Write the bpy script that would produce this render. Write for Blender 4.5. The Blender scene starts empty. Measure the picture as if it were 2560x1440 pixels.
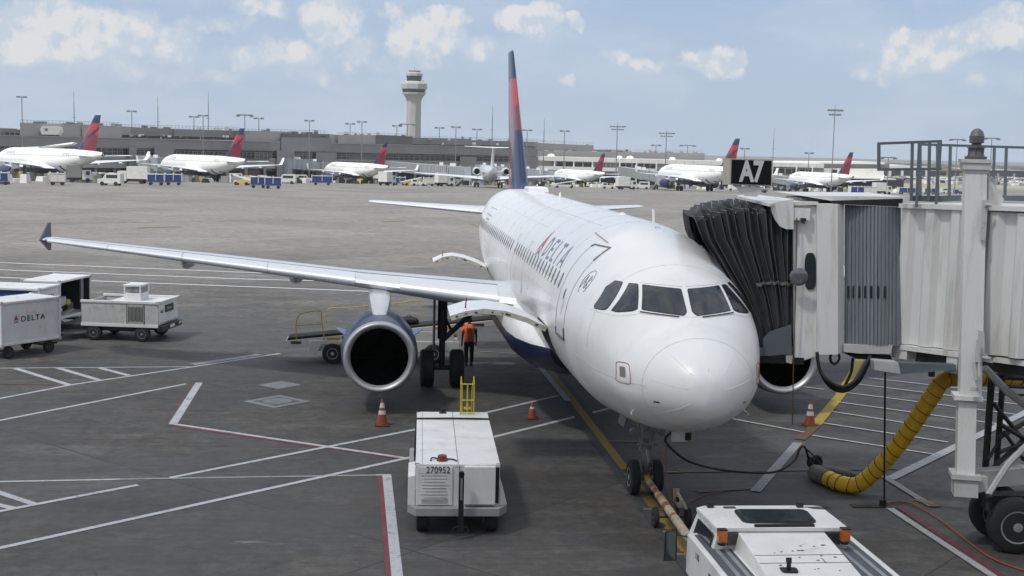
import bpy, bmesh, math, random
from mathutils import Vector, Matrix
from mathutils.bvhtree import BVHTree
import numpy as np
R = math.radians
random.seed(7)
S = bpy.context.scene
COL = S.collection
# ------------------------------------------------------------------ camera
CX, CY, CZ = -5.877, -21.69, 7.401
YAW, PITCH, ROLL, FOC = .107, .108, .023, 3194.0
_f = Vector((math.sin(YAW)*math.cos(PITCH), math.cos(YAW)*math.cos(PITCH), -math.sin(PITCH)))
_r = Vector((math.cos(YAW), -math.sin(YAW), 0))
_u = _r.cross(_f)
CR = _r*math.cos(ROLL)+_u*math.sin(ROLL)
CU = -_r*math.sin(ROLL)+_u*math.cos(ROLL)
cam = bpy.data.objects.new('camera', bpy.data.cameras.new('camera')); COL.objects.link(cam)
m = Matrix((CR, CU, -_f)).transposed().to_4x4(); m.translation = (CX, CY, CZ)
cam.matrix_world = m
cam.data.lens = FOC/2560*36; cam.data.sensor_width = 36
cam.data.clip_start = .1; cam.data.clip_end = 30000
S.camera = cam
# ------------------------------------------------------------------ light
SUN_EL, SUN_AZ = R(58), R(-124)      # azimuth from +Y towards +X
S.view_settings.view_transform = 'Standard'; S.view_settings.look = 'None'
S.view_settings.exposure = 0.15; S.view_settings.gamma = 1
sd = bpy.data.lights.new('sun', 'SUN'); sd.energy = 3.5; sd.angle = R(5); sd.color = (1, .96, .9)
sun = bpy.data.objects.new('sun', sd); COL.objects.link(sun)
sdir = Vector((math.sin(SUN_AZ)*math.cos(SUN_EL), math.cos(SUN_AZ)*math.cos(SUN_EL), math.sin(SUN_EL)))
sun.rotation_euler = sdir.to_track_quat('Z', 'Y').to_euler(); sun.location = (0, 0, 60)
W = bpy.data.worlds.new('World'); S.world = W; W.use_nodes = True
# ------------------------------------------------------------------ node helpers
class NT:
    def __init__(s, nt): s.nt = nt; s.N = nt.nodes; s.L = nt.links
    def n(s, t, **k):
        x = s.N.new(t)
        for a, b in k.items():
            if a.startswith('i_'):
                key = a[2:]; key = int(key) if key.isdigit() else key
                s.put(x.inputs[key], b)
            else: setattr(x, a, b)
        return x
    def put(s, sock, v):
        if isinstance(v, bpy.types.NodeSocket): s.L.new(v, sock)
        elif isinstance(v, bpy.types.Node): s.L.new(v.outputs[0], sock)
        else: sock.default_value = v
    def math(s, op, a, b=0.0, c=None, clamp=False):
        x = s.n('ShaderNodeMath', operation=op, use_clamp=clamp)
        s.put(x.inputs[0], a); s.put(x.inputs[1], b)
        if c is not None: s.put(x.inputs[2], c)
        return x.outputs[0]
    def vmath(s, op, a, b=(0, 0, 0)):
        x = s.n('ShaderNodeVectorMath', operation=op); s.put(x.inputs[0], a); s.put(x.inputs[1], b)
        return x.outputs['Value'] if op in ('DOT_PRODUCT', 'LENGTH', 'DISTANCE') else x.outputs[0]
    def mix(s, f, a, b):
        x = s.n('ShaderNodeMix', data_type='RGBA'); s.put(x.inputs[0], f); s.put(x.inputs[6], a); s.put(x.inputs[7], b)
        return x.outputs[2]
    def ramp(s, f, lo, hi, a=0., b=1., smooth=True):
        x = s.n('ShaderNodeMapRange', interpolation_type='SMOOTHSTEP' if smooth else 'LINEAR')
        s.put(x.inputs[0], f); s.put(x.inputs[1], lo); s.put(x.inputs[2], hi); s.put(x.inputs[3], a); s.put(x.inputs[4], b)
        return x.outputs[0]
    def noise(s, vec, scale, detail=4, rough=.55, dist=0, out='Fac'):
        x = s.n('ShaderNodeTexNoise'); s.put(x.inputs['Vector'], vec)
        x.inputs['Scale'].default_value = scale; x.inputs['Detail'].default_value = detail
        x.inputs['Roughness'].default_value = rough; x.inputs['Distortion'].default_value = dist
        return x.outputs[out]
def c4(c): return (c[0], c[1], c[2], 1) if len(c) == 3 else tuple(c)
MATS = {}
def mat(name, col, rough=.5, metal=0, var=.08, vscale=3., dirt=0., dirtcol=(.05, .045, .04), dscale=2.5, coat=0, spec=.5,
        bump=0., bscale=30., stretch=(1, 1, 1), emit=None, rvar=0., chip=0.):
    """painted / metal / rubber surface with tonal variation, streaky dirt and small chips (object space)"""
    if name in MATS: return MATS[name]
    M = bpy.data.materials.new(name); M.use_nodes = True; t = NT(M.node_tree)
    B = t.N['Principled BSDF']
    g = t.n('ShaderNodeTexCoord').outputs['Object']
    mp = t.n('ShaderNodeMapping', i_0=g); mp.inputs['Scale'].default_value = stretch
    v = mp.outputs[0]
    nz = t.noise(v, vscale, 5)
    hs = t.n('ShaderNodeHueSaturation'); hs.inputs['Color'].default_value = c4(col)
    t.put(hs.inputs['Value'], t.ramp(nz, .25, .75, 1-var, 1+var, False))
    c = hs.outputs[0]
    if dirt > 0:
        d = t.noise(v, dscale, 8, .68, .4)
        c = t.mix(t.math('MULTIPLY', t.ramp(d, .5, .78), dirt), c, c4(dirtcol))
    if chip > 0:
        d = t.noise(v, dscale*7, 4, .7, .2)
        c = t.mix(t.math('MULTIPLY', t.ramp(d, .68, .72), chip), c, c4(dirtcol))
    t.put(B.inputs['Base Color'], c)
    B.inputs['Metallic'].default_value = metal
    B.inputs['Specular IOR Level'].default_value = spec
    if rvar: t.put(B.inputs['Roughness'], t.ramp(t.noise(v, vscale*1.7, 4), .3, .7, max(.02, rough-rvar), rough+rvar))
    else: B.inputs['Roughness'].default_value = rough
    B.inputs['Coat Weight'].default_value = coat; B.inputs['Coat Roughness'].default_value = .06
    if bump:
        b = t.n('ShaderNodeBump'); b.inputs['Strength'].default_value = bump; b.inputs['Distance'].default_value = .02
        t.put(b.inputs['Height'], t.noise(v, bscale, 4)); t.put(B.inputs['Normal'], b)
    if emit:
        B.inputs['Emission Color'].default_value = c4(col); B.inputs['Emission Strength'].default_value = emit
    MATS[name] = M
    return M
# ------------------------------------------------------------------ mesh helpers
class MB:
    def __init__(s): s.v = []; s.f = []; s.m = []; s.T = Matrix.Identity(4)
    def tr(s, p): return s.T @ Vector(p)
    def add(s, vs, fs, mi=0):
        o = len(s.v); s.v += [tuple(s.tr(p)) for p in vs]; s.f += [tuple(i+o for i in f) for f in fs]; s.m += [mi]*len(fs)
    def box(s, c, d, mi=0, rz=0, rx=0, ry=0, top=1.0, topy=None):
        """box centred at c, size d, optional taper of the top"""
        ty = top if topy is None else topy
        h = [x/2 for x in d]; M = Matrix.Rotation(rz, 3, 'Z') @ Matrix.Rotation(ry, 3, 'Y') @ Matrix.Rotation(rx, 3, 'X')
        P = []
        for z in (-1, 1):
            kx = top if z > 0 else 1; ky = ty if z > 0 else 1
            for x, y in ((-1, -1), (1, -1), (1, 1), (-1, 1)):
                P.append(tuple(Vector(c)+M @ Vector((x*h[0]*kx, y*h[1]*ky, z*h[2]))))
        s.add(P, [(3, 2, 1, 0), (4, 5, 6, 7), (0, 1, 5, 4), (1, 2, 6, 5), (2, 3, 7, 6), (3, 0, 4, 7)], mi)
    def bb(s, a, b, mi=0): s.box([(a[i]+b[i])/2 for i in range(3)], [abs(b[i]-a[i]) for i in range(3)], mi)
    def prism(s, poly, z0, z1, mi=0):
        n = len(poly); P = [(x, y, z0) for x, y in poly]+[(x, y, z1) for x, y in poly]
        s.add(P, [tuple(range(n-1, -1, -1)), tuple(range(n, 2*n))]+[(i, (i+1) % n, n+(i+1) % n, n+i) for i in range(n)], mi)
    def extr(s, pts, vec, mi=0):
        n = len(pts); P = [tuple(p) for p in pts]+[tuple(Vector(p)+Vector(vec)) for p in pts]
        s.add(P, [tuple(range(n-1, -1, -1)), tuple(range(n, 2*n))]+[(i, (i+1) % n, n+(i+1) % n, n+i) for i in range(n)], mi)
    def loft(s, rings, mi=0, cap0=True, cap1=True, closed=True):
        n = len(rings[0]); P = [p for r in rings for p in r]; F = []
        for k in range(len(rings)-1):
            for i in range(n if closed else n-1):
                j = (i+1) % n; F.append((k*n+i, k*n+j, (k+1)*n+j, (k+1)*n+i))
        if cap0: F.append(tuple(range(n-1, -1, -1)))
        if cap1: F.append(tuple((len(rings)-1)*n+i for i in range(n)))
        s.add(P, F, mi)
    def cyl(s, a, b, r, n=12, mi=0, r2=None, cap=True):
        a = Vector(a); b = Vector(b); r2 = r if r2 is None else r2
        d = (b-a); q = d.to_track_quat('Z', 'Y'); X = q @ Vector((1, 0, 0)); Y = q @ Vector((0, 1, 0))
        rings = [[tuple(p+(X*math.cos(2*math.pi*i/n)+Y*math.sin(2*math.pi*i/n))*rr) for i in range(n)] for p, rr in ((a, r), (b, r2))]
        s.loft(rings, mi, cap, cap)
    def tube(s, pts, r, n=8, mi=0):
        P = [Vector(p) for p in pts]; rings = []; up = None
        for i, p in enumerate(P):
            d = (P[min(i+1, len(P)-1)]-P[max(i-1, 0)]).normalized()
            if up is None: up = Vector((0, 0, 1)) if abs(d.z) < .9 else Vector((1, 0, 0))
            X = d.cross(up).normalized(); Yv = X.cross(d).normalized(); up = Yv
            rr = r[i] if isinstance(r, (list, tuple)) else r
            rings.append([tuple(p+(X*math.cos(2*math.pi*k/n)+Yv*math.sin(2*math.pi*k/n))*rr) for k in range(n)])
        s.loft(rings, mi)
    def lathe(s, c, axis, prof, n=24, mi=0, close=False):
        """prof: list of (distance along axis, radius)"""
        q = Vector(axis).to_track_quat('Z', 'Y'); X = q @ Vector((1, 0, 0)); Y = q @ Vector((0, 1, 0)); A = Vector(axis).normalized(); c = Vector(c)
        rings = [[tuple(c+A*t+(X*math.cos(2*math.pi*i/n)+Y*math.sin(2*math.pi*i/n))*max(r, 1e-4)) for i in range(n)] for t, r in prof]
        if close: rings.append(rings[0])
        s.loft(rings, mi, not close, not close)
    def wheel(s, c, R_, w, axis=(1, 0, 0), mt=0, mr=1, rim=.55, n=28):
        a = Vector(axis).normalized(); c = Vector(c); h = w/2
        s.lathe(c, a, [(-h, R_*rim), (-h, R_*.86), (-h*.8, R_*.97), (-h*.45, R_), (h*.45, R_), (h*.8, R_*.97), (h, R_*.86), (h, R_*rim)], n, mt)
        for sg in (-1, 1):
            s.lathe(c, a*sg, [(h*.5, R_*.1), (h*.55, R_*rim*.55), (h*.98, R_*rim*.88), (h*1.03, R_*rim*1.02), (h*.9, R_*rim*1.02)], n, mr)
            s.lathe(c, a*sg, [(h*.5, R_*.2), (h*1.0, R_*.17), (h*1.05, R_*.05)], 10, mr)
            q = a.to_track_quat('Z', 'Y')
            for k in range(6):
                t = k*math.pi/3; p = c+a*sg*h*.72+(q @ Vector((math.cos(t), math.sin(t), 0)))*R_*rim*.42
                s.cyl(p, p+a*sg*h*.12, R_*.035, 6, mt)
    def build(s, name, mats, parent=None, smooth=False, loc=None, autosm=None):
        me = bpy.data.meshes.new(name); me.from_pydata(s.v, [], s.f)
        if not isinstance(mats, (list, tuple)): mats = [mats]
        for x in mats: me.materials.append(x)
        me.polygons.foreach_set('material_index', s.m)
        me.update()
        if smooth:
            me.polygons.foreach_set('use_smooth', [True]*len(me.polygons))
            if smooth != 'all': me.set_sharp_from_angle(angle=R(38 if smooth is True else smooth))
        o = bpy.data.objects.new(name, me); COL.objects.link(o)
        if parent: o.parent = parent
        if loc: o.location = loc
        return o
def thing(name, label, cat, loc=(0, 0, 0), rz=0, group=None):
    o = bpy.data.objects.new(name, None); COL.objects.link(o); o.empty_display_size = .3
    o.location = loc; o.rotation_euler = (0, 0, rz); o['label'] = label; o['category'] = cat
    if group: o['group'] = group
    return o
def tag(o, label, cat, group=None):
    o['label'] = label; o['category'] = cat
    if group: o['group'] = group
    return o
def struct(o): o['kind'] = 'structure'; return o
def kids(o): return [x for x in COL.objects if x.parent is o]
def dup(root, loc, rz, label, group=None):
    r = root.copy(); COL.objects.link(r); r.location = loc; r.rotation_euler = (0, 0, rz); r['label'] = label
    if group: r['group'] = group
    for ch in kids(root):
        c = ch.copy(); COL.objects.link(c); c.parent = r
        for g in kids(ch):
            d = g.copy(); COL.objects.link(d); d.parent = c
    return r
# ------------------------------------------------------------------ photo-measured points
def gz(y):
    """the apron is level near the gate and falls away gently beyond it"""
    if y < 150: return 0.
    if y < 270: return -.0235*(y-150)**2/240
    if y < 430: return -1.41-.0235*(y-270)
    if y < 510: return -5.17-.0235*((y-430)-(y-430)**2/160)
    return -6.11
def ray(px, py): return _f+CR*((px-1280)/FOC)+CU*((720-py)/FOC)
def at(px, py, z=0.):
    d = ray(px, py); t = (z-CZ)/d.z; return Vector((CX, CY, CZ))+d*t
def atY(px, py, Y):
    d = ray(px, py); return Vector((CX, CY, CZ))+d*((Y-CY)/d.y)
def atD(px, py, D): return Vector((CX, CY, CZ))+ray(px, py)*D
def G(px, py):
    d = ray(px, py); t = 5.
    while t < 6000:
        p = Vector((CX, CY, CZ))+d*t
        if p.z < gz(p.y): break
        t += max(.05, t*.001)
    return Vector((p.x, p.y, gz(p.y)))
def txt(string, size, mname, parent, name='lettering', align='CENTER', extr=.002, loc=(0, 0, 0), rot=(0, 0, 0), weight=0., shear=0., space=1.):
    cu = bpy.data.curves.new('t', 'FONT'); cu.body = string; cu.size = size; cu.align_x = align; cu.align_y = 'CENTER'
    cu.extrude = extr; cu.offset = weight; cu.shear = shear; cu.space_character = space
    o = bpy.data.objects.new('t', cu); COL.objects.link(o)
    dg = bpy.context.evaluated_depsgraph_get(); me = bpy.data.meshes.new_from_object(o.evaluated_get(dg))
    bpy.data.objects.remove(o); me.materials.clear(); me.materials.append(mname)
    q = bpy.data.objects.new(name, me); COL.objects.link(q); q.location = loc; q.rotation_euler = rot
    if parent: q.parent = parent
    return q
# ------------------------------------------------------------------ sky
t = NT(W.node_tree); bg = t.N['Background']; bg.inputs['Strength'].default_value = .13
sky = t.n('ShaderNodeTexSky', sky_type='NISHITA', sun_disc=False, sun_elevation=SUN_EL, sun_rotation=SUN_AZ,
          altitude=300, air_density=1.0, dust_density=2.2, ozone_density=1.0)
dv = t.vmath('NORMALIZE', t.n('ShaderNodeTexCoord').outputs['Generated'])
sx = t.n('ShaderNodeSeparateXYZ', i_0=dv)
az = t.math('ARCTAN2', sx.outputs[0], sx.outputs[1]); el = t.math('ARCSINE', sx.outputs[2])
wob = t.n('ShaderNodeTexNoise'); t.put(wob.inputs['Vector'], dv); wob.inputs['Scale'].default_value = 26; wob.inputs['Detail'].default_value = 6; wob.inputs['Roughness'].default_value = .6
wc = t.n('ShaderNodeSeparateXYZ', i_0=wob.outputs['Color'])
azw = t.math('ADD', az, t.math('MULTIPLY', t.math('SUBTRACT', wc.outputs[0], .5), .055))
elw = t.math('ADD', el, t.math('MULTIPLY', t.math('SUBTRACT', wc.outputs[1], .5), .040))
# cumulus banks: (azimuth deg, elevation deg, half width deg, height deg, density)
def dirof(px, py):
    d = ray(px, py).normalized(); return math.degrees(math.atan2(d.x, d.y)), math.degrees(math.asin(d.z))
CL = [(150, 75, 230, 85, 1), (60, 110, 130, 60, .8), (330, 80, 120, 70, .9), (420, 110, 90, 60, .6), (640, 20, 70, 40, .7), (830, 50, 100, 80, .8),
      (700, 140, 130, 50, .65), (770, 185, 70, 30, .4), (900, 130, 60, 45, .5), (985, 35, 50, 40, .6), (1060, 95, 120, 70, .95), (1120, 50, 50, 40, .9), (1180, 115, 80, 40, .6),
      (1320, 50, 100, 52, 1), (1430, 60, 34, 26, .6), (1370, 95, 60, 18, .3), (1420, 197, 24, 20, .5), (1560, 145, 45, 20, .45), (1635, 158, 55, 26, .5),
      (1770, 165, 95, 40, .85), (1830, 150, 40, 35, .8), (1700, 245, 45, 30, .25), (2300, 120, 110, 60, .95), (2370, 100, 60, 50, .7), (2250, 165, 60, 40, .5), (2500, 70, 100, 60, 1), (2430, 110, 60, 40, .6),
      (2450, 205, 60, 26, .45), (2210, 190, 90, 25, .35), (280, 165, 220, 40, .4), (500, 70, 200, 30, .3), (520, 190, 260, 22, .2), (2130, 122, 25, 16, .3), (1000, 160, 200, 25, .25)]
CL2 = []
for px, py, w, h, dn in CL:
    a, e = dirof(px, py); CL2.append((a, e, w*.0179, h*.0179, dn))
tot = None; topm = None
for a, e, w, h, dn in CL2:
    dx = t.math('DIVIDE', t.math('SUBTRACT', azw, R(a)), R(w))
    dy = t.math('DIVIDE', t.math('SUBTRACT', elw, R(e)), R(h))
    q = t.math('SUBTRACT', 1.0, t.math('ADD', t.math('MULTIPLY', dx, dx), t.math('MULTIPLY', dy, dy)))
    q = t.math('MULTIPLY', q, dn, clamp=True)
    tot = q if tot is None else t.math('MAXIMUM', tot, q)
puff = t.math('ADD', t.math('MULTIPLY', t.noise(dv, 17, 4, .5), .5), t.math('MULTIPLY', t.noise(dv, 60, 8, .62), .5))
dens = t.math('ADD', t.math('MULTIPLY', tot, .9), t.math('MULTIPLY', t.math('SUBTRACT', puff, .5), 1.1))
cmask = t.math('MULTIPLY', t.ramp(dens, .04, .52), .78)
veil = t.ramp(t.noise(t.vmath('MULTIPLY', dv, (1, 1, 3.2)), 6, 8, .62), .38, .70, 0, .55)
def pf(v): return t.math('ADD', t.math('MULTIPLY', t.noise(v, 34, 6, .55), .65), t.math('MULTIPLY', t.noise(v, 90, 5, .6), .35))
relief = t.math('SUBTRACT', pf(dv), pf(t.vmath('ADD', dv, (-.006, 0, .009))))
lit = t.ramp(t.math('ADD', t.math('MULTIPLY', relief, 5.0), t.math('MULTIPLY', dens, .45)), -.15, .6)
ccol = t.mix(lit, (4.1, 4.6, 5.2, 1), (5.8, 5.6, 5.5, 1))
hz = t.ramp(el, 0.0, .24, 0.92, 0.0)
skyc = t.mix(.8, sky, (1.95, 3.05, 4.95, 1))
base = t.mix(hz, skyc, (3.35, 4.05, 4.95, 1))
base = t.mix(veil, base, (4.2, 4.7, 5.4, 1))
fin = t.mix(cmask, base, ccol)
# broken bright cloud added outside the view, brightens and whitens the sky light
offax = t.math('MAXIMUM', t.ramp(el, .27, .42), t.ramp(t.math('ABSOLUTE', t.math('SUBTRACT', az, .107)), .55, .8))
cover = t.math('MULTIPLY', t.ramp(t.noise(dv, 3.2, 7, .58, .3), .36, .56), offax)
fin = t.mix(t.math('MULTIPLY', cover, .92), fin, t.mix(t.ramp(t.noise(dv, 7, 6, .6), .35, .65), (4.8, 4.9, 5.1, 1), (7.6, 7.4, 7.1, 1)))
t.put(bg.inputs['Color'], fin)
# ------------------------------------------------------------------ ground
M = bpy.data.materials.new('apron_concrete'); M.use_nodes = True; t = NT(M.node_tree); B = t.N['Principled BSDF']
P = t.n('ShaderNodeNewGeometry').outputs['Position']; sp = t.n('ShaderNodeSeparateXYZ', i_0=P)
big = t.noise(P, .035, 5, .6); mid = t.noise(P, .35, 6, .62, .3); fine = t.noise(P, 3.5, 7, .7); grain = t.noise(P, 40, 3, .7)
st = t.n('ShaderNodeMapping', i_0=P); st.inputs['Rotation'].default_value = (0, 0, R(-14)); st.inputs['Scale'].default_value = (.25, 2.2, 1)
streak = t.noise(st.outputs[0], .55, 6, .65, .5)
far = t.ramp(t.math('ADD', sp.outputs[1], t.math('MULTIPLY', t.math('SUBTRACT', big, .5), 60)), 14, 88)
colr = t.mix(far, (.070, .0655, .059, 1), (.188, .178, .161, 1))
v = t.math('MULTIPLY', t.ramp(mid, .33, .67, .62, 1.36, False), t.ramp(streak, .34, .66, .74, 1.26, False))
v = t.math('MULTIPLY', v, t.ramp(fine, .34, .66, .66, 1.34, False)); v = t.math('MULTIPLY', v, t.ramp(grain, .36, .64, .76, 1.24, False))
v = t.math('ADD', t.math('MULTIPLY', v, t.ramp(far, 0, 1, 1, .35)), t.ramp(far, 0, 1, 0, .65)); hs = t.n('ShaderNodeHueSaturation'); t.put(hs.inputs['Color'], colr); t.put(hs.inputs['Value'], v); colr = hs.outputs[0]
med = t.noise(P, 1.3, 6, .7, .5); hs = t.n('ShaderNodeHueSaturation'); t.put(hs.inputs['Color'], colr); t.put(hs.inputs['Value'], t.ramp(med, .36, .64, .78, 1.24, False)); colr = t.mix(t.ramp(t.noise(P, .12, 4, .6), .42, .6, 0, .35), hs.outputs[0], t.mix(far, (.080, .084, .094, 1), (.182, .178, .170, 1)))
# slabs laid at 45 degrees: tone of each slab and dark joints
sl = 7.62
u1 = t.math('DIVIDE', t.math('ADD', t.math('MULTIPLY', sp.outputs[0], .70711), t.math('MULTIPLY', sp.outputs[1], .70711)), sl)
u2 = t.math('DIVIDE', t.math('SUBTRACT', t.math('MULTIPLY', sp.outputs[1], .70711), t.math('MULTIPLY', sp.outputs[0], .70711)), sl)
wj = t.math('MULTIPLY', t.math('SUBTRACT', t.noise(P, 1.2, 3), .5), .006)
u1 = t.math('ADD', t.math('ADD', u1, .36), wj); u2 = t.math('ADD', t.math('ADD', u2, .41), wj)
def jd(u): return t.math('ABSOLUTE', t.math('SUBTRACT', t.math('FRACT', u), .5))
jm = t.math('MAXIMUM', jd(u1), jd(u2))
joint = t.math('MULTIPLY', t.ramp(jm, .4960, .4985), t.ramp(t.noise(P, .9, 3), .25, .5, .6, 1))
wn = t.n('ShaderNodeTexWhiteNoise', noise_dimensions='2D')
cx = t.n('ShaderNodeCombineXYZ'); t.put(cx.inputs[0], t.math('FLOOR', u1)); t.put(cx.inputs[1], t.math('FLOOR', u2)); t.put(wn.inputs['Vector'], cx)
hs = t.n('ShaderNodeHueSaturation'); t.put(hs.inputs['Color'], colr); t.put(hs.inputs['Value'], t.ramp(wn.outputs[0], 0, 1, .84, 1.14, False)); colr = hs.outputs[0]
colr = t.mix(joint, colr, (.035, .035, .034, 1))
# oil and tyre stains round the parking position
oil = t.ramp(t.noise(P, .8, 6, .7, .8), .60, .74)
px_ = t.math('DIVIDE', t.math('SUBTRACT', sp.outputs[0], .6), 6.5); py_ = t.math('DIVIDE', t.math('SUBTRACT', sp.outputs[1], 6.0), 11)
park = t.ramp(t.math('ADD', t.math('MULTIPLY', px_, px_), t.math('MULTIPLY', py_, py_)), .1, 1.5, 1, 0)
colr = t.mix(t.math('MULTIPLY', t.ramp(t.noise(st.outputs[0], .4, 5, .6), .3, .7), t.math('MULTIPLY', park, .55)), colr, (.045, .046, .05, 1))
colr = t.mix(t.math('MULTIPLY', oil, .7), colr, (.04, .04, .042, 1))
crk = t.n('ShaderNodeTexVoronoi', feature='DISTANCE_TO_EDGE'); t.put(crk.inputs['Vector'], t.vmath('ADD', P, t.vmath('MULTIPLY', t.noise(P, .5, 4, out='Color'), (3, 3, 0)))); crk.inputs['Scale'].default_value = .13
colr = t.mix(t.math('MULTIPLY', t.ramp(crk.outputs[0], .0, .0022, .7, 0), t.ramp(mid, .45, .6)), colr, (.05, .05, .05, 1))
pale = t.math('MULTIPLY', t.ramp(t.noise(st.outputs[0], .7, 6, .72, 1.2), .63, .72), .30)
colr = t.mix(pale, colr, (.42, .43, .44, 1))
t.put(B.inputs['Roughness'], t.ramp(mid, .3, .7, .62, .86))
# long faint tyre arcs and scuffed patches
for rot, sc_, cxo in ((20, 1.6, 0), (-52, 1.2, 9), (80, 1.9, 31)):
    mp2 = t.n('ShaderNodeMapping', i_0=P); mp2.inputs['Rotation'].default_value = (0, 0, R(rot)); mp2.inputs['Location'].default_value = (cxo, 3, 0); mp2.inputs['Scale'].default_value = (.03, 1, 1)
    tn = t.noise(mp2.outputs[0], sc_, 3, .5, .6)
    tm = t.math('MULTIPLY', t.ramp(t.math('ABSOLUTE', t.math('SUBTRACT', tn, .5)), .0, .012, 1, 0), t.ramp(mid, .42, .62, 0, .45))
    colr = t.mix(t.math('MULTIPLY', tm, 1.3, clamp=True), colr, (.05, .048, .046, 1))
scr = t.math('MULTIPLY', t.ramp(t.noise(st.outputs[0], 2.6, 7, .75, 1.0), .58, .72), t.ramp(t.noise(P, .25, 4, .6), .48, .62, 0, .5)); colr = t.mix(scr, colr, (.24, .24, .25, 1))
blot = t.math('MULTIPLY', t.ramp(t.noise(P, .22, 7, .72, 1.5), .49, .64, 0, .62), t.ramp(far, 0, 1, 1, .3))
colr = t.mix(blot, colr, (.065, .06, .055, 1))
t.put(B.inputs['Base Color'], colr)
b = t.n('ShaderNodeBump'); b.inputs['Strength'].default_value = .35; b.inputs['Distance'].default_value = .02
t.put(b.inputs['Height'], t.math('ADD', t.math('MULTIPLY', fine, 1.0), t.math('MULTIPLY', grain, .3))); t.put(B.inputs['Normal'], b)
APRON = M
mb = MB()
ys = [-400, -60, 0, 60]+[150+8*i for i in range(0, 16)]+[350, 430]+[430+8*i for i in range(1, 11)]+[800, 1500, 3000, 12000]
xs = [-9000, -2500, -800, -300, -100, 0, 100, 300, 800, 2500, 9000]
P_ = [(x, y, gz(y)) for y in ys for x in xs]; n = len(xs)
mb.add(P_, [(j*n+i, j*n+i+1, (j+1)*n+i+1, (j+1)*n+i) for j in range(len(ys)-1) for i in range(n-1)])
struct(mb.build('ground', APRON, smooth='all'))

# a cumulus cloud added unseen on the sun line to shade the near stand
mb = MB(); rn = random.Random(12)
cc = Vector((2, -34, 0))+sdir*640
CLM = bpy.data.materials.new('shade_cloud_vapour'); CLM.use_nodes = True; t = NT(CLM.node_tree)
for n_ in list(t.N): t.N.remove(n_)
df = t.n('ShaderNodeBsdfDiffuse'); df.inputs[0].default_value = (.95, .95, .95, 1); tl = t.n('ShaderNodeBsdfTranslucent'); tl.inputs[0].default_value = (.95, .95, .95, 1)
tp = t.n('ShaderNodeBsdfTransparent'); m1 = t.n('ShaderNodeMixShader'); m1.inputs[0].default_value = .6; t.L.new(df.outputs[0], m1.inputs[1]); t.L.new(tl.outputs[0], m1.inputs[2])
m2 = t.n('ShaderNodeMixShader'); m2.inputs[0].default_value = .44; t.L.new(tp.outputs[0], m2.inputs[1]); t.L.new(m1.outputs[0], m2.inputs[2]); ou = t.n('ShaderNodeOutputMaterial'); t.L.new(m2.outputs[0], ou.inputs[0])
ring = []
for i in range(26):
    a = 2*math.pi*i/26; k_ = 1+.10*math.sin(3*a+1)+.06*math.sin(7*a); ring.append((k_*math.cos(a), k_*math.sin(a)))
secs = []
for z, k_ in ((0, .75), (4, .95), (12, 1.0), (26, .85), (40, .6), (50, .25)): secs.append([(cc.x+x*130*k_, cc.y+y*68*k_, cc.z+z+rn.uniform(-3, 3)) for x, y in ring])
mb.loft(secs); struct(mb.build('shade_cloud', CLM, smooth='all'))
# ------------------------------------------------------------------ airliner
WHITE = mat('aircraft_white_paint', (.82, .83, .83), .34, 0, .035, 1.2, dirt=.32, dirtcol=(.52, .51, .49), dscale=1.3, coat=.3, bump=.05, bscale=1.3)
NAVY = mat('aircraft_navy_paint', (.012, .026, .08), .3, 0, .1, 1, coat=.15, spec=.35)
FRED = mat('fin_red_paint', (.34, .020, .03), .45, 0, .06, 1, coat=.5)
FMAR = mat('fin_maroon_paint', (.14, .012, .03), .3, 0, .06, 1, coat=.5)
LMETAL = mat('wing_grey_paint', (.62, .65, .69), .36, .12, .05, 1.5, dirt=.2, dirtcol=(.3, .3, .3), coat=.2)
BARE = mat('bare_aluminium', (.70, .73, .78), .40, .35, .04, 1)
LIPM = mat('inlet_lip_metal', (.46, .47, .49), .45, .6, .04, 1)
DARK = mat('dark_metal', (.03, .03, .032), .5, .3, .2, 6)
BELLYN = mat('belly_navy', (.008, .014, .055), .35, 0, .1, 1, coat=.1)  # darker copy of the navy paint, the belly's shade put into the colour
BLADE = mat('fan_blade', (.16, .16, .17), .45, .0, .2, 6)
STEEL = mat('strut_steel', (.30, .31, .32), .4, .6, .2, 8, dirt=.5)
TYRE = mat('tyre_rubber', (.018, .018, .019), .8, 0, .3, 6, dirt=.25, dirtcol=(.08, .075, .07))
RIM = mat('rim_white', (.5, .5, .5), .45, 0, .1, 5, dirt=.4)
HOLE = mat('dark_interior', (.006, .006, .007), .9)
GREYMARK = mat('grey_marking', (.17, .19, .23), .4, 0, .05, 4, coat=.3)
LINE = mat('panel_seam', (.22, .23, .24), .6)
SEAM2 = mat('faint_seam', (.60, .61, .61), .5)
WREDM = mat('widget_red', (.38, .07, .08), .4, coat=.3)
GLASS = mat('cockpit_glass', (.022, .028, .036), .06, 0, .3, 3, spec=.8)
CREAM = mat('cargo_door_rim', (.52, .51, .42), .5, 0, .1, 6, dirt=.5)
MAROONW = mat('thin_red_line', (.4, .06, .06), .4)

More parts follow.
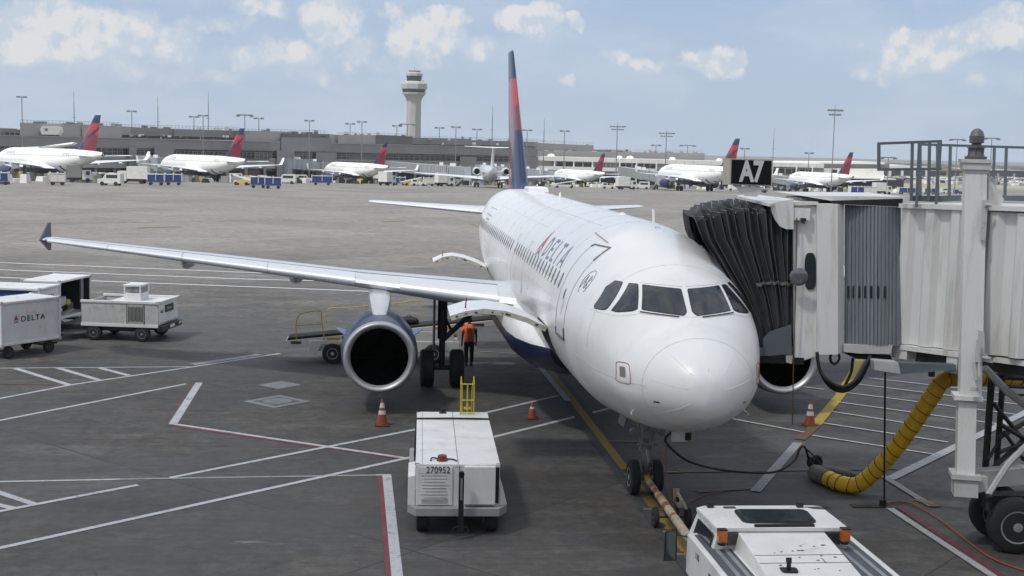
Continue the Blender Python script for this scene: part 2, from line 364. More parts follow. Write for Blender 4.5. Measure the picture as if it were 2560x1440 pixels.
FARW = WHITE.copy(); FARW.name = 'far_aircraft_skin'; t = NT(FARW.node_tree); B_ = t.N['Principled BSDF']
sp_ = t.n('ShaderNodeSeparateXYZ', i_0=t.n('ShaderNodeTexCoord').outputs['Object'])
k_ = t.math('LESS_THAN', t.math('FRACT', t.math('DIVIDE', t.math('SUBTRACT', sp_.outputs[1], 5.96), .533)), .42)
k_ = t.math('MULTIPLY', k_, t.math('LESS_THAN', t.math('ABSOLUTE', t.math('SUBTRACT', sp_.outputs[2], 4.6)), .16))
k_ = t.math('MULTIPLY', k_, t.math('MULTIPLY', t.math('GREATER_THAN', sp_.outputs[1], 6), t.math('LESS_THAN', sp_.outputs[1], 30)))
src = B_.inputs['Base Color'].links[0].from_socket; t.put(B_.inputs['Base Color'], t.mix(k_, src, (.16, .17, .19, 1)))
# fuselage stations: y, top z, bottom z, half width   (metres, ground at z=0)
FS = [(0, 3.22, 3.06, .06), (.04, 3.40, 2.92, .24), (.12, 3.54, 2.80, .40), (.25, 3.68, 2.68, .57), (.5, 3.87, 2.55, .81), (.8, 4.04, 2.42, 1.015), (1.15, 4.19, 2.30, 1.20),
      (1.5, 4.33, 2.19, 1.345), (1.85, 4.58, 2.11, 1.46), (2.2, 4.86, 2.04, 1.56), (2.55, 5.06, 1.98, 1.64), (3, 5.23, 1.92, 1.725), (3.5, 5.40, 1.87, 1.80), (4, 5.54, 1.83, 1.86),
      (4.5, 5.65, 1.765, 1.93), (5.2, 5.76, 1.745, 1.955), (6, 5.83, 1.735, 1.97), (7, 5.87, 1.73, 1.975), (9, 5.87, 1.73, 1.975), (12, 5.87, 1.73, 1.975), (16, 5.87, 1.73, 1.975), (20, 5.87, 1.73, 1.975),
      (23.5, 5.87, 1.73, 1.975), (25, 5.87, 1.80, 1.97), (26.5, 5.87, 2.0, 1.94), (28, 5.86, 2.28, 1.87), (29.5, 5.84, 2.62, 1.76), (31, 5.80, 3.0, 1.58), (32.5, 5.74, 3.4, 1.36), (34, 5.66, 3.8, 1.08),
      (35.5, 5.56, 4.2, .76), (36.6, 5.47, 4.5, .52), (37.3, 5.38, 4.72, .34), (37.57, 5.3, 4.85, .22)]
def interp_fs(y):
    """smooth (Catmull-Rom) station values"""
    i = 0
    while i < len(FS)-2 and y > FS[i+1][0]: i += 1
    a, b = FS[i], FS[i+1]; p = FS[max(i-1, 0)]; q = FS[min(i+2, len(FS)-1)]
    h = b[0]-a[0]; t = (y-a[0])/h; out = []
    for k in (1, 2, 3):
        d0 = (b[0]-a[0]) and ((b[k]-p[k])/max(b[0]-p[0], 1e-6) if i > 0 else (b[k]-a[k])/h)
        d1 = (q[k]-a[k])/max(q[0]-a[0], 1e-6) if i < len(FS)-2 else (b[k]-a[k])/h
        sec = (b[k]-a[k])/h
        if sec == 0: d0 = d1 = 0
        else:
            d0 = max(0, min(d0/sec, 3))*sec; d1 = max(0, min(d1/sec, 3))*sec
        t2, t3 = t*t, t*t*t
        out.append((2*t3-3*t2+1)*a[k]+(t3-2*t2+t)*h*d0+(-2*t3+3*t2)*b[k]+(t3-t2)*h*d1)
    return out
def fus_ring(y, n, s=1.0):
    zt, zb, hw = interp_fs(y); zc = zb+(zt-zb)*(.50 if y > 2 else .47+.015*y)
    r = []
    # the flat windscreen facets: squarer upper lobe between 1.3 and 3.2 m
    e = 1.0-.10*math.exp(-((y-2.05)/.75)**2)
    for i in range(n):
        a = 2*math.pi*i/n; cs, sn = math.cos(a), math.sin(a)
        if sn >= 0:
            x = hw*math.copysign(abs(cs)**e, cs); z = zc+(zt-zc)*abs(sn)**e
        else: x = hw*cs; z = zc+(zc-zb)*sn
        r.append((x*s, y, z))
    return r
def airfoil(le, chord, thick, inc, n=12, twist=0):
    """closed ring in local (y back, z up) at leading edge le=(x,y,z)"""
    pts = []
    for k in range(n+1):
        c = (1-math.cos(math.pi*k/n))/2; t = 5*thick*(.2969*math.sqrt(c)-.126*c-.3516*c*c+.2843*c**3-.1036*c**4)
        pts.append((c, t+.02*math.sin(math.pi*c)*1))
    up = pts[::-1]; lo = [(c, -(t-.04*math.sin(math.pi*c))*.85) for c, t in [(p[0], p[1]) for p in pts]][1:-1]
    ring = []
    for c, t in up+lo: ring.append((le[0], le[1]+c*chord, le[2]+t*chord-c*chord*math.sin(inc)))
    return ring
def surf_fin(mb, h0, h1, y0, c0, y1, c1, th0, th1, n=16, mi=0): pass

def make_airliner(label, cat='airliner', group=None, hi=False, fin=True, scale=1.0, winglet='fence', eng='fan', win=True, text=False):
    root = thing('airliner', label, cat, group=group)
    nf = 72 if hi else 24
    mb = MB(); ysn = []
    if hi:
        ysn = [0, .015]+[.03*k for k in range(1, 12)]+[.36+.06*k for k in range(1, 60)]+[4+.25*k for k in range(1, 13)]+[7+.75*k for k in range(1, 28)]+[28+.5*k for k in range(20)]
        ysn = sorted(set([round(v, 3) for v in ysn if v < 37.5]))+[37.3, 37.57]; ysn = sorted(set(ysn))
    else: ysn = [f[0] for f in FS if f[0] not in (.04, .8, 1.5, 2.2, 4.5, 9, 16)]
    mb.loft([fus_ring(y, nf) for y in ysn])
    fus = mb.build('fuselage', [WHITE if hi else FARW], root, smooth='all' if not hi else 60)
    if not hi:
        m2 = MB(); m2.lathe((0, 37.5, 5.08), (0, 1, 0), [(0, .3), (.12, .27), (.13, .2), (.05, .1)], 12); m2.build('exhaust_outlet', DARK, root, True)
    # belly fairing
    mb = MB(); rings = []
    bf = [(10.4, .2), (11.2, .62), (12.2, .88), (13.5, 1), (20.5, 1), (21.8, .85), (23.2, .5), (24.2, .15)]
    nb = 28 if hi else 14
    for y, k in bf:
        hw = 1.2+1.02*k; zb = 1.75-.42*k*1.0; zt = 2.1+1.25*k
        ring = []
        for i in range(nb):
            a = 2*math.pi*i/nb; cs, sn = math.cos(a), math.sin(a)
            zc = 2.35
            ring.append((hw*math.copysign(abs(cs)**.75, cs), y, zc+(zt-zc)*max(sn, 0)**.8 if sn > 0 else zc-(zc-zb)*abs(sn)**.8))
        rings.append(ring)
    mb.loft(rings)
    for i, f in enumerate(mb.f):
        zc = sum(mb.v[j][2] for j in f)/len(f); mb.m[i] = 1 if zc < 2.35 else 0
    mb.build('belly_fairing', [WHITE, BELLYN], root, smooth=50)
    if not hi:      # painted navy belly of the far airliners
        mb = MB(); R_ = []
        for y in (3.5, 6, 10, 16, 22, 26, 28.5):
            rg = fus_ring(y, 24, 1.004); zc = interp_fs(y)[1]; k = 13
            seg = [(p[0], p[1], p[2]-.012) for p in rg[14:23]] if 5 < y < 27 else [(p[0], p[1], p[2]-.012) for p in rg[16:21]+[rg[21]]*0]
            while len(seg) < 9: seg = [seg[0]]+seg+[seg[-1]] if len(seg) < 8 else seg+[seg[-1]]
            R_.append(seg[:9])
        mb.loft(R_, closed=False, cap0=False, cap1=False); mb.build('belly_stripe', BELLYN, root, 'all')
    # wings
    LEr, LEt = 13.75, 22.36
    def wing_sec(x):
        f = (abs(x)-1.0)/(17.05-1.0)
        le = 13.95+f*(22.36-13.95); z = 2.92+f*(4.02-2.92)+.10*f*(1-f)
        if abs(x) <= 6.4: te = 20.9-(abs(x)-1)/5.4*.2
        else: te = 20.7+(abs(x)-6.4)/10.65*(23.75-20.7)
        ch = te-le; th = .145-.03*f
        return le, z, ch, th, R(4.2-4.0*f)
    for sg in (-1, 1):
        mb = MB(); xs = [1.0, 2.2, 3.5, 5, 6.4, 8, 10, 12, 14, 15.8, 16.8, 17.05] if hi else [1.0, 3.5, 6.4, 11, 17.05]
        rings = []
        for x in xs:
            le, z, ch, th, inc = wing_sec(x); k = 1.0 if x < 16.9 else .45
            rings.append(airfoil((sg*x, le+(.25 if x > 17 else 0), z), ch*(1 if k == 1 else .8), th*k, inc, 12 if hi else 6))
        n = len(rings[0]); mb.loft(rings)
        w = mb.build('wing', [LMETAL], root, smooth=30)
        if hi:
            # polished leading edge slats, seams, flap track fairings, wing tip fence
            mb = MB()
            for xa, xb in ((2.35, 5.15), (6.5, 9.2), (9.23, 12.0), (12.03, 14.6), (14.63, 16.75)):
                rr_ = []
                for x in (xa, (xa+xb)/2, xb):
                    le, z, ch, th, inc = wing_sec(x); r_ = airfoil((sg*x, le-.012, z), ch, th*1.03, inc, 24)
                    # points around the nose of the section
                    nose = [p for p in r_ if p[1] < le+ch*(.155)]
                    up = sorted([p for p in r_[:25] if p[1] < le+ch*.155], key=lambda p: -p[1]); lo = [p for p in r_[25:] if p[1] < le+ch*.075]; lo = sorted(lo, key=lambda p: p[1])
                    rr_.append([(p[0], p[1], p[2]+(.010 if i < len(up) else -.010)) for i, p in enumerate(up+lo)])
                mn = min(len(q) for q in rr_); mb.loft([q[:mn] for q in rr_], closed=False, cap0=False, cap1=False)
            mb.build('slat', [BARE], w, smooth='all')
            mb = MB()
            for fr in (.17, .62):
                pts = []
                for k in range(20):
                    x = 2.3+k*(16.6-2.3)/19; le, z, ch, th, inc = wing_sec(x)
                    t_ = 5*th*(.2969*math.sqrt(fr)-.126*fr-.3516*fr*fr+.2843*fr**3-.1036*fr**4)+.02*math.sin(math.pi*fr)
                    pts.append((sg*x, le+fr*ch, z+t_*ch-fr*ch*math.sin(inc)+.004))
                mb.tube(pts, .011, 5)
            mb.build('wing_seam', [LINE], w)
            for x, L, rr2 in ((4.6, 3.2, .2), (8.45, 3.0, .24), (12.15, 2.5, .2)):
                le, z, ch, th, inc = wing_sec(x); mb = MB()
                pr = [(0, .02), (L*.12, rr2*.62), (L*.3, rr2), (L*.6, rr2), (L*.85, rr2*.6), (L, .03)]
                mb.lathe((sg*x, le+ch*.42, z-.05-.24), (0, 1, -.03), pr, 14)
                mb.build('flap_track_fairing', [LMETAL], w, True)
            mb = MB()
            for up_, dz in ((1, .50), (-1, -.46)):
                le, z, ch, th, inc = wing_sec(17.05)
                pr = [(sg*17.06, le+.1, z), (sg*17.06, le+1.55, z-.02), (sg*(17.12), le+1.75, z+dz), (sg*17.12, le+1.5, z+dz)]
                mb.extr(pr, (sg*.05, 0, 0))
            mb.build('wing_tip_fence', [mat('fence_slate', (.035, .05, .085), .5, coat=.2)], w)
            mb = MB(); mb.lathe((sg*16.85, wing_sec(16.85)[0]+.02, wing_sec(16.85)[1]), (0, 1, 0), [(-.05, .02), (0, .05), (.15, .06)], 8); mb.build('navigation_light', [GLASS], w)
        else:
            le, z, ch, th, inc = wing_sec(17.05); mb = MB()
            if winglet == 'fence': mb.extr([(sg*17.06, le+.1, z), (sg*17.06, le+1.5, z), (sg*17.1, le+1.9, z+.6), (sg*17.1, le+1.5, z+.6)], (sg*.06, 0, 0))
            else: mb.loft([airfoil((sg*(17.0+.4*k), le+.5*k+.1, z+.7*k*k+.05*k), 1.4-.35*k, .1, 0, 4) for k in (0, .5, 1.0, 1.45)])
            mb.build('wing_tip', [WHITE if winglet != 'fence' else NAVY], w)
            mb = MB()
            for x in (4.6, 8.5, 12.2):
                le, z, ch, th, inc = wing_sec(x); mb.lathe((sg*x, le+ch*.5, z-.3), (0, 1, -.03), [(0, .02), (.5, .2), (1.6, .2), (2.4, .03)], 6)
            mb.build('flap_track_fairing', [LMETAL], w, 'all')
        # nacelle
        if eng == 'fan':
            NY = 13.2; c = (sg*5.75, NY, 1.62); n = 64 if hi else 18
            outer = [(.16, 1.002), (.30, 1.03), (.6, 1.06), (1.1, 1.085), (1.8, 1.08), (2.6, 1.02), (3.3, .92), (3.7, .84), (3.68, .80), (3.0, .80)]
            mb = MB(); mb.lathe(c, (0, 1, 0), outer, n)
            nc = mb.build('engine_nacelle', [NAVY], root, smooth=50)
            mb = MB(); mb.lathe(c, (0, 1, 0), [(.9, .76), (.5, .745), (.25, .765), (.10, .82), (.03, .87), (0, .92), (.03, .955), (.08, .98), (.16, 1.004)], n)
            mb.build('inlet_lip', [LIPM], nc, smooth='all')
            mb = MB(); mb.lathe(c, (0, 1, 0), [(.85, .757), (1.3, .775), (1.32, .02)], n)
            if hi:
                for k in range(36):
                    a = k*math.pi/18; p = [(c[0]+math.cos(a+tw)*rr_, NY+1.16+dy, c[2]+math.sin(a+tw)*rr_) for rr_, tw, dy in ((.24, 0, 0), (.77, .12, .02), (.77, .21, .1), (.24, .12, .1))]
                    mb.add(p, [(0, 1, 2, 3)])
            mb.build('fan', [BLADE if hi else HOLE], nc)
            mb = MB(); mb.lathe((c[0], NY+.95, c[2]), (0, 1, 0), [(0, .01), (.05, .08), (.25, .24)], 18); sp_ = mb.build('spinner', [DARK], nc, True)
            if hi:
                mb = MB(); pts = []
                for k in range(14):
                    a = k*.33+.6; r_ = .03+.011*k; pts.append((c[0]+r_*math.cos(a), NY+.935+r_*.95-.01, c[2]+r_*math.sin(a)))
                mb.tube(pts, [.006+.0036*min(k, 13-k) for k in range(14)], 6); mb.build('spinner_swirl', [RIM], nc)
                for s2 in (-1, 1):
                    mb = MB(); a0 = R(26); rb = 1.06
                    p = [(c[0]+s2*math.cos(a0)*rb, NY+.95, c[2]+math.sin(a0)*rb), (c[0]+s2*math.cos(a0)*(rb+.28), NY+1.45, c[2]+math.sin(a0)*(rb+.22)),
                         (c[0]+s2*math.cos(a0)*(rb+.30), NY+1.85, c[2]+math.sin(a0)*(rb+.22)), (c[0]+s2*math.cos(a0)*rb, NY+2.0, c[2]+math.sin(a0)*rb)]
                    mb.extr(p, (0, 0, .03)); mb.build('nacelle_strake', [mat('strake_blue', (.16, .22, .42), .35, coat=.3)], nc)
                for a0 in (90, 270):
                    mb = MB(); pts = [(c[0]+math.cos(R(a0))*r2*1.003, NY+y2, c[2]+math.sin(R(a0))*r2*1.003) for y2, r2 in [(.02, .95), (.08, .982), (.16, 1.004), (.30, 1.032), (.6, 1.062), (1.1, 1.087), (1.8, 1.082)]]
                    mb.tube(pts, .006, 5); mb.build('cowl_seam', [LINE], nc)
            mb = MB(); mb.lathe((c[0], NY+3.3, c[2]-.03), (0, 1, 0), [(0, .62), (.6, .55), (1.3, .42), (1.28, .38), (.8, .36)], n//2); mb.lathe((c[0], NY+4.1, c[2]-.03), (0, 1, 0), [(0, .3), (.5, .25), (1.1, .04)], n//2)
            mb.build('exhaust_cone', [STEEL], nc, True)
            mb = MB(); rings = []
            for y, zb, zt, hw in ((14.05, 2.55, 2.66, .14), (14.3, 2.3, 2.76, .19), (14.9, 2.2, 2.88, .22), (15.8, 2.1, 3.06, .23), (16.6, 2.1, 3.16, .23), (17.8, 2.1, 3.05, .21), (19.2, 2.3, 2.9, .12)):
                fl = 1+.35*max(0, (zt-2.8)/.3) if hi else 1
                rings.append([(c[0]+hw*a*(fl if b > 0 else 1), y, zb if b < 0 else (zb+(zt-zb)*.55 if b == .5 else zt-(.05 if abs(a) == 1 else 0))) for a, b in ((-1, -1), (1, -1), (1.02, .5), (1, .8), (.6, 1), (-.6, 1), (-1, .8), (-1.02, .5))])
            mb.loft(rings); mb.build('pylon', [mat('pylon_metal', (.62, .64, .67), .25, .6, .04, 1) if hi else WHITE], root, smooth=50)
        # main gear
        g = thing('main_landing_gear', '', '')
        del g['label']; del g['category']; g.parent = root
        gx = sg*3.795; mb = MB()
        mb.cyl((gx, 17.71, .58), (gx, 17.71, 1.55), .095, 14); mb.cyl((gx, 17.71, 1.5), (gx, 17.71, 2.9), .15, 14); mb.cyl((gx-.62, 17.71, .585), (gx+.62, 17.71, .585), .08, 12)
        mb.cyl((gx-sg*.02, 17.71, 1.45), (gx-sg*1.35, 17.6, 2.75), .085, 10); mb.cyl((gx-sg*.3, 17.7, 1.72), (gx+sg*.1, 17.7, 2.5), .04, 8)
        mb.tube([(gx, 17.9, .75), (gx, 18.15, 1.1), (gx, 17.88, 1.5)], .045, 8)
        mb.build('strut', [DARK if hi else STEEL], g, True)
        mb = MB(); mb.box((gx+sg*.26, 17.7, 1.95), (.05, .7, 1.55)); mb.build('gear_door', [mat('gear_door_grey', (.10, .10, .11), .5)], g)
        for d in (-.4635, .4635):
            mb = MB(); mb.wheel((gx+d, 17.71, .575), .585, .42, rim=.5, n=36 if hi else 14); mb.build('wheel', [TYRE, mat('main_rim', (.12, .12, .12), .5)], g, True)
        # tailplane
        mb = MB(); rings = []
        for x, le, z, ch, th in ((.2, 31.3, 4.72, 3.75, .10), (1.6, 32.1, 4.74, 3.2, .10), (6.0, 35.35, 4.93, 1.35, .09), (6.22, 35.7, 4.95, .95, .05)):
            rings.append(airfoil((sg*x, le, z), ch, th, 0, 10 if hi else 5))
        mb.loft(rings); tp = mb.build('tailplane', [LMETAL if hi else WHITE], root, smooth=30)
        if hi:
            mb = MB(); R2 = []
            for x, le, z, ch, th in ((1.6, 32.1, 4.74, 3.2, .10), (6.0, 35.35, 4.93, 1.35, .09)):
                r_ = airfoil((sg*x, le-.01, z), ch, th*1.04, 0, 20); up = sorted([p for p in r_[:21] if p[1] < le+ch*.12], key=lambda p: -p[1]); lo = sorted([p for p in r_[21:] if p[1] < le+ch*.09], key=lambda p: p[1]); R2.append(up+lo)
            mn = min(map(len, R2)); mb.loft([q[:mn] for q in R2], closed=False, cap0=False, cap1=False); mb.build('tailplane_leading_edge', [BARE], tp, 'all')
    # fin, painted in big angular fields
    if fin:
        nc_, nh = (40, 66) if hi else (14, 22)
        def fpt(c, h, side):
            le = 29.0+h*(35.0-29.0); te = 35.15+h*(36.95-35.15); ch = te-le
            if h < .10: le -= (1-h/.10)**2*1.3; ch = te-le
            th = .105-.02*h; t_ = 5*th*(.2969*math.sqrt(c)-.126*c-.3516*c*c+.2843*c**3-.1015*c**4)*(ch if h > .1 else te-29.0-h*6)
            if h > .975: t_ *= math.sqrt(max(0, 1-((h-.975)/.025)**2)); 
            return (side*t_, le+c*ch, 5.60+h*6.16)
        def fcol(c, h):
            d = lambda x0, y0, x1, y1: (c-x0)*(y1-y0)-(h-y0)*(x1-x0)
            if h > .79: return 0
            if h > .64-.0*c and c < .02: return 1
            # V shaped lower edge of the bright red field
            v1 = .60-(c)*.36 if c < .40 else .456+(c-.40)*.42
            if h > v1: return 1
            band = .456+(c-.40)*.42-.10
            if c > .40 and h > band: return 0
            if c > .62 and h > .36+(1-c)*.55: return 1
            le = .50-c*1.25
            if c < .12 and h > .42: return 2
            return 2 if (h > le or c > .42) and h < .60 else 0
        mb = MB()
        for side in (-1, 1):
            P_ = [fpt((j/nc_)**1.4, i/nh, side) for i in range(nh+1) for j in range(nc_+1)]
            F = []; mi = []
            for i in range(nh):
                for j in range(nc_):
                    a = i*(nc_+1)+j; F.append((a, a+1, a+nc_+2, a+nc_+1)[::side]); mi.append(fcol(((j+.5)/nc_)**1.4, (i+.5)/nh))
            o = len(mb.v); mb.v += P_; mb.f += [tuple(q+o for q in f) for f in F]; mb.m += mi
        f_ = mb.build('fin', [NAVY, FRED, FMAR], root, smooth='all')
    # nose gear
    g = thing('nose_landing_gear', '', ''); del g['label']; del g['category']; g.parent = root
    mb = MB(); mb.cyl((0, 5.07, .38), (0, 5.07, 1.0), .06, 14); mb.cyl((0, 5.07, .95), (0, 5.03, 2.0), .095, 14); mb.cyl((-.27, 5.07, .381), (.27, 5.07, .381), .05, 10)
    mb.cyl((0, 5.07, .98), (0, 5.07, 1.1), .15, 14)
    if hi:
        mb.cyl((0, 5.0, 1.3), (0, 6.1, 2.0), .05, 8); mb.tube([(0, 4.93, .5), (0, 4.72, .78), (0, 4.92, 1.02)], .035, 8)
        mb.box((0, 4.98, 1.12), (.42, .1, .06)); mb.box((0, 4.96, 1.35), (.2, .12, .18)); mb.box((0, 5.1, 1.68), (.5, .8, .14)); mb.cyl((-.14, 4.95, 1.05), (-.2, 4.95, 1.6), .03, 8); mb.cyl((.12, 4.95, 1.05), (.16, 4.95, 1.7), .028, 8)
        mb.tube([(.1, 4.97, 1.9), (.17, 4.9, 1.4), (.1, 4.9, 1.0), (.14, 4.95, .6)], .012, 6); mb.tube([(-.1, 4.97, 1.9), (-.16, 4.9, 1.5), (-.13, 4.9, 1.0)], .012, 6)
    mb.build('strut', [STEEL], g, True)
    for d in (-.25, .25):
        mb = MB(); mb.wheel((d, 5.07, .381), .381, .21, rim=.52, n=36 if hi else 12); mb.build('wheel', [TYRE, RIM], g, True)
    if hi:
        for d in (-1, 1):
            mb = MB(); mb.cyl((d*.13, 4.95, 1.42), (d*.3, 4.9, 1.42), .03, 8); mb.lathe((d*.31, 4.96, 1.42), (0, -1, -.1), [(-.06, .03), (0, .085), (.06, .095), (.075, .08)], 16); mb.build('taxi_light', [mat('lamp_metal', (.35, .36, .37), .3, .6)], g, True)
            mb = MB(); mb.extr([(d*.34, 5.2, 1.80), (d*.34, 6.1, 1.76), (d*.42, 6.0, 1.38), (d*.42, 5.35, 1.42)], (d*.03, 0, 0)); mb.build('gear_door', [mat('nose_door_grey', (.16, .16, .165), .5)], g)
    # far airliners: row of windows and doors
    if not hi:
        for side in (-1, 1):
            for y, h2 in ((5.2, .93), (30.0, .9)):
                mb = MB(); hw = interp_fs(y)[2]; z0 = 4.3; w2 = .42
                for a, b in (((-w2, -h2), (w2, -h2)), ((w2, -h2), (w2, h2)), ((w2, h2), (-w2, h2)), ((-w2, h2), (-w2, -h2))):
                    p = []
                    for (q0, q1) in (a, b):
                        z = z0+q1; zt, zb, hw = interp_fs(y+q0); zc = (zt+zb)/2; s_ = min(1, abs((z-zc)/((zt-zb)/2))); p.append((side*(hw*math.sqrt(1-s_*s_)+.01), y+q0, z))
                    mb.tube([p[0], p[1]], .022, 4)
                mb.build('cabin_door', [LINE], root)
        mb = MB()
        for y0, n5 in ((7.0, 5), (27.0, 4)):
            for side in (-1, 1):
                for k in range(n5):
                    mb.box((side*1.60, y0+k*.62, 5.05), (.04, .42, .5), ry=side*-.62)
        mb.build('title_lettering', [mat('far_lettering', (.5, .52, .56), .5)], root)
    if scale != 1: root.scale = (scale,)*3
    return root, fus

main, fus = make_airliner('big white airliner parked nose on beside the covered boarding bridge', 'airliner', hi=True)
# ------------------------------------------------------------------ details lying on the fuselage skin
BV = BVHTree.FromPolygons([v.co[:] for v in fus.data.vertices], [p.vertices[:] for p in fus.data.polygons])
def on_front(x, z, off=.004):      # dropped on to the nose from ahead
    h = BV.ray_cast(Vector((x, -3, z)), Vector((0, 1, 0)))
    n = h[1] if h[1].y < 0 else -h[1]; return tuple(h[0]+n*off)
def on_side(y, z, sd=-1, off=.004):
    h = BV.ray_cast(Vector((sd*6, y, z)), Vector((-sd, 0, 0)))
    n = h[1] if h[1].x*sd > 0 else -h[1]; return tuple(h[0]+n*off)
def on_top(x, y, off=.004):
    h = BV.ray_cast(Vector((x, y, 12)), Vector((0, 0, -1))); n = h[1] if h[1].z > 0 else -h[1]; return tuple(h[0]+n*off)
def roundpoly(pts, r, seg=4):
    out = []; n = len(pts)
    for i in range(n):
        p = Vector(pts[i]); a = (Vector(pts[i-1])-p); b = (Vector(pts[(i+1) % n])-p)
        ra = min(r, a.length*.45); rb = min(r, b.length*.45); a = p+a.normalized()*ra; b = p+b.normalized()*rb
        for k in range(seg+1):
            t = k/seg; q = a*(1-t)**2+p*2*t*(1-t)+b*t*t; out.append((q.x, q.y))
    return out
def patch(pts2, proj, name, mt, parent, maxlen=.12, off=.004):
    """flat outline subdivided and laid on the skin"""
    bm = bmesh.new(); vs = [bm.verts.new((p[0], p[1], 0)) for p in pts2]; f = bm.faces.new(vs)
    bmesh.ops.triangulate(bm, faces=[f])
    for _ in range(5):
        ed = [e for e in bm.edges if e.calc_length() > maxlen]
        if not ed: break
        bmesh.ops.subdivide_edges(bm, edges=ed, cuts=1); bmesh.ops.triangulate(bm, faces=[f for f in bm.faces if len(f.verts) > 3])
    for v in bm.verts: v.co = proj(v.co.x, v.co.y, off)
    bmesh.ops.recalc_face_normals(bm, faces=bm.faces)
    me = bpy.data.meshes.new(name); bm.to_mesh(me); bm.free(); me.materials.append(mt)
    me.polygons.foreach_set('use_smooth', [True]*len(me.polygons))
    o = bpy.data.objects.new(name, me); COL.objects.link(o); o.parent = parent; return o
def strip(pts2, w, proj, name, mt, parent, off=.005, closed=False, raise_=0):
    P2 = list(pts2)+([pts2[0]] if closed else []); fine = []
    for a, b in zip(P2[:-1], P2[1:]):
        n = max(1, int(math.hypot(b[0]-a[0], b[1]-a[1])/.08))
        fine += [(a[0]+(b[0]-a[0])*k/n, a[1]+(b[1]-a[1])*k/n) for k in range(n)]
    fine.append(P2[-1]); pts = [proj(p[0], p[1], off) for p in fine]
    mb = MB(); mb.tube(pts, w/2, 5); return mb.build(name, mt, parent, 'all')
side = lambda sd: (lambda y, z, off: on_side(y, z, sd, off))
frt = lambda x, z, off: on_front(x, z, off)
WF = [(-.745, 4.86), (-.07, 4.815), (-.062, 4.445), (-.135, 4.383), (-.852, 4.442)]
W1 = [(-.972, 4.848), (-.828, 4.858), (-.942, 4.452), (-1.03, 4.415), (-1.27, 4.358), (-1.352, 4.364)]
W2 = [(-1.165, 4.855), (-1.055, 4.856), (-1.402, 4.385), (-1.452, 4.345), (-1.563, 4.318), (-1.55, 4.38), (-1.33, 4.715)]
def grow(pts, d):
    c = Vector((sum(p[0] for p in pts)/len(pts), sum(p[1] for p in pts)/len(pts)))
    return [tuple(Vector(p)+(Vector(p)-c).normalized()*d) for p in pts]
FRAMEC = mat('window_seal', (.03, .03, .035), .5)
for s in (1, -1):
    for w, r in ((WF, .032), (W1, .025), (W2, .025)):
        pts = [(p[0]*s, p[1]) for p in w]
        if s < 0: pts = pts[::-1]
        g = patch(roundpoly(grow(pts, .018), r), frt, 'cockpit_window', FRAMEC, main, .10, .004)
        patch(roundpoly(pts, r), frt, 'pane', GLASS, g, .10, .009)
    strip([(s*p, z) for p, z in ((-.90, 4.40), (-.55, 4.375), (-.22, 4.35))], .022, frt, 'wiper', DARK, main, .02)
    strip([(s*p, z) for p, z in ((-.79, 4.895), (-.40, 4.88), (-.03, 4.86))], .006, frt, 'windscreen_seam', SEAM2, main)
    strip([(s*p, z) for p, z in ((-.03, 4.355), (-.5, 4.36), (-.9, 4.375), (-1.25, 4.29), (-1.62, 4.27))], .005, frt, 'windscreen_seam', SEAM2, main)
    # grounding / static port plate with red outline, aoa probes, pitot slots
    pl = [(s*a, b) for a, b in ((-1.205, 3.52), (-1.375, 3.50), (-1.375, 3.13), (-1.185, 3.15))]
    strip(roundpoly(pl, .05), .014, frt, 'port_outline', MAROONW, main, closed=True)
    patch(roundpoly([(s*a, b) for a, b in ((-1.26, 3.44), (-1.335, 3.43), (-1.33, 3.24), (-1.255, 3.25))][::s], .02), frt, 'static_port', mat('port_grey', (.2, .2, .2), .5), main)
    patch([(s*a, b) for a, b in ((-.855, 2.945), (-.77, 2.95), (-.77, 2.92), (-.855, 2.915))][::s], frt, 'vent_slot', DARK, main)
    mb = MB(); p = on_front(s*1.05, 2.62); mb.tube([p, (p[0]+s*.06, p[1]-.02, p[2]-.05), (p[0]+s*.06, p[1]-.14, p[2]-.06)], .012, 6); mb.build('pitot_probe', BARE, main, True)
# radome joint and lightning diverter strips
mb = MB(); rg = fus_ring(.84, 72, 1.002); mb.tube([(x, y, 3.24+(z-3.24)*1.002) for x, y, z in rg]+[rg[0], rg[1]], .004, 5); mb.build('radome_seam', SEAM2, main, 'all')
for a, r0, r1 in ((90, .38, .82), (133, .42, .9), (47, .42, .9), (172, .36, .92), (8, .36, .92), (216, .38, .85), (-36, .38, .85), (262, .42, .72), (278, .4, .7)):
    strip([(math.cos(R(a))*(r0+(r1-r0)*k/6)*1.0, 3.24+math.sin(R(a))*(r0+(r1-r0)*k/6)*.95-.03) for k in range(7)], .010, frt, 'diverter_strip', mat('strip_white', (.86, .86, .85), .5), main, .001)
strip([(-.98, 3.2), (-1.3, 3.17), (-1.6, 3.2), (-1.8, 3.28)], .006, frt, 'lower_seam', SEAM2, main)
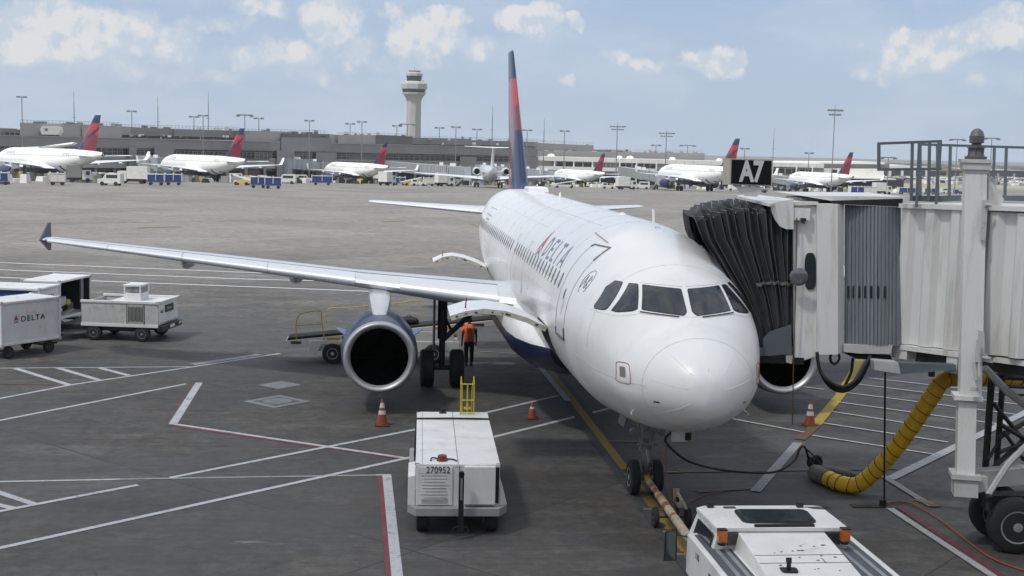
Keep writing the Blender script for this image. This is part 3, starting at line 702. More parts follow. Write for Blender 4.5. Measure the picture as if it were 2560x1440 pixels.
# cabin windows
for sd in (-1, 1):
    for k in range(47):
        if k in (18, 45, 46): continue
        y = 6.07+.533*k; z = 4.56
        ov = [(y+.118*math.cos(a), z+.175*math.sin(a)) for a in [2*math.pi*i/14 for i in range(14)]]
        if sd > 0 and k > 36: continue
        w = patch(ov, side(sd), 'window', mat('window_surround', (.13, .13, .14), .45), main, .3, .004)
        if sd < 0: patch([(y+.078*math.cos(a)+.012, z+.135*math.sin(a)) for a in [2*math.pi*i/12 for i in range(12)]], side(sd), 'pane', mat('cabin_pane', (.22, .24, .25), .12, coat=.5), w, .3, .008)
    # doors
    for y0, y1, z0, z1 in ((4.62, 5.62, 3.45, 5.40), (29.3, 30.2, 3.5, 5.2)):
        o = strip(roundpoly([(y0, z0), (y1, z0), (y1, z1), (y0, z1)], .14), .016, side(sd), 'cabin_door', mat('door_line', (.45, .46, .48), .5), main, closed=True)
        if y0 < 10:
            strip([(y0, z1-.28), (y0+.02, z1), (y1-.1, z1), (y1, z1-.05)], .05, side(sd), 'door_corner', GREYMARK, o, .004)
            strip([(y0+.0, z0+.25), (y0+.0, z0), (y1, z0), (y1, z0+.15)], .06, side(sd), 'door_corner', mat('scuff_plate', (.10, .10, .11), .5), o, .004)
            patch([(y0+.55+.07*math.cos(a), 4.36+.12*math.sin(a)) for a in [2*math.pi*i/12 for i in range(12)]], side(sd), 'door_window', mat('door_window', (.12, .13, .14), .3), o, .3)
            for q in range(4): patch([(y0+.32+q*.04, 4.1-q*.06), (y0+.42+q*.04, 4.1-q*.06), (y0+.42+q*.04, 4.3-q*.06), (y0+.40+q*.04, 4.3-q*.06)], side(sd), 'door_marking', SEAM2, o, .3)
    for y0 in (15.0, 12.15):
        strip([(y0+.55, 4.75), (y0+.52, 4.95), (y0+.3, 4.95), (y0+.22, 4.75), (y0+.15, 4.0), (y0+.2, 3.6), (y0+.32, 3.55), (y0+.38, 3.75)], .012, side(sd), 'exit_seam', SEAM2, main)
for ys in (2.95, 6.55, 8.7, 10.9, 14.2, 16.3, 18.3, 20.4, 22.4, 24.5, 26.0):
    rg = fus_ring(ys, 48, 1.0)
    mb = MB(); mb.tube([(x*1.0015, y, 3.8+(z-3.8)*1.0015) for x, y, z in rg[2:25]], .0035, 4); mb.build('skin_seam', SEAM2, main, 'all')
for zz in (2.75, 3.35, 4.15):
    strip([(6.6+k*.8, zz) for k in range(26)], .004, side(-1), 'skin_seam', SEAM2, main)
for x0, ya, yb in ((-1.30, 12, 27), (-.75, 7, 16), (.4, 6, 22), (.95, 5, 14)):
    strip([(x0, ya+(yb-ya)*k/12) for k in range(13)], .006, lambda x, y, off: on_top(x, y, off), 'skin_seam', SEAM2, main)
strip([(-.995, 6.5), (-1.0, 5.9), (-.99, 5.3), (-.975, 4.98)], .02, lambda x, y, off: on_top(x, y, off), 'drain_mast', mat('brass_probe', (.40, .34, .22), .4, .5), main, .03)
# airline title above the windows (starboard reads tail to nose, port nose to tail)
def title(sd, y_start, y_end, z0, z1):
    d = -1 if sd < 0 else 1
    H_ = z1-z0
    def L(poly, name='title_letter', mt=GREYMARK):
        pts = [(y_start+(y_end-y_start)*u, z0+H_*v) for u, v in poly]
        if (sd < 0): pts = pts[::-1]
        return patch(pts, side(sd), name, mt, main, .12, .004)
    W_ = .155; st = [0, .225, .42, .60, .80]
    t_ = .036; e = .2
    x = st[0]; # D as stroked outline
    out = []
    L([(x, 0), (x+t_, 0), (x+t_, 1), (x, 1)]); 
    arc = [(x+t_+(W_-t_)*math.sin(a), .5-.5*math.cos(a)) for a in [math.pi*k/10 for k in range(11)]]
    arci = [(x+t_+(W_-2*t_)*math.sin(a), .5-.34*math.cos(a)) for a in [math.pi*k/10 for k in range(11)]]
    for k in range(10): L([arc[k], arc[k+1], arci[k+1], arci[k]])
    x = st[1]
    for pl in ([(x, 0), (x+t_, 0), (x+t_, 1), (x, 1)], [(x+t_, .84), (x+.12, .84), (x+.12, 1), (x+t_, 1)], [(x+t_, .43), (x+.11, .43), (x+.11, .58), (x+t_, .58)], [(x+t_, 0), (x+.12, 0), (x+.12, .16), (x+t_, .16)]): L(pl)
    x = st[2]
    for pl in ([(x, 0), (x+t_, 0), (x+t_, 1), (x, 1)], [(x+t_, 0), (x+.12, 0), (x+.12, .16), (x+t_, .16)]): L(pl)
    x = st[3]-.02
    for pl in ([(x+.055, 0), (x+.055+t_, 0), (x+.055+t_, .84), (x+.055, .84)], [(x, .84), (x+.15, .84), (x+.15, 1), (x, 1)]): L(pl)
    x = st[4]-.01
    for pl in ([(x, 0), (x+t_*1.05, 0), (x+.095+t_*.4, 1), (x+.095-t_*.3, 1)], [(x+.19-t_*1.05, 0), (x+.19, 0), (x+.095+t_*.4, 1), (x+.095-t_*.3, 1)], [(x+.05, .22), (x+.14, .22), (x+.125, .36), (x+.065, .36)]): L(pl)
    # three-part red triangle emblem
    y0 = y_start-d*1.16; s_ = d
    for pl in ([(0, .06), (.42, 1.12), (.47, .62), (.11, -.10)][0:0], ):
        pass
    em = lambda pts, mt: patch([(y0+s_*a*.92, z0+H_*b) for a, b in (pts if sd > 0 else pts[::-1])], side(sd), 'emblem', mt, main, .12, .004)
    em([(.0, -.18), (.50, .05), (.50, .36), (.12, .08)][0:0] or [(.02, -.18), (.5, .30), (.5, .02)], WREDM); em([(.98, -.18), (.5, .02), (.5, .30)], WREDM)
    em([(.08, .04), (.5, 1.22), (.5, .44)], WREDM); em([(.92, .04), (.5, .44), (.5, 1.22)], WREDM)
title(-1, 10.08, 6.62, 4.76, 5.24); title(1, 6.62, 10.08, 4.76, 5.24)
# small alliance roundel ahead of the door, starboard; registration aft
for sd in (-1, 1):
    strip([(4.12+.21*math.cos(a), 4.72+.24*math.sin(a)) for a in [R(-60)+R(290)*k/18 for k in range(19)]], .012, side(sd), 'roundel', GREYMARK, main)
    for pl in ([(4.27, 4.6), (4.2, 4.86), (4.1, 4.6)], [(4.24, 4.72), (4.12, 4.72)], [(4.06, 4.6), (4.06, 4.86), (3.98, 4.8), (4.06, 4.72), (3.96, 4.6)]): strip(pl, .014, side(sd), 'roundel', GREYMARK, main)
    for k in range(6): patch([(25.2+k*.34, 4.92), (25.42+k*.34, 4.92), (25.42+k*.34, 5.2), (25.2+k*.34, 5.2)], side(sd), 'aft_lettering', GREYMARK, main, .4)
    for k in range(5): patch([(25.4+k*.24, 4.76), (25.52+k*.24, 4.76), (25.52+k*.24, 4.82), (25.4+k*.24, 4.82)], side(sd), 'aft_lettering', mat('lettering_red', (.45, .1, .1), .5), main, .4)
# crown: blade antenna, fairings, beacons
mb = MB(); p = on_top(.1, 5.5, -.01); mb.loft([[(p[0]+dx, p[1]-.02+dy+sh, z) for dx, dy in ((-.012, 0), (0, -.12), (.012, 0), (0, .14))] for z, sh in ((p[2], 0), (p[2]+.40, .12))]); mb.build('blade_antenna', WHITE, main)
mb = MB(); p = on_top(.1, 26.2, -.02); mb.loft([[(.1+x*s, 26.2+y*s, p[2]+z) for x, y in ((-.38, -.7), (.38, -.7), (.38, .7), (-.38, .7))] for z, s in ((0, 1), (.14, .96), (.18, .85))]); mb.build('antenna_radome', WHITE, main, 30)
for x, y, r_, h_ in ((.05, 19.5, .05, .2), (.2, 9.6, .10, .06), (.35, 5.8, .07, .02), (.2, 5.2, .09, .015), (0, 16.0, .09, .03)):
    mb = MB(); p = on_top(x, y, -.01); mb.lathe(p, (0, 0, 1), [(0, r_), (h_*.6, r_*.8), (h_, r_*.3)], 12); mb.build('crown_fitting', WHITE, main, True)
# cargo doors swung open and the dark holds
def cargo(pn, pf, Yn, Yf, hole, name='cargo_door'):
    mb = MB(); A = [atY(x, y, Yn) for x, y in pn]; B_ = [atY(x, y, Yf) for x, y in pf]; n = len(A); th = .11
    def nrm(L_, i):
        t_ = (L_[min(i+1, n-1)]-L_[max(i-1, 0)]).normalized(); return Vector((t_.z, 0, -t_.x))
    rings = []
    for i in range(n):
        na = nrm(A, i); nb = nrm(B_, i)
        if na.z > 0: na = -na
        if nb.z > 0: nb = -nb
        rings.append([tuple(A[i]), tuple(B_[i]), tuple(B_[i]+nb*th), tuple(A[i]+na*th)])
    mb.loft(rings)
    for k, f in enumerate(mb.f):
        ys = [mb.v[j][1] for j in f]; zt = 0
    d_ = mb.build(name, [WHITE], main, smooth=40)
    m2 = MB(); R2 = []
    for i in range(n):
        na = nrm(A, i); na = -na if na.z > 0 else na; R2.append([tuple(A[i]+Vector((0, -.012, 0))-na*.004), tuple(A[i]+Vector((0, .03, 0))+na*.002), tuple(A[i]+na*(th+.004)+Vector((0, .03, 0))), tuple(A[i]+na*(th+.004)+Vector((0, -.012, 0)))])
    m2.loft(R2); m2.build('rim', CREAM, d_)
    rn = random.Random(5); m4 = MB()
    for i in range(9):
        k = rn.uniform(.3, n-1.3); i0 = int(k); p = A[i0].lerp(A[i0+1], k-i0); m4 = MB(); m4.box((p.x, p.y-.016, p.z-.06), (rn.uniform(.03, .07), .012, rn.uniform(.02, .04))); m4.build('latch', DARK, d_)
    m3 = MB(); q = A[1].lerp(B_[1], .3); m3.cyl(q, q+Vector((.02, 0, .24)), .018, 8, r2=.012); m3.build('locking_pin', mat('pin_red', (.22, .02, .02), .5), d_)
    patch([(y, z) for y, z in hole], side(-1), 'cargo_hold', HOLE, main, .15, .006)
    return A, B_
cargo([(1125, 790), (1165, 778), (1212, 772), (1265, 778), (1320, 795), (1368, 818)], [(1118, 765), (1160, 752), (1210, 750), (1255, 757), (1300, 773), (1338, 793)], 7.25, 9.05, [(7.25, 3.36), (9.05, 3.36), (9.05, 2.0), (7.25, 2.0)])
cargo([(1083, 655), (1106, 643), (1130, 639), (1160, 645), (1190, 656), (1218, 670)], [(1081, 645), (1106, 634), (1130, 631), (1158, 636), (1187, 646), (1214, 659)], 24.1, 25.9, [(24.1, 3.15), (25.8, 3.15), (25.8, 2.35), (24.1, 2.25)])
# ground power receptacle flap under the nose
mb = MB(); mb.box((.33, 3.4, 1.66), (.34, .03, .22)); mb.box((.5, 3.38, 1.66), (.12, .04, .16), 1); mb.build('service_flap', [WHITE, DARK], main)
# ------------------------------------------------------------------ shared finishes
PW = mat('equipment_white', (.70, .71, .71), .42, 0, .09, 1.6, dirt=.55, dirtcol=(.33, .31, .28), dscale=1.9, chip=.75)
PWD = mat('equipment_white_worn', (.50, .50, .49), .5, 0, .14, 2, dirt=.75, dirtcol=(.20, .19, .17), dscale=2.2, chip=.6)
BRW = mat('bridge_white', (.73, .73, .71), .5, 0, .06, 1.0, dirt=.6, dirtcol=(.34, .31, .26), dscale=1.5, stretch=(1.8, 1.8, .28), chip=.4)
BRG = mat('bridge_grey_slats', (.22, .245, .265), .45, 0, .12, 3, dirt=.3, stretch=(3, 3, .3))
RAILG = mat('rail_grey', (.11, .135, .15), .5, 0, .1, 4, dirt=.3)
BLK = mat('black_paint', (.012, .012, .013), .5, 0, .2, 5)
FABR = mat('canopy_fabric', (.036, .037, .039), .62, 0, .3, 5, dirt=.35, dirtcol=(.06, .06, .06), bump=.4, bscale=18)
RUB = mat('cable_rubber', (.012, .012, .012), .6)
YEL = mat('safety_yellow', (.55, .42, .03), .5, 0, .1, 5, dirt=.3)
AMB = mat('amber_lens', (.50, .12, .008), .2, 0, .15, 8, coat=.6)
REDB = mat('dull_red_lens', (.16, .035, .03), .35)
ORG = mat('cone_orange', (.27, .052, .022), .6, 0, .25, 8, dirt=.9, dirtcol=(.08, .04, .03))
RETRO = mat('cone_white_band', (.55, .55, .55), .5, 0, .1, 8, dirt=.4)
GLZ = mat('vehicle_glass', (.03, .04, .045), .08, 0, .3, 4, spec=.7)
BLUEC = mat('cart_blue', (.012, .03, .15), .5, 0, .15, 3, dirt=.2)
CINT = mat('cart_interior', (.02, .022, .035), .8)
INK = mat('ink_navy', (.02, .025, .05), .5)
WRED2 = mat('emblem_red', (.35, .03, .04), .4)
def mtx(o, ex, ez_up, loc):
    """x axis along ex, local y up, local z toward the viewer"""
    ex = Vector(ex).normalized(); up = Vector(ez_up).normalized(); n = ex.cross(up)
    M = Matrix((ex, up, n)).transposed().to_4x4(); M.translation = loc; o.matrix_local = M
def emblem(parent, ex, loc, h, mt=None):
    mb = MB()
    for pl in ([(-.5, -.42), (0, -.1), (0, -.28)], [(.5, -.42), (0, -.28), (0, -.1)], [(-.38, -.12), (0, .62), (0, .08)], [(.38, -.12), (0, .08), (0, .62)]):
        mb.extr([(a*h, b*h, 0) for a, b in pl], (0, 0, .003))
    o = mb.build('emblem', mt or WRED2, parent); mtx(o, ex, (0, 0, 1), loc); return o
# ------------------------------------------------------------------ boarding bridge
DB = 26.15
FV = Vector(_f).normalized(); FH = Vector((FV.x, FV.y, 0)).normalized()
bridge = thing('boarding_bridge', 'covered white boarding bridge with ribbed side docked at the near airliner', 'boarding bridge')
def pd(x, y, D=DB): return tuple(atD(x, y, D))
def slab(pix, D, depth, name, mt, parent=bridge, smooth=False):
    mb = MB(); mb.extr([pd(x, y, D) for x, y in pix], FH*depth); return mb.build(name, mt, parent, smooth)
slab([(1981, 512), (2040, 514), (2041, 890), (1984, 910)], DB, 2.7, 'cab_wall', BRW)
slab([(2043, 510), (2094, 510), (2095, 886), (2043, 887)], DB-.12, 2.9, 'cab_wall', BRW)
mb = MB(); mb.extr([pd(2094, 510, DB-.12), pd(2110, 511, DB+.12), pd(2109, 878, DB+.12), pd(2095, 886, DB-.12)], FH*2.6); mb.build('cab_corner', BRW, bridge)
slab([(1981, 519), (2026, 521), (2024, 551), (1984, 551)], DB-.14, .14, 'control_box', BRW)
slab([(1978, 505), (2046, 505), (2046, 512), (1978, 514)], DB-.1, 2.9, 'cab_roof', BRW)
slab([(2005, 496), (2088, 495), (2088, 503), (2005, 505)], DB+.6, 1.6, 'roof_unit', PWD)
mb = MB()
for x, y in ((2006, 551), (2010, 553)): mb.cyl(pd(x, y, DB-.2), pd(x, y+7, DB-.2), .02, 8)
mb.box(pd(2008, 549, DB-.18), (.1, .08, .06)); mb.build('broken_lamp', DARK, bridge)
# oval window and round mirror on the cab side
def ovalpx(cx, cy, rx, ry, pw=2.6, n=28):
    o = []
    for i in range(n):
        a = 2*math.pi*i/n; c, s = math.cos(a), math.sin(a)
        o.append((cx+rx*math.copysign(abs(c)**(2/pw), c), cy+ry*math.copysign(abs(s)**(2/pw), s)))
    return o
slab(ovalpx(2026, 678, 14, 46, 3.2), DB-.03, .03, 'cab_window', BLK); slab(ovalpx(2026, 678, 11, 42, 3.2), DB-.035, .01, 'pane', GLZ, kids(bridge)[-1])
mb = MB(); c = Vector(pd(1997, 692, DB-.3)); mb.lathe(c, -FH+Vector((-.3, 0, 0)), [(-.05, .08), (-.01, .17), (0, .185), (.012, .165), (.035, .09), (.04, .01)], 24); mir = mb.build('round_mirror', mat('mirror_grey', (.16, .17, .18), .12, .4), bridge, True)
mb = MB(); mb.tube([pd(1992, 545, DB-.17), pd(1990, 700, DB-.2), pd(1984, 905, DB-.16), pd(1981, 1060, DB-.1)], .012, 6); mb.build('hanging_cord', mat('rust_cord', (.12, .05, .03), .7), bridge)
# curved curtain of grey slats with slit windows
NS = 15; mb = MB(); crv = []
for k in range(NS+1):
    u = k/NS; crv.append((2112+(2252-2112)*u, DB+.20-.22*math.sin(math.pi*u*.8)))
for k in range(NS):
    (x0, d0), (x1, d1) = crv[k], crv[k+1]
    yt = 512+6*k/NS; yb = 872-12*math.sin(min(1, k/4)*math.pi/2)+4*k/NS
    xm = (x0*2+x1)/3; xm2 = (x0+2*x1)/3
    q = [pd(x0, yt, d0), pd(xm, yt, d0-.03), pd(xm2, yt, d1-.03), pd(x1, yt, d1), pd(x1, yt, d1+.05), pd(x0, yt, d0+.05)]
    q2 = [pd(x0-1.2, yb, d0), pd(xm-1.2, yb, d0-.03), pd(xm2-1.2, yb, d1-.03), pd(x1-1.2, yb, d1), pd(x1-1.2, yb, d1+.05), pd(x0-1.2, yb, d0+.05)]
    mb.loft([q2, q])
cur = mb.build('slat_curtain', BRG, bridge)
mb = MB()
for x in (2121, 2134, 2148, 2163, 2179, 2196, 2212):
    D = DB+.20-.22*math.sin(math.pi*((x-2112)/140)*.8)-.045; mb.extr([pd(x-2.2, 715, D), pd(x+2.2, 715, D), pd(x+2, 745, D), pd(x-2.4, 745, D)], FH*.02)
mb.build('slit_window', BLK, cur)
slab([(2084, 502), (2258, 497), (2254, 517), (2084, 510)], DB-.05, 2.5, 'head_beam', BLK)
slab([(2000, 489), (2262, 492), (2262, 500), (2084, 503)], DB+.1, 2.6, 'roof_panel', BRW)
slab([(2110, 862), (2232, 862), (2226, 885), (2150, 884), (2110, 880)], DB-.02, 2.2, 'floor_edge', PWD)
slab([(2112, 884), (2226, 887), (2232, 902), (2140, 897)], DB+.15, 2.0, 'floor_beam', BLK)
# corrugated tunnel, two telescoping sections running back to the concourse
A0 = Vector(atD(2246, 700, 26.25)); A1 = Vector(atD(2560, 700, 24.0)); A0.z = A1.z = 0
TD = (A1-A0).normalized(); TN = Vector((TD.y, -TD.x, 0)); TN = TN if TN.dot(Vector((CX, CY, 0))-A0) > 0 else -TN
def corr(p0, L, z0, z1, zs0, zs1, name, pitch=.58, dep=.11, off=0., wid=2.5):
    mb = MB(); s = 0; P = []
    while s < L:
        for f, o in ((0, 0), (.30, 0), (.48, dep), (.82, dep)):
            ss = s+f*pitch
            if ss <= L: P.append((ss, o))
        s += pitch
    P.append((L, 0))
    bot = []; top = []
    for ss, o in P:
        q = p0+TD*ss+TN*(off-o); zr = ss/L
        bot.append((q.x, q.y, z0+(zs0-z0)*zr)); top.append((q.x, q.y, z1+(zs1-z1)*zr))
    e = p0+TD*L-TN*(wid-off); b = p0-TN*(wid-off)
    bot += [(e.x, e.y, zs0), (b.x, b.y, z0)]; top += [(e.x, e.y, zs1), (b.x, b.y, z1)]
    mb.loft([bot, top]); return mb.build(name, BRW, bridge)
zt0 = Vector(pd(2246, 519, 26.25)).z; zb0 = Vector(pd(2236, 860, 26.25)).z; zt1 = Vector(pd(2560, 524, 24.0)).z; zb1 = Vector(pd(2560, 900, 24.0)).z
LA = (A1-A0).length; corr(A0, 2.35, zb0, zt0, zb0+(zb1-zb0)*.7, zt0+(zt1-zt0)*.7, 'tunnel_section')
A2 = A0+TD*2.1; corr(A2, 24, zb0+.08, zt0+.03, zb1+.6, zt1+.5, 'tunnel_section', off=.14, wid=2.8)
def along(s, dz, off=0.): q = A0+TD*s+TN*off; return Vector((q.x, q.y, dz))
mb = MB()
for s0, s1, o, za, zb_ in ((-.1, 2.3, .05, zt0, zt0+.05), (2.1, 26, .2, zt0+.06, zt1+.5)):
    q = [along(s0, za, o), along(s1, zb_, o), along(s1, zb_, o-2.9), along(s0, za, o-2.9)]
    mb.extr(q, (0, 0, .09))
mb.build('tunnel_roof', BRW, bridge)
mb = MB()
q = [along(-.05, zb0-.02, .04), along(26, zb1+.62, .18), along(26, zb1+.62, -.1), along(-.05, zb0-.02, -.1)]; mb.extr(q, (0, 0, -.10))
q = [along(-.05, zb0-.30, .02), along(.32, zb0-.30, .02), along(.32, zb0-.30, -.4), along(-.05, zb0-.30, -.4)]; mb.extr(q, (0, 0, .2))
q = [along(1.25, zb0-.42, .02), along(1.5, zb0-.42, .02), along(1.5, zb0-.42, -.1), along(1.25, zb0-.42, -.1)]; mb.extr(q, (0, 0, .36))
mb.build('floor_channel', BRW, bridge)
mb = MB(); q = [along(.3, zb0-.36, -.3), along(26, zb1+.3, -.3), along(26, zb1+.3, -2.3), along(.3, zb0-.36, -2.3)]; mb.extr(q, (0, 0, .26))
for s in (.5, 1.6, 3, 4.5): mb.box(tuple(along(s, zb0-.5, -.6)), (.1, .1, .35))
mb.build('underframe', mat('underframe_dark', (.05, .05, .05), .6, 0, .3, 4, dirt=.3), bridge)
slab([(2184, 902), (2246, 907), (2255, 917), (2253, 935), (2187, 925)], DB-.5, .35, 'counter_plate', PWD)
mb = MB(); mb.extr([pd(2246, 907, DB-.5), pd(2390, 912, 25.1), pd(2390, 925, 25.1), pd(2252, 935, DB-.5)], FH*.2); mb.build('cross_beam', RAILG, bridge)
# lift column pair
def colseg(x0, y0, x1, y1, w, D, mb, d=None, mi=0):
    a = Vector(pd(x0, y0, D)); b = Vector(pd(x1, y1, D)); h = w/2; X = TD.lerp(-TN, 0.0); Yv = TN
    ang = R(18); ex = Vector((math.cos(-ang), math.sin(-ang), 0)); ey = Vector((math.sin(ang), math.cos(ang), 0))
    r_ = lambda p, k=1: [tuple(p+ex*h*i*k+ey*h*j*k) for i, j in ((-1, -1), (1, -1), (1, 1), (-1, 1))]
    mb.loft([r_(b), r_(a)], mi)
def column(D, dx=0, dy=0, sc=1.0):
    mb = MB(); T_ = lambda x, y: (2438+(x-2438)*sc+dx, 398+(y-398)*sc+dy)
    def sg(x0, y0, x1, y1, w): a = T_(x0, y0); b = T_(x1, y1); colseg(*a, *b, w, D, mb)
    sg(2437, 424, 2424, 985, .39); c = mb.build('lift_column', BRW, bridge)
    mb = MB(); sg(2438, 398, 2438, 407, .56); sg(2438, 407, 2438, 424, .50); sg(2438, 424, 2438, 432, .43); mb.build('column_cap', PWD, c)
    mb = MB(); sg(2417, 985, 2417, 996, .52); sg(2416, 996, 2412, 1182, .33); mb.build('inner_column', BRW, c)
    mb = MB(); sg(2412, 1180, 2412, 1192, .54); sg(2412, 1192, 2411, 1236, .44); mb.build('column_foot', PWD, c)
    return c
c = column(24.45)
column(27.3, dx=330, dy=-46, sc=.90)
mb = MB(); p = Vector(pd(2439, 398, 24.45))
mb.lathe(p, (0, 0, 1), [(0, .2), (.05, .21), (.06, .16), (.14, .13), (.2, .12), (.21, .17), (.24, .17), (.25, .10), (.30, .09), (.31, .135), (.44, .14), (.45, .13), (.51, .115), (.555, .08), (.58, .04), (.585, .005)], 20)
for k in range(6): a = k*math.pi/3; mb.cyl(p+Vector((.15*math.cos(a), .15*math.sin(a), .02)), p+Vector((.15*math.cos(a), .15*math.sin(a), .22)), .012, 6)
mb.build('column_finial', mat('grey_cast', (.13, .13, .135), .5, .2, .2, 5, dirt=.4), c, True)
# brackets, hydraulic hose clips between column and tunnel
mb = MB()
mb.extr([pd(2470, 440, 24.3), pd(2486, 445, 24.3), pd(2492, 470, 24.3), pd(2510, 498, 24.2), pd(2500, 522, 24.2), pd(2470, 516, 24.3)], FH*.06)
mb.extr([pd(2458, 500, 24.15), pd(2470, 500, 24.15), pd(2464, 602, 24.15), pd(2452, 600, 24.15)], FH*.05)
mb.cyl(pd(2463, 511, 24.1), pd(2478, 514, 24.1), .035, 8); mb.build('column_bracket', PWD, bridge)
mb = MB()
mb.extr([pd(2449, 826, 24.1), pd(2461, 830, 24.1), pd(2462, 880, 24.1), pd(2480, 900, 24.1), pd(2482, 908, 24.1), pd(2450, 902, 24.1)], FH*.08)
mb.cyl(pd(2443, 850, 24.05), pd(2441, 965, 24.05), .022, 8); mb.cyl(pd(2448, 868, 24.0), pd(2446, 905, 24.0), .06, 10); mb.cyl(pd(2436, 905, 24.05), pd(2440, 950, 24.05), .045, 8)
mb.cyl(pd(2447, 893, 24), pd(2475, 897, 24), .035, 8); mb.cyl(pd(2436, 968, 24.05), pd(2436, 978, 24.05), .07, 8); mb.build('hinge_assembly', PWD, bridge)
# bogie, wheel, braces
wc = Vector(pd(2539, 1319, 24.25)); wc.z = .53
mb = MB()
mb.extr([pd(2440, 1180, 24.5), pd(2600, 1168, 25.4), pd(2600, 1208, 25.4), pd(2440, 1222, 24.5)], FH*.3)
mb.extr([pd(2440, 1195, 24.3), pd(2470, 1193, 24.3), pd(2470, 1228, 24.3), pd(2443, 1232, 24.3)], FH*.2)
mb.tube([pd(2470, 1238, 24.2), pd(2520, 1160, 24.3), pd(2580, 1100, 24.5)], .06, 6)
mb.tube([pd(2462, 920, 24.4), pd(2520, 980, 24.8), pd(2600, 1040, 25.3)], .075, 6); mb.build('axle_frame', PWD, bridge)
mb = MB(); mb.cyl(pd(2470, 1238, 24.2), pd(2475, 1248, 24.1), .06, 8); mb.tube([pd(2474, 1245, 24.2), pd(2470, 1275, 24.2), pd(2485, 1300, 24.2), pd(2500, 1290, 24.2)], .05, 8); mb.cyl(wc+FH*.3, wc+FH*1.2, .12, 10)
mb.box(tuple(wc+FH*.45+Vector((0, 0, .35))), (.9, .35, .3)); mb.build('axle', DARK, bridge)
for dp in (0., .95):
    mb = MB(); mb.wheel(wc+FH*dp, .53, .34, axis=(-FH.x-.12, -FH.y, 0), rim=.58, n=40); mb.build('wheel', [TYRE, mat('bogie_rim', (.34, .35, .35), .5, .2, .15, 6, dirt=.7)], bridge, True)
# dark lattice of the service stair behind the column
mb = MB()
for a, b, r_ in (((2480, 935), (2462, 1190), .07), ((2508, 940), (2490, 1180), .06), ((2462, 1190), (2600, 1060), .05), ((2500, 1060), (2600, 1120), .05), ((2480, 940), (2600, 945), .08), ((2495, 1095), (2600, 1035), .05), ((2470, 1150), (2510, 1080), .04), ((2510, 1080), (2560, 1150), .04), ((2500, 1130), (2600, 1090), .04), ((2485, 1010), (2600, 1150), .045), ((2505, 965), (2600, 970), .04), ((2505, 985), (2600, 990), .03), ((2462, 1192), (2600, 1180), .06)):
    mb.cyl(pd(a[0], a[1], 26.4), pd(b[0], b[1], 26.9), r_, 6)
mb.build('steel_lattice', mat('lattice_dark', (.055, .055, .05), .6, .2, .3, 5, dirt=.4), bridge)
# roof walkway rails
def rail(lst, D, name, r_=.026, mt=RAILG):
    mb = MB()
    for x0, y0, x1, y1 in lst:
        a = Vector(pd(x0, y0, D)); b = Vector(pd(x1, y1, D)); d = b-a; L_ = d.length
        q = d.to_track_quat('Z', 'Y'); mb2 = [tuple((a if k == 0 else b)+q @ Vector((i*r_, j*r_, 0))) for k in (0, 1) for i, j in ((-1, -1), (1, -1), (1, 1), (-1, 1))]
        mb.loft([mb2[:4], mb2[4:]])
    return mb.build(name, mt, bridge)
rail([(2194, 359, 2354, 353), (2197, 359, 2197, 424), (2194, 424, 2353, 422), (2281, 356, 2278, 500), (2324, 355, 2321, 500), (2347, 353, 2340, 518), (2352, 353, 2348, 422), (2298, 358, 2291, 518)], 25.6, 'guard_rail')
rail([(2301, 361, 2560, 369), (2300, 362, 2300, 495), (2374, 429, 2600, 431), (2376, 364, 2373, 490), (2486, 367, 2482, 490), (2516, 368, 2512, 494), (2560, 369, 2640, 371), (2344, 362, 2344, 500)], 27.0, 'guard_rail')
slab([(2275, 489), (2343, 490), (2403, 488), (2403, 502), (2345, 505), (2275, 502)], 25.7, .03, 'toe_board', RAILG)
slab([(2485, 489), (2600, 489), (2600, 504), (2490, 501)], 26.6, .03, 'toe_board', RAILG)
# weather hood and gate sign
hd = [at(1841, 489, 6.52), at(1876, 485, 6.52), at(1984, 497, 6.50), at(1924, 509, 6.44)]
mb = MB(); mb.extr([tuple(hd[3]), tuple(hd[2]), tuple(hd[1]), tuple(hd[0])], (0, 0, -.06))
mb.extr([pd(1924, 508, DB-.25), pd(1984, 498, DB-.18), pd(1984, 573, DB-.18), pd(1966, 573, DB-.2), pd(1950, 566, DB-.22), pd(1938, 550, DB-.24), pd(1931, 533, DB-.25)], FH*.06)
mb.build('weather_hood', BRW, bridge)
sx0 = Vector(pd(1826, 396, 25.9)); sx1 = Vector(pd(1932, 399, 25.95)); ex = (sx1-sx0).normalized(); upv = (Vector(pd(1825, 396, 25.9))-Vector(pd(1824, 463, 25.9))).normalized()
ext = -ex*.13+FH*.12
mb = MB(); mb.extr([pd(1826, 396, 25.9), pd(1932, 399, 25.95), pd(1930, 466, 25.95), pd(1824, 462, 25.9)], ext)
sgn = mb.build('gate_sign', mat('sign_frame_beige', (.42, .40, .34), .6, 0, .15, 3, stretch=(8, 8, 1)), bridge)
mb = MB(); mb.extr([pd(1829.5, 399, 25.885), pd(1929, 402, 25.935), pd(1927, 462.5, 25.935), pd(1827.5, 458.5, 25.885)], FH*.005); mb.build('sign_face', mat('sign_black', (.004, .004, .005), .7, spec=.2), sgn)
ctr = (Vector(pd(1830, 399, 25.87))+Vector(pd(1928, 463, 25.92)))/2
q = txt('A7', .58, mat('sign_letter_grey', (.55, .55, .56), .7), sgn, 'sign_lettering', weight=.022); mtx(q, ex, upv, ctr-upv*.0); q.scale = (.70, 1.0, 1)
mb = MB(); mb.extr([pd(1838, 466, 25.98), pd(1908, 468, 25.98), pd(1893, 492, 26), pd(1864, 490, 26)], FH*.08); mb.build('sign_stem', BRW, sgn)
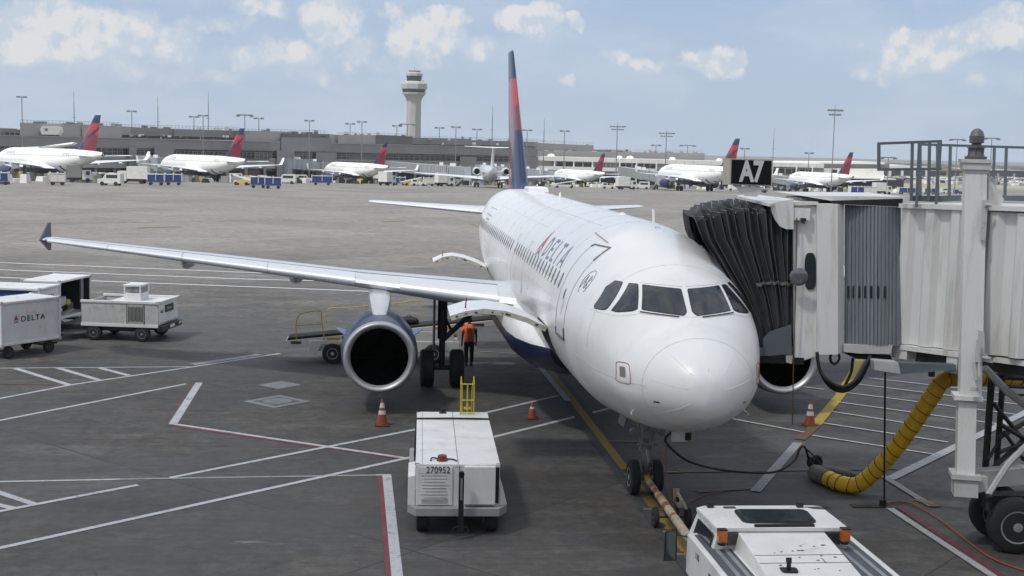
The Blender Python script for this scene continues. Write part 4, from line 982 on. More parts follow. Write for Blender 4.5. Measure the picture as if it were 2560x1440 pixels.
# folding canopy: fan of black pleats from the cab mouth to the fuselage
PLE = 13; NU = PLE*4; NV = 30
near = [atY(1893, 872, 3.45), atY(1874, 800, 3.45), atY(1843, 738, 3.45), atY(1800, 672, 3.5), atY(1752, 598, 3.6), atY(1729, 541, 3.7)]
def edge0(v):   # edge on the aircraft, v 0 bottom near .. 1 bottom far
    if v < .42:
        k = v/.42*5; i = min(4, int(k)); return near[i].lerp(near[i+1], k-i)
    if v < .58: return near[5].lerp(Vector((near[5].x+.55, 6.7, 6.0)), (v-.42)/.16)
    p = edge0(1-v); return Vector((p.x+.55*max(0, p.z-3.5)/2.5, 6.7, p.z))
cm0 = Vector(pd(1979, 868, DB+.02)); cm1 = Vector(pd(1981, 527, DB+.02))
def edge1(v):
    if v < .42: return cm0.lerp(cm1, v/.42)
    fr = cm1+Vector((0, 2.75, 0))
    if v < .58: return cm1.lerp(fr, (v-.42)/.16)
    return fr.lerp(cm0+Vector((0, 2.75, 0)), (v-.58)/.42)
mb = MB(); rings = []; rn = random.Random(2)
jit = [rn.uniform(-.25, .25) for _ in range(PLE+2)]
for i in range(NU+1):
    u = i/NU; ph = u*PLE; fr = abs((ph % 1)-.5)*2          # 1 at ridge, 0 in valley
    ring = []
    for j in range(NV+1):
        v = j/NV; p = edge0(v).lerp(edge1(v), u+jit[int(ph)]*.0)
        out = Vector((0, -1, 0)) if v < .42 else (Vector((0, 1, 0)) if v > .58 else Vector((0, 0, 1)))
        if .34 < v < .42: out = (Vector((0, -1, 0)).lerp(Vector((0, 0, 1)), (v-.34)/.16)).normalized()
        if .42 <= v < .46: out = (Vector((0, -1, 0)).lerp(Vector((0, 0, 1)), .5+(v-.42)/.08)).normalized()
        amp = .035+.13*min(1, v/.42) if v < .42 else .16
        sag = .10*math.sin(math.pi*u)*min(1, v/.3)
        if .30 < v < .5: sag += .06*math.sin(j*1.9+i*.7)*.5
        bulge = .16*math.sin(math.pi*min(u*1.0, 1))*(1 if .40 < v < .60 else max(0, (v-.25)/.15) if v < .42 else .5)
        p = p+out*(amp*fr-.02)+Vector((0, 0, bulge*.7))+out*sag*.1+Vector((.03*math.sin(7*v+i), 0, .02*math.sin(9*u+11*v)))
        ring.append(tuple(p))
    rings.append(ring)
mb.loft(rings, closed=False, cap0=False, cap1=False)
cano = mb.build('canopy_bellows', FABR, bridge, 20)
WIRE = mat('wire_grey', (.35, .36, .37), .45, .4)
mb = MB()
for i in range(2, NU-2, 4):       # cords zigzagging over the top folds
    r_ = rings[i]; r2 = rings[min(i+2, NU)]; r3 = rings[min(i+4, NU)]
    mb.tube([Vector(r_[12])+Vector((0, -.02, .01)), Vector(r2[14])+Vector((0, 0, .04)), Vector(r3[13])+Vector((0, -.02, .03))], .006, 5)
    mb.tube([Vector(r_[13])+Vector((0, -.02, .02)), Vector(r2[12])+Vector((0, -.02, .02)), Vector(r3[14])+Vector((0, 0, .04))], .005, 5)
mb.build('lacing_cord', WIRE, cano)
mb = MB()
for i in range(4, NU, 4):
    mb.tube([Vector(rings[i][j])+Vector((0, -.012, 0)) for j in range(2, 13)], .004, 4)
mb.build('pleat_stitching', mat('stitching', (.13, .13, .135), .6), cano)
mb = MB(); pts = []
for i in range(NU//2-4, NU+1):
    p = Vector(rings[i][6 if i > NU*.6 else 6]); pts.append(p+Vector((0, -.03, .02*math.sin(i))))
for dz in (-.02, 0, .02): mb.tube([p+Vector((0, 0, dz)) for p in pts], .012, 5)
mb.build('strap', mat('strap_grey', (.16, .155, .145), .7), cano)
slab([(1908, 848), (1924, 830), (1978, 812), (1980, 885), (1909, 890)], DB-.12, .05, 'side_flap', mat('flap_grey', (.10, .115, .135), .5, 0, .08, 3, dirt=.2))
mb = MB(); mb.extr([tuple(Vector((1.95, 3.45, 3.32))), (2.85, 3.35, 3.30), (2.85, 6.6, 3.30), (1.95, 6.6, 3.32)], (0, 0, -.14)); mb.build('cab_floor', DARK, bridge)
slab([(1965, 888), (1982, 888), (1980, 910), (1966, 906)], DB-.1, .3, 'floor_bracket', PWD)
slab([(1930, 890), (1980, 890), (1968, 906), (1940, 900)], DB+.3, 1.5, 'underfloor_unit', mat('underfloor_grey', (.2, .2, .2), .6, dirt=.5))

# ------------------------------------------------------------------ hoses and cables
def smooth_path(P, n=8):
    P = [Vector(p) for p in P]; out = []
    for i in range(len(P)-1):
        a, b = P[i], P[i+1]; p = P[i-1] if i else a; q = P[i+2] if i+2 < len(P) else b
        for k in range(n):
            t_ = k/n; out.append(.5*((2*a)+(b-p)*t_+(2*p-5*a+4*b-q)*t_*t_+(3*a-p-3*b+q)*t_**3))
    return out+[P[-1]]
hose = thing('air_hose', 'thick yellow air hose hanging in a bend under the boarding bridge', 'hose')
hp = [atY(2600, 945, 4.6), atY(2480, 945, 4.2), atY(2400, 944, 3.9), atY(2372, 945, 3.8), atY(2350, 958, 3.8), atY(2335, 982, 3.85), atY(2307, 1024, 4.0), atY(2272, 1076, 4.2), atY(2240, 1119, 4.4), atY(2205, 1160, 4.6), atY(2175, 1190, 4.8)]
low = at(2140, 1213, .20); hp += [low, at(2100, 1208, .18), at(2070, 1196, .18), at(2036, 1181, .18)]
sp = smooth_path(hp, 10)
mb = MB(); ns = len(sp); mb.tube(sp[:-9], [.178+.008*math.sin(i*2.2) for i in range(ns-9)], 18); mb.build('sleeve', mat('hose_yellow', (.85, .50, .02), .5, 0, .12, 3, dirt=.3, dirtcol=(.15, .10, .03)), hose, 'all')
mb = MB(); mb.tube(sp[-11:], .185, 16); mb.tube([sp[-1]+Vector((0, 0, .02)), sp[-1]+Vector((.45, .25, -.02)), sp[-1]+Vector((.9, .1, -.08)), sp[-1]+Vector((1.2, -.1, -.14))], [.16, .12, .09, .02], 10); mb.build('end_sleeve', mat('worn_canvas', (.16, .155, .14), .8, 0, .2, 6, dirt=.5), hose, 'all')
mb = MB(); acc = 0; last = sp[0]
for i in range(1, ns-10):
    acc += (sp[i]-last).length; last = sp[i]
    if acc > .2:
        acc = 0; d = (sp[i+1]-sp[i-1]).normalized(); mb.lathe(sp[i], d+Vector((0, 0, .15)), [(-.005, .18), (-.005, .189), (.005, .189), (.005, .18)], 20)
mb.build('spiral_band', BLK, hose, True)
mb = MB(); p = sp[-1]+Vector((.12, .35, .16)); 
mb.lathe(p, (.3, -1, .2), [(-.1, .12), (-.1, .16), (.1, .16), (.1, .12)], 18, close=True); mb.cyl(p+Vector((0, .1, 0)), p+Vector((0, -.1, .02)), .06, 12); mb.build('coupling', BLK, hose, True)
cb = smooth_path([Vector((.22, 3.55, 1.72)), atY(1664, 1095, 3.6), atY(1672, 1115, 3.7), atY(1720, 1152, 4.3), atY(1790, 1172, 4.9), atY(1870, 1181, 5.3), atY(1940, 1179, 5.7), atY(1985, 1152, 6.1), atY(2000, 1122, 6.3), atY(2012, 1118, 6.4), atY(2022, 1150, 6.5), atY(2030, 1195, 6.4)], 8)
mb = MB(); mb.tube(cb, .028, 8); tag(mb.build('power_cable', RUB, None, 'all'), 'black power cable sagging from the nose to the yellow hose end', 'cable')
mb = MB(); mb.tube(smooth_path([atY(2012, 1120, 6.4), atY(2030, 1135, 6.4), atY(2050, 1160, 6.3), atY(2038, 1190, 6.3)], 6), .018, 6); tag(mb.build('cable', mat('brown_cable', (.06, .03, .02), .6), None, 'all'), 'short brown cable looped over the grey end of the yellow hose', 'cable')
mb = MB()
for k, (dy, dd) in enumerate(((0, 0), (6, .1), (-5, -.1))):
    mb.tube(smooth_path([atD(2042, 880, 26), atD(2050, 925, 26), atD(2075, 960+dy, 26+dd), atD(2110, 972+dy, 26+dd), atD(2145, 950+dy, 26+dd), atD(2165, 915+dy, 26+dd), atD(2176, 890, 26)], 6), .036, 8)
mb.tube(smooth_path([atD(2132, 895, 26.4), atD(2128, 930, 26.4), atD(2112, 965, 26.4)], 5), .03, 6)
tag(mb.build('cable_loop', RUB, None, 'all'), 'bundle of thick black cables looping under the boarding bridge cab', 'cable')
mb = MB(); mb.tube(smooth_path([atD(2078, 880, 26.2), atD(2076, 900, 26.2), atD(2086, 910, 26.2), atD(2098, 898, 26.2), atD(2096, 882, 26.2)], 5), .028, 6); tag(mb.build('cable_loop', RUB, None, 'all'), 'small tight loop of black cable below the bridge cab corner', 'cable')
mb = MB(); pp = at(2210, 1265, 0); tp = atY(2213, 930, 3.6); mb.tube([tp, tp.lerp(pp, .5), Vector((pp.x, pp.y, .1)), Vector((pp.x, pp.y, .0))], .022, 8); mb.box((pp.x-.03, pp.y, .06), (.12, .1, .14))
tag(mb.build('hanging_hose', RUB, None, True), 'straight black hose hanging from the bridge plate to the ground', 'hose')
def flatz(px, py, z=.03): return at(px, py, z)
mb = MB(); mb.tube(smooth_path([flatz(2215, 1258), flatz(2245, 1254), flatz(2285, 1262), flatz(2350, 1300), flatz(2415, 1350), flatz(2470, 1390), flatz(2540, 1420), flatz(2620, 1440)], 8), .016, 6); tag(mb.build('orange_cord', mat('orange_cord', (.30, .07, .03), .6), None, 'all'), 'orange cord snaking over the apron to the bridge wheel', 'cord')
mb = MB(); mb.tube(smooth_path([atY(1666, 1105, 3.6), atY(1664, 1150, 3.5), atY(1668, 1200, 3.3), atY(1674, 1240, 2.9), atY(1690, 1262, 2.6), at(1720, 1256, .06), at(1770, 1235, .03), at(1810, 1228, .03)], 6), .014, 6); tag(mb.build('headset_cord', mat('rust_orange_cord', (.22, .06, .03), .6), None, 'all'), 'thin orange cord hanging beside the nose wheel to the tow bar', 'cord')
# ------------------------------------------------------------------ ground power cart
gpu = thing('ground_power_unit', 'long white wheeled power unit with black drawbar standing upright', 'power unit', (-4.265, 2.25, 0), R(-2))
L_ = 4.88; hw = .805; zt = 1.37
mb = MB(); mb.bb((-hw, 0, .56), (hw, L_, zt)); mb.bb((-hw-.004, -.006, zt-.05), (hw+.004, L_+.006, zt+.012)); bd = mb.build('housing', PW, gpu)
mb = MB(); mb.prism([(-.8, -.16), (.8, -.16), (.96, .12), (.96, L_-.1), (-.96, L_-.1), (-.96, .12)], .40, .56); mb.build('chassis', mat('gpu_skirt', (.30, .31, .32), .5, 0, .1, 3, dirt=.4), gpu)
mb = MB(); mb.extr([(-.815, .02, .56), (-.955, .05, .56), (-.955, .05, 1.12), (-.815, .02, 1.16)], (0, 1.1, 0)); mb.build('side_fender', PW, gpu)
mb = MB(); mb.extr([(.812, .02, .56), (.965, .1, .565), (.815, .02, .95)], (0, 1.5, 0)); mb.build('side_fender', PW, gpu)
mb = MB(); mb.box((-.44, -.014, .955), (.68, .028, .74)); dr = mb.build('left_door', PW, gpu)
mb = MB()
for k in range(9):
    z = 1.17-k*.062; mb.box((-.44+(.01 if k % 2 else -.01), -.032, z), (.50-(k % 3)*.05, .012, .008))
for k in range(4): mb.box((-.44, -.032, .70-k*.022), (.50, .012, .012))
mb.build('louvre', mat('louvre_shadow', (.48, .48, .47), .6, dirt=.6), dr)
mb = MB(); mb.box((-.44, -.030, 1.265), (.66, .006, .12)); mb.build('number_plate', mat('plate_white', (.68, .70, .72), .4), dr)
q = txt('270952', .18, mat('number_black', (.015, .015, .015), .5), gpu, 'fleet_number'); mtx(q, (1, 0, 0), (0, 0, 1), (-.38, -.037, 1.27)); q.scale = (.86, 1, 1)
mb = MB(); mb.box((.42, -.05, .985), (.60, .10, .74)); mb.build('right_door', PW, gpu)
mb = MB(); mb.box((.755, -.008, .97), (.075, .018, .70)); mb.build('side_slot', BLK, gpu)
mb = MB(); mb.box((.03, -.006, .97), (.012, .014, .76)); mb.build('door_gap', mat('gap_grey', (.12, .12, .12), .6), gpu)
mb = MB(); mb.box((.0, L_/2, zt+.0135), (.012, L_, .003)); mb.box((-hw+.12, L_/2, zt+.0135), (.008, L_, .003)); mb.build('roof_seam', mat('gap_grey', (.12, .12, .12), .6), gpu)
mb = MB(); mb.box((.06, -.30, .72), (.10, .06, 1.15)); mb.box((.06, -.335, .98), (.035, .012, .42), 1)
mb.lathe((.06, -.30, 1.27), (0, -1, 0), [(-.03, .055), (.03, .055)], 14); mb.tube([(-.06, -.32, .24), (-.10, -.33, .17), (-.06, -.34, .10), (.18, -.34, .10), (.22, -.33, .17), (.18, -.32, .24), (-.06, -.32, .24)], .016, 6)
mb.build('drawbar', [BLK, mat('worn_steel', (.35, .36, .37), .4, .5)], gpu, 40)
for x in (-.66, .66):
    for y in (.28, L_-.7):
        mb = MB(); mb.wheel((x, y, .32), .32, .26, n=26, rim=.5); mb.build('wheel', [TYRE, RIM], gpu, True)
mb = MB(); mb.bb((-.5, .3, .25), (.5, L_-.4, .40)); mb.build('axle_beam', BLK, gpu)
mb = MB(); mb.lathe((-.30, .28, zt+.01), (0, 0, 1), [(0, .11), (.02, .11), (.03, .09), (.10, .09), (.115, .07), (.125, .02)], 18); be = mb.build('beacon', REDB, gpu, True)
mb = MB(); mb.tube(smooth_path([(-.52, .22, zt+.02), (-.50, .34, zt+.05), (-.36, .42, zt+.02), (-.1, .32, zt+.03), (-.02, .2, zt+.02)], 5), .014, 6); mb.build('beacon_wire', RUB, gpu, True)
yb = 4.05
mb = MB(); mb.tube([(-.84, yb-.5, .65), (-.83, yb, 1.0), (-.82, yb, zt+.03), (0, yb-.02, zt+.045), (.80, yb, zt+.03), (.84, yb, zt-.12), (.85, yb, .9)], .022, 6); mb.tube([(-.84, yb-.5, .65), (-.84, .6, .72), (-.85, .1, .6)], .018, 6); mb.build('roof_cable', RUB, gpu, 'all')
mb = MB(); mb.cyl((-.22, L_-.12, zt), (-.22, L_-.12, zt+.12), .04, 10); mb.box((-.22, L_-.14, zt+.02), (.16, .12, .03)); mb.build('exhaust_cap', BLK, gpu, True)
mb = MB(); fx, fy = .33, L_-.32
for a in (-.15, .15):
    mb.tube([(fx+a, fy, zt), (fx+a, fy+.02, zt+.72), (fx+a*.95, fy+.1, zt+.88)], .016, 6); mb.tube([(fx+a*.75, fy+.22, zt), (fx+a*.75, fy+.2, zt+.6), (fx+a*.95, fy+.1, zt+.86)], .014, 6)
mb.cyl((fx, fy+.02, zt+.1), (fx, fy+.02, zt+.72), .016, 6)
for z in (.05, .35, .72): mb.cyl((fx-.16, fy+.01, zt+z), (fx+.16, fy+.01, zt+z), .014, 6)
mb.box((fx, fy+.05, zt+.16), (.16, .06, .05)); mb.box((fx, fy+.05, zt+.22), (.05, .05, .12)); mb.build('yellow_frame', YEL, gpu)
mb = MB()
for x, y in ((-.78, .03), (.78, .03), (-.78, L_-.05)): mb.box((x, y, zt+.008), (.09, .05, .02))
mb.build('corner_fitting', mat('corner_rust', (.18, .13, .10), .7, dirt=.6), gpu)
# ------------------------------------------------------------------ pushback tractor
tr = thing('pushback_tractor', 'low white pushback tractor with amber beacons and grey tread decks', 'aircraft tractor', (.67, -1.53, -.05), 0)
LT = 6.6; dz = 1.2
def tp_(x, y, z): return (x-.5, y+1.35, z)
mb = MB(); mb.extr([tp_(-.87, -1.35, dz), tp_(-.87, -1.35, .55), tp_(-.87, -2.3, .45), tp_(-.87, -2.5, .45), tp_(-.87, -2.75, 1.0), tp_(-.87, -3.7, 1.0), tp_(-.87, -4.0, .4), tp_(-.87, -8, .4), tp_(-.87, -8, dz)], (.10, 0, 0))
mb.extr([tp_(1.86, -1.35, dz), tp_(1.86, -1.35, .45), tp_(1.86, -8, .4), tp_(1.86, -8, dz)], (-.10, 0, 0)); mb.build('side_plate', PW, tr)
mb = MB(); mb.bb(tp_(-.77, -1.40, dz-.30), tp_(1.76, -8, dz-.012)); mb.bb(tp_(-.5, -.35, .35), tp_(1.5, -1.4, dz-.05)); mb.bb(tp_(-.82, -1.33, dz-.1), tp_(1.8, -1.4, dz-.0)); mb.build('body', PW, tr)
TREAD = mat('tread_grey', (.075, .085, .10), .6, 0, .12, 4, dirt=.3, dirtcol=(.16, .16, .16))
TREADW = mat('tread_worn', (.26, .28, .30), .5, .1, .3, 3, dirt=.4, dirtcol=(.05, .05, .055), dscale=4)
for xa, xb in ((-.77, -.36), (1.18, 1.76)):
    mb = MB(); mb.bb(tp_(xa, -1.42, dz-.012), tp_(xb, -8, dz-.004)); o = mb.build('tread_deck', TREAD, tr)
    mb = MB(); w = (xb-xa)/6
    for k in (2.4, 4.6): mb.bb(tp_(xa+w*k-.035, -1.45, dz-.003), tp_(xa+w*k+.035, -8, dz+.002))
    mb.build('worn_strip', TREADW, o)
def tc_(x, y, z): return (x-.5, y+1.35-.58, z)
def th_(x, y, z): return (x-.5, y+1.35-.42, z)
mb = MB(); # cab with sloping glass sides
ca = [(-.58, -1.62), (1.48, -1.66), (1.48, -.50), (-.62, -.46)]
mb.loft([[tc_(x, y, .9) for x, y in [(-.72, -1.58), (1.60, -1.62), (1.60, -.2), (-.75, -.2)]], [tc_(x, y, 1.50) for x, y in ca]])
cab_ = mb.build('cab', PW, tr)
mb = MB(); mb.extr([tc_(x, y, 1.50) for x, y in [(-.62, -1.66), (1.52, -1.70), (1.50, -.46), (1.36, -.40), (-.50, -.38), (-.66, -.5)]], (0, 0, .055)); ro = mb.build('cab_roof', PW, cab_)
mb = MB(); mb.extr([tc_(x, y, 1.556) for x, y in roundpoly([(-.12, -1.42), (1.10, -1.46), (1.16, -.68), (-.08, -.64)], .16, 5)], (0, 0, .018)); gl = mb.build('roof_window', BLK, cab_)
mb = MB(); mb.extr([tc_(x, y, 1.575) for x, y in roundpoly([(-.07, -1.37), (1.05, -1.41), (1.10, -.73), (-.03, -.69)], .14, 5)], (0, 0, .004)); mb.build('pane', GLZ, gl)
mb = MB(); mb.extr([tc_(-.738, -.55, 1.0), tc_(-.708, -1.45, 1.0), tc_(-.632, -1.50, 1.42), tc_(-.655, -.65, 1.42)], (-.012, 0, 0)); mb.build('side_window', GLZ, cab_)
mb = MB(); mb.extr([tc_(-.45, -1.655, 1.28), tc_(-.18, -1.655, 1.28), tc_(-.18, -1.665, 1.47), tc_(-.45, -1.665, 1.47)], (0, -.02, 0)); mb.build('rear_window', GLZ, cab_); mb = MB(); mb.extr([tc_(1.12, -1.675, 1.28), tc_(1.4, -1.675, 1.28), tc_(1.4, -1.68, 1.47), tc_(1.12, -1.68, 1.47)], (0, -.02, 0)); mb.build('rear_window', GLZ, cab_)
mb = MB(); mb.box(tc_(.5, -1.60, 1.575), (.98, .06, .035)); mb.build('wiper_rail', BLK, cab_)
for x, y in ((-.42, -.47), (1.12, -.50)):
    mb = MB(); mb.box(tc_(x, y, 1.60), (.10, .10, .09)); mb.build('roof_lamp', DARK, cab_)
mb = MB(); mb.box(tc_(-.1, -.52, 1.563), (.2, .08, .02)); mb.extr([tc_(x, y, 1.558) for x, y in ((1.2, -.5), (1.32, -.62), (1.5, -.66), (1.48, -.5))], (0, 0, .006)); mb.build('roof_scuff', mat('scuff_dark', (.08, .08, .08), .7), cab_)
# sloping engine hood
hpz = lambda s: 1.49-.085*s
mb = MB(); HX = lambda s: (-.27-.0*s, 1.14+.0*s); rings = []
for s in (0, .6, 1.2, 2.2, 4.5):
    y = -1.72-s*.95; z = 1.49-.10*s if s < 3 else 1.14; xa = -.27; xb = 1.14
    rings.append([th_(xa-.05, y, dz-.02), th_(xb+.05, y, dz-.02), th_(xb, y, max(z, dz+.02)), th_(xa, y, max(z, dz+.02))])
mb.loft(rings); ho = mb.build('hood', PW, tr)
mb = MB()
for s in (1.02, 1.32): y = -1.72-s*.95; mb.box(th_(.435, y, 1.49-.10*s+.003), (1.41, .012, .006))
s = 1.9; mb.box(th_(.75, -1.72-1.18*.95, 1.375), (.008, .3, .008)); mb.build('hood_seam', mat('gap_grey', (.12, .12, .12), .6), ho)
mb = MB(); p = Vector(th_(.10, -3.22, 1.33)); mb.extr([tuple(p+Vector((a, b, .0))) for a, b in roundpoly([(-.12, -.1), (.12, -.12), (.14, .08), (-.12, .1)], .05)], (0, 0, .02)); mb.cyl(p, p+Vector((0, 0, .17)), .035, 10); mb.cyl(p+Vector((0, 0, .12)), p+Vector((0, .02, .19)), .045, 10); mb.build('exhaust_cap', BLK, ho, True)
rn = random.Random(9)
for k in range(20):
    mb = MB()
    x = rn.uniform(-.1, 1.0); y = rn.uniform(-2.3, -3.6); z = 1.49-.10*((-1.72-y)/.95)+.004; r_ = rn.uniform(.012, .035)
    mb.extr([th_(x+r_*rn.uniform(.5, 1.5)*math.cos(a), y+r_*rn.uniform(.4, 1)*math.sin(a), z) for a in [i*1.05 for i in range(6)]], (0, 0, .003)); mb.build('oil_spot', mat('oil_brown', (.07, .05, .04), .5), ho)
for x in (-.56, 1.45):
    mb = MB(); p = Vector(tp_(x, -2.33, dz+.13)); mb.lathe(p, (0, 0, 1), [(-.02, .06), (.02, .08), (.04, .07)], 16, 0); mb.box(tuple(p+Vector((0, 0, .13))), (.14, .12, .19), 1)
    mb.box(tuple(p+Vector((0, 0, .232))), (.145, .125, .015), 0); mb.build('amber_beacon', [BLK, AMB], tr, False)
mb = MB(); m_ = Vector(tp_(-1.12, -1.25, .95)); mb.tube([m_+Vector((-.09, 0, .25)), m_+Vector((.09, 0, .26)), m_+Vector((.10, 0, -.24)), m_+Vector((-.10, 0, -.25)), m_+Vector((-.09, 0, .25))], .012, 6); mb.tube([m_+Vector((.09, 0, .2)), tp_(-.85, -1.4, 1.15)], .012, 6)
mo = mb.build('mirror', BLK, tr); mb = MB(); mb.box(tuple(m_), (.18, .012, .48)); mb.build('mirror_glass', mat('mirror_glass', (.12, .14, .14), .08, .6), mo)
for x in (-.70, 1.69):
    for y in (-3.2, -6.6):
        mb = MB(); mb.wheel(tp_(x, y, .5), .5, .34, n=28); mb.build('wheel', [TYRE, RIM], tr, True)
q = txt('110', .16, mat('number_black', (.015, .015, .015), .5), tr, 'fleet_number'); mtx(q, (0, -1, 0), (0, 0, 1), tp_(-.874, -2.05, 1.02))
# ------------------------------------------------------------------ tow bar
tb = thing('tow_bar', 'scuffed white and orange tow bar between the nose wheels and tractor', 'tow bar', (0, 2.6, 0))
o_ = Vector((0, 2.6, 0)); n0 = Vector((0, 4.9, .40))-o_; n1 = atY(1722, 1345, -1.2)-o_
pts = [n0.lerp(n1, k/6) for k in range(7)]
TBM = [mat('tow_yellow', (.36, .28, .10), .5, 0, .3, 6, dirt=.7, chip=.6), mat('tow_white', (.40, .34, .26), .6, 0, .4, 8, dirt=1, dirtcol=(.17, .07, .03), dscale=7, chip=.9), mat('tow_orange', (.26, .09, .03), .6, 0, .4, 8, dirt=.9, dirtcol=(.12, .07, .04), dscale=7, chip=.8)]
mb = MB()
for k, (a, b, mi) in enumerate(((0, .10, 0), (.10, .16, 1), (.16, .22, 2), (.22, .26, 1), (.26, .34, 2), (.34, .38, 1), (.38, .42, 2), (.42, .46, 0), (.46, .52, 1), (.52, .58, 2), (.58, .70, 1), (.70, .73, 2), (.73, 1.0, 1))):
    mb.cyl(n0.lerp(n1, a), n0.lerp(n1, b-.002), .068 if k < 5 else .08, 14, mi)
mb.build('tube', TBM, tb, True)
mb = MB(); mb.cyl((-.2, 2.3, .4), (.2, 2.3, .4), .045, 10); mb.box((0, 2.35, .4), (.16, .2, .14)); mb.build('axle_hook', TBM[0], tb)
mid = n0.lerp(n1, .45)
mb = MB(); mb.cyl((-.30, 0, .21), (.32, .0, .21), .02, 8); mb.box((.12, -.05, .42), (.05, .1, .4)); mb.box((.14, .12, .58), (.12, .05, .34), 1); mb.box((.16, -.10, .50), (.14, .3, .08), 1); mb.cyl((.14, .1, .7), (.2, -.5, .52), .03, 8, 1); mb.box((.1, 0, .3), (.14, .16, .16), 2); mb.build('hitch_jack', [DARK, TBM[1], TBM[2]], tb)
for x in (-.30, .36):
    mb = MB(); mb.wheel((x, .0, .20), .20, .10, n=22, rim=.6); mb.build('wheel', [TYRE, mat('small_rim', (.14, .14, .14), .5)], tb, True)
# ------------------------------------------------------------------ traffic cones
def cone(loc, h, rb, bands, label, dirty=0):
    t = thing('traffic_cone', label, 'traffic cone', loc, 0, 'orange cones standing round the airliner')
    mb = MB(); w = rb*1.25; mb.extr([(a, b, 0) for a, b in roundpoly([(-w, -w), (w, -w), (w, w), (-w, w)], .08)], (0, 0, .035)); mb.build('base', mat('cone_base', (.07, .03, .025), .8), t)
    prof = [(.035, rb), (h*.97, .028), (h, .02)]
    mb = MB(); mb.lathe((0, 0, 0), (0, 0, 1), prof, 20); b = mb.build('body', ORG, t, True)
    rad = lambda z: rb+(z-.035)/(h*.97-.035)*(.028-rb)+.004
    for a, c_ in bands:
        mb = MB(); mb.lathe((0, 0, 0), (0, 0, 1), [(h*a, rad(h*a)-.004), (h*a, rad(h*a)), (h*c_, rad(h*c_)), (h*c_, rad(h*c_)-.004)], 20); mb.build('band', RETRO, b, True)
    return t
cone(at(955, 1064), .72, .155, ((.44, .58), (.68, .86)), 'tall dirty orange cone with two white bands below the engine')
cone(at(1330, 1047), .46, .125, ((.62, .75),), 'short faded orange cone without clean bands right of the power unit').scale = (1, 1, 1)
cone(at(2024, 1064), .70, .15, ((.42, .58), (.68, .86)), 'orange cone with white bands on the yellow line by the bridge')
# ------------------------------------------------------------------ baggage carts on the left
def corner_frame(mb, L, W_, z0, z1, r_=.035):
    for x in (0, L):
        for y in (0, W_): mb.box((x, y, (z0+z1)/2), (r_*2, r_*2, z1-z0+.06))
    for z in (z0, z1):
        for y in (0, W_): mb.box((L/2, y, z), (L, r_*2, r_*2.2))
        for x in (0, L): mb.box((x, W_/2, z), (r_*2, W_, r_*2.2))
def cart(label, loc, rz, L, W_, z0, z1, kind, group='covered baggage carts parked at the left'):
    t = thing('baggage_cart', label, 'baggage cart', loc, rz, group)
    mb = MB(); corner_frame(mb, L, W_, z0, z1); mb.build('frame', PW, t)
    mb = MB(); mb.bb((.02, .02, z1+.01), (L-.02, W_-.02, z1+.05)); mb.box((L/2, W_/2, z1+.055), (L*.05, .1, .03)); mb.build('roof', PW, t)
    if kind == 'closed':
        mb = MB(); mb.bb((.02, .01, z0+.03), (L-.02, .04, z1-.03)); mb.bb((.02, W_-.04, z0+.03), (L-.02, W_-.01, z1-.03)); mb.bb((.01, .04, z0+.03), (.04, W_-.04, z1-.03)); mb.bb((L-.04, .04, z0+.03), (L-.01, W_-.04, z1-.03)); mb.build('side_panel', PW, t)
    elif kind == 'curtain':
        mb = MB(); mb.bb((.05, .015, z0+.05), (L*.96, .03, z1-.04)); mb.bb((.05, W_-.03, z0+.05), (L*.96, W_-.015, z1-.04)); mb.build('curtain', BLUEC, t)
        mb = MB(); mb.bb((.01, .04, z0+.03), (.04, W_-.04, z1-.03)); mb.build('end_panel', PW, t); mb = MB(); mb.bb((L-.04, .04, z0+.03), (L-.01, W_-.04, z1-.03)); mb.bb((L-.30, .012, z0+.03), (L-.02, .04, z1-.03)); mb.build('end_panel', PW, t)
    else:
        mb = MB(); mb.bb((.02, W_-.04, z0+.03), (L-.02, W_-.01, z1-.03)); mb.bb((.01, .02, z0+.03), (.03, W_-.04, z1-.03)); mb.bb((L-.04, .02, z0+.03), (L-.01, W_-.04, z1-.03)); mb.build('side_panel', CINT, t)
        mb = MB(); mb.bb((L*.72, .03, z0+.05), (L*.80, .09, z1-.05)); mb.build('door_post', mat('post_grey', (.2, .2, .21), .5, dirt=.5), t)
    mb = MB(); mb.bb((.02, .02, z0-.03), (L-.02, W_-.02, z0+.03)); mb.build('floor', PWD, t)
    mb = MB(); mb.bb((.1, W_*.3, z0-.14), (L-.1, W_*.7, z0-.03)); mb.box((.3, W_/2, .24), (.08, W_-.1, .08)); mb.box((L-.3, W_/2, .24), (.08, W_-.1, .08)); mb.cyl((L-.1, W_/2, .26), (L+.42, W_/2, .2), .03, 6); mb.box((L+.4, W_/2, .2), (.14, .12, .07)); mb.build('chassis', BLK, t)
    for x in (.36, L-.36):
        for y in (.14, W_-.14):
            mb = MB(); mb.wheel((x, y, .21), .21, .13, axis=(0, 1, 0), n=24); mb.build('wheel', [TYRE, mat('cart_rim', (.10, .10, .10), .5)], t, True)
    mb = MB()
    for x in (0, L):
        for y in (0, W_): mb.box((x, y, z1+.02), (.10, .10, .11)); mb.box((x, y, z0-.01), (.09, .09, .12))
    mb.build('corner_casting', PWD, t)
    return t
A = cart('white closed baggage cart with dark lettering nearest the left edge', (at(2.5, 760, 1.9).x, at(2.5, 760, 1.9).y, 0), R(54.7), 2.42, 1.42, .5, 1.9, 'closed')
q = txt('DELTA', .32, INK, A, 'cart_lettering', weight=.004, space=1.22); mtx(q, (1, 0, 0), (0, 0, 1), (1.30, .004, 1.30)); q.scale = (.92, .82, 1)
for o in kids(A):
    if o.name.startswith('cart_lettering'): o.location.y = -.0
emblem(A, (1, 0, 0), (.60, .0, 1.29), .27)
for o in kids(A):
    if o.name.startswith(('cart_lettering', 'emblem')): o.location.y = -.012+.015
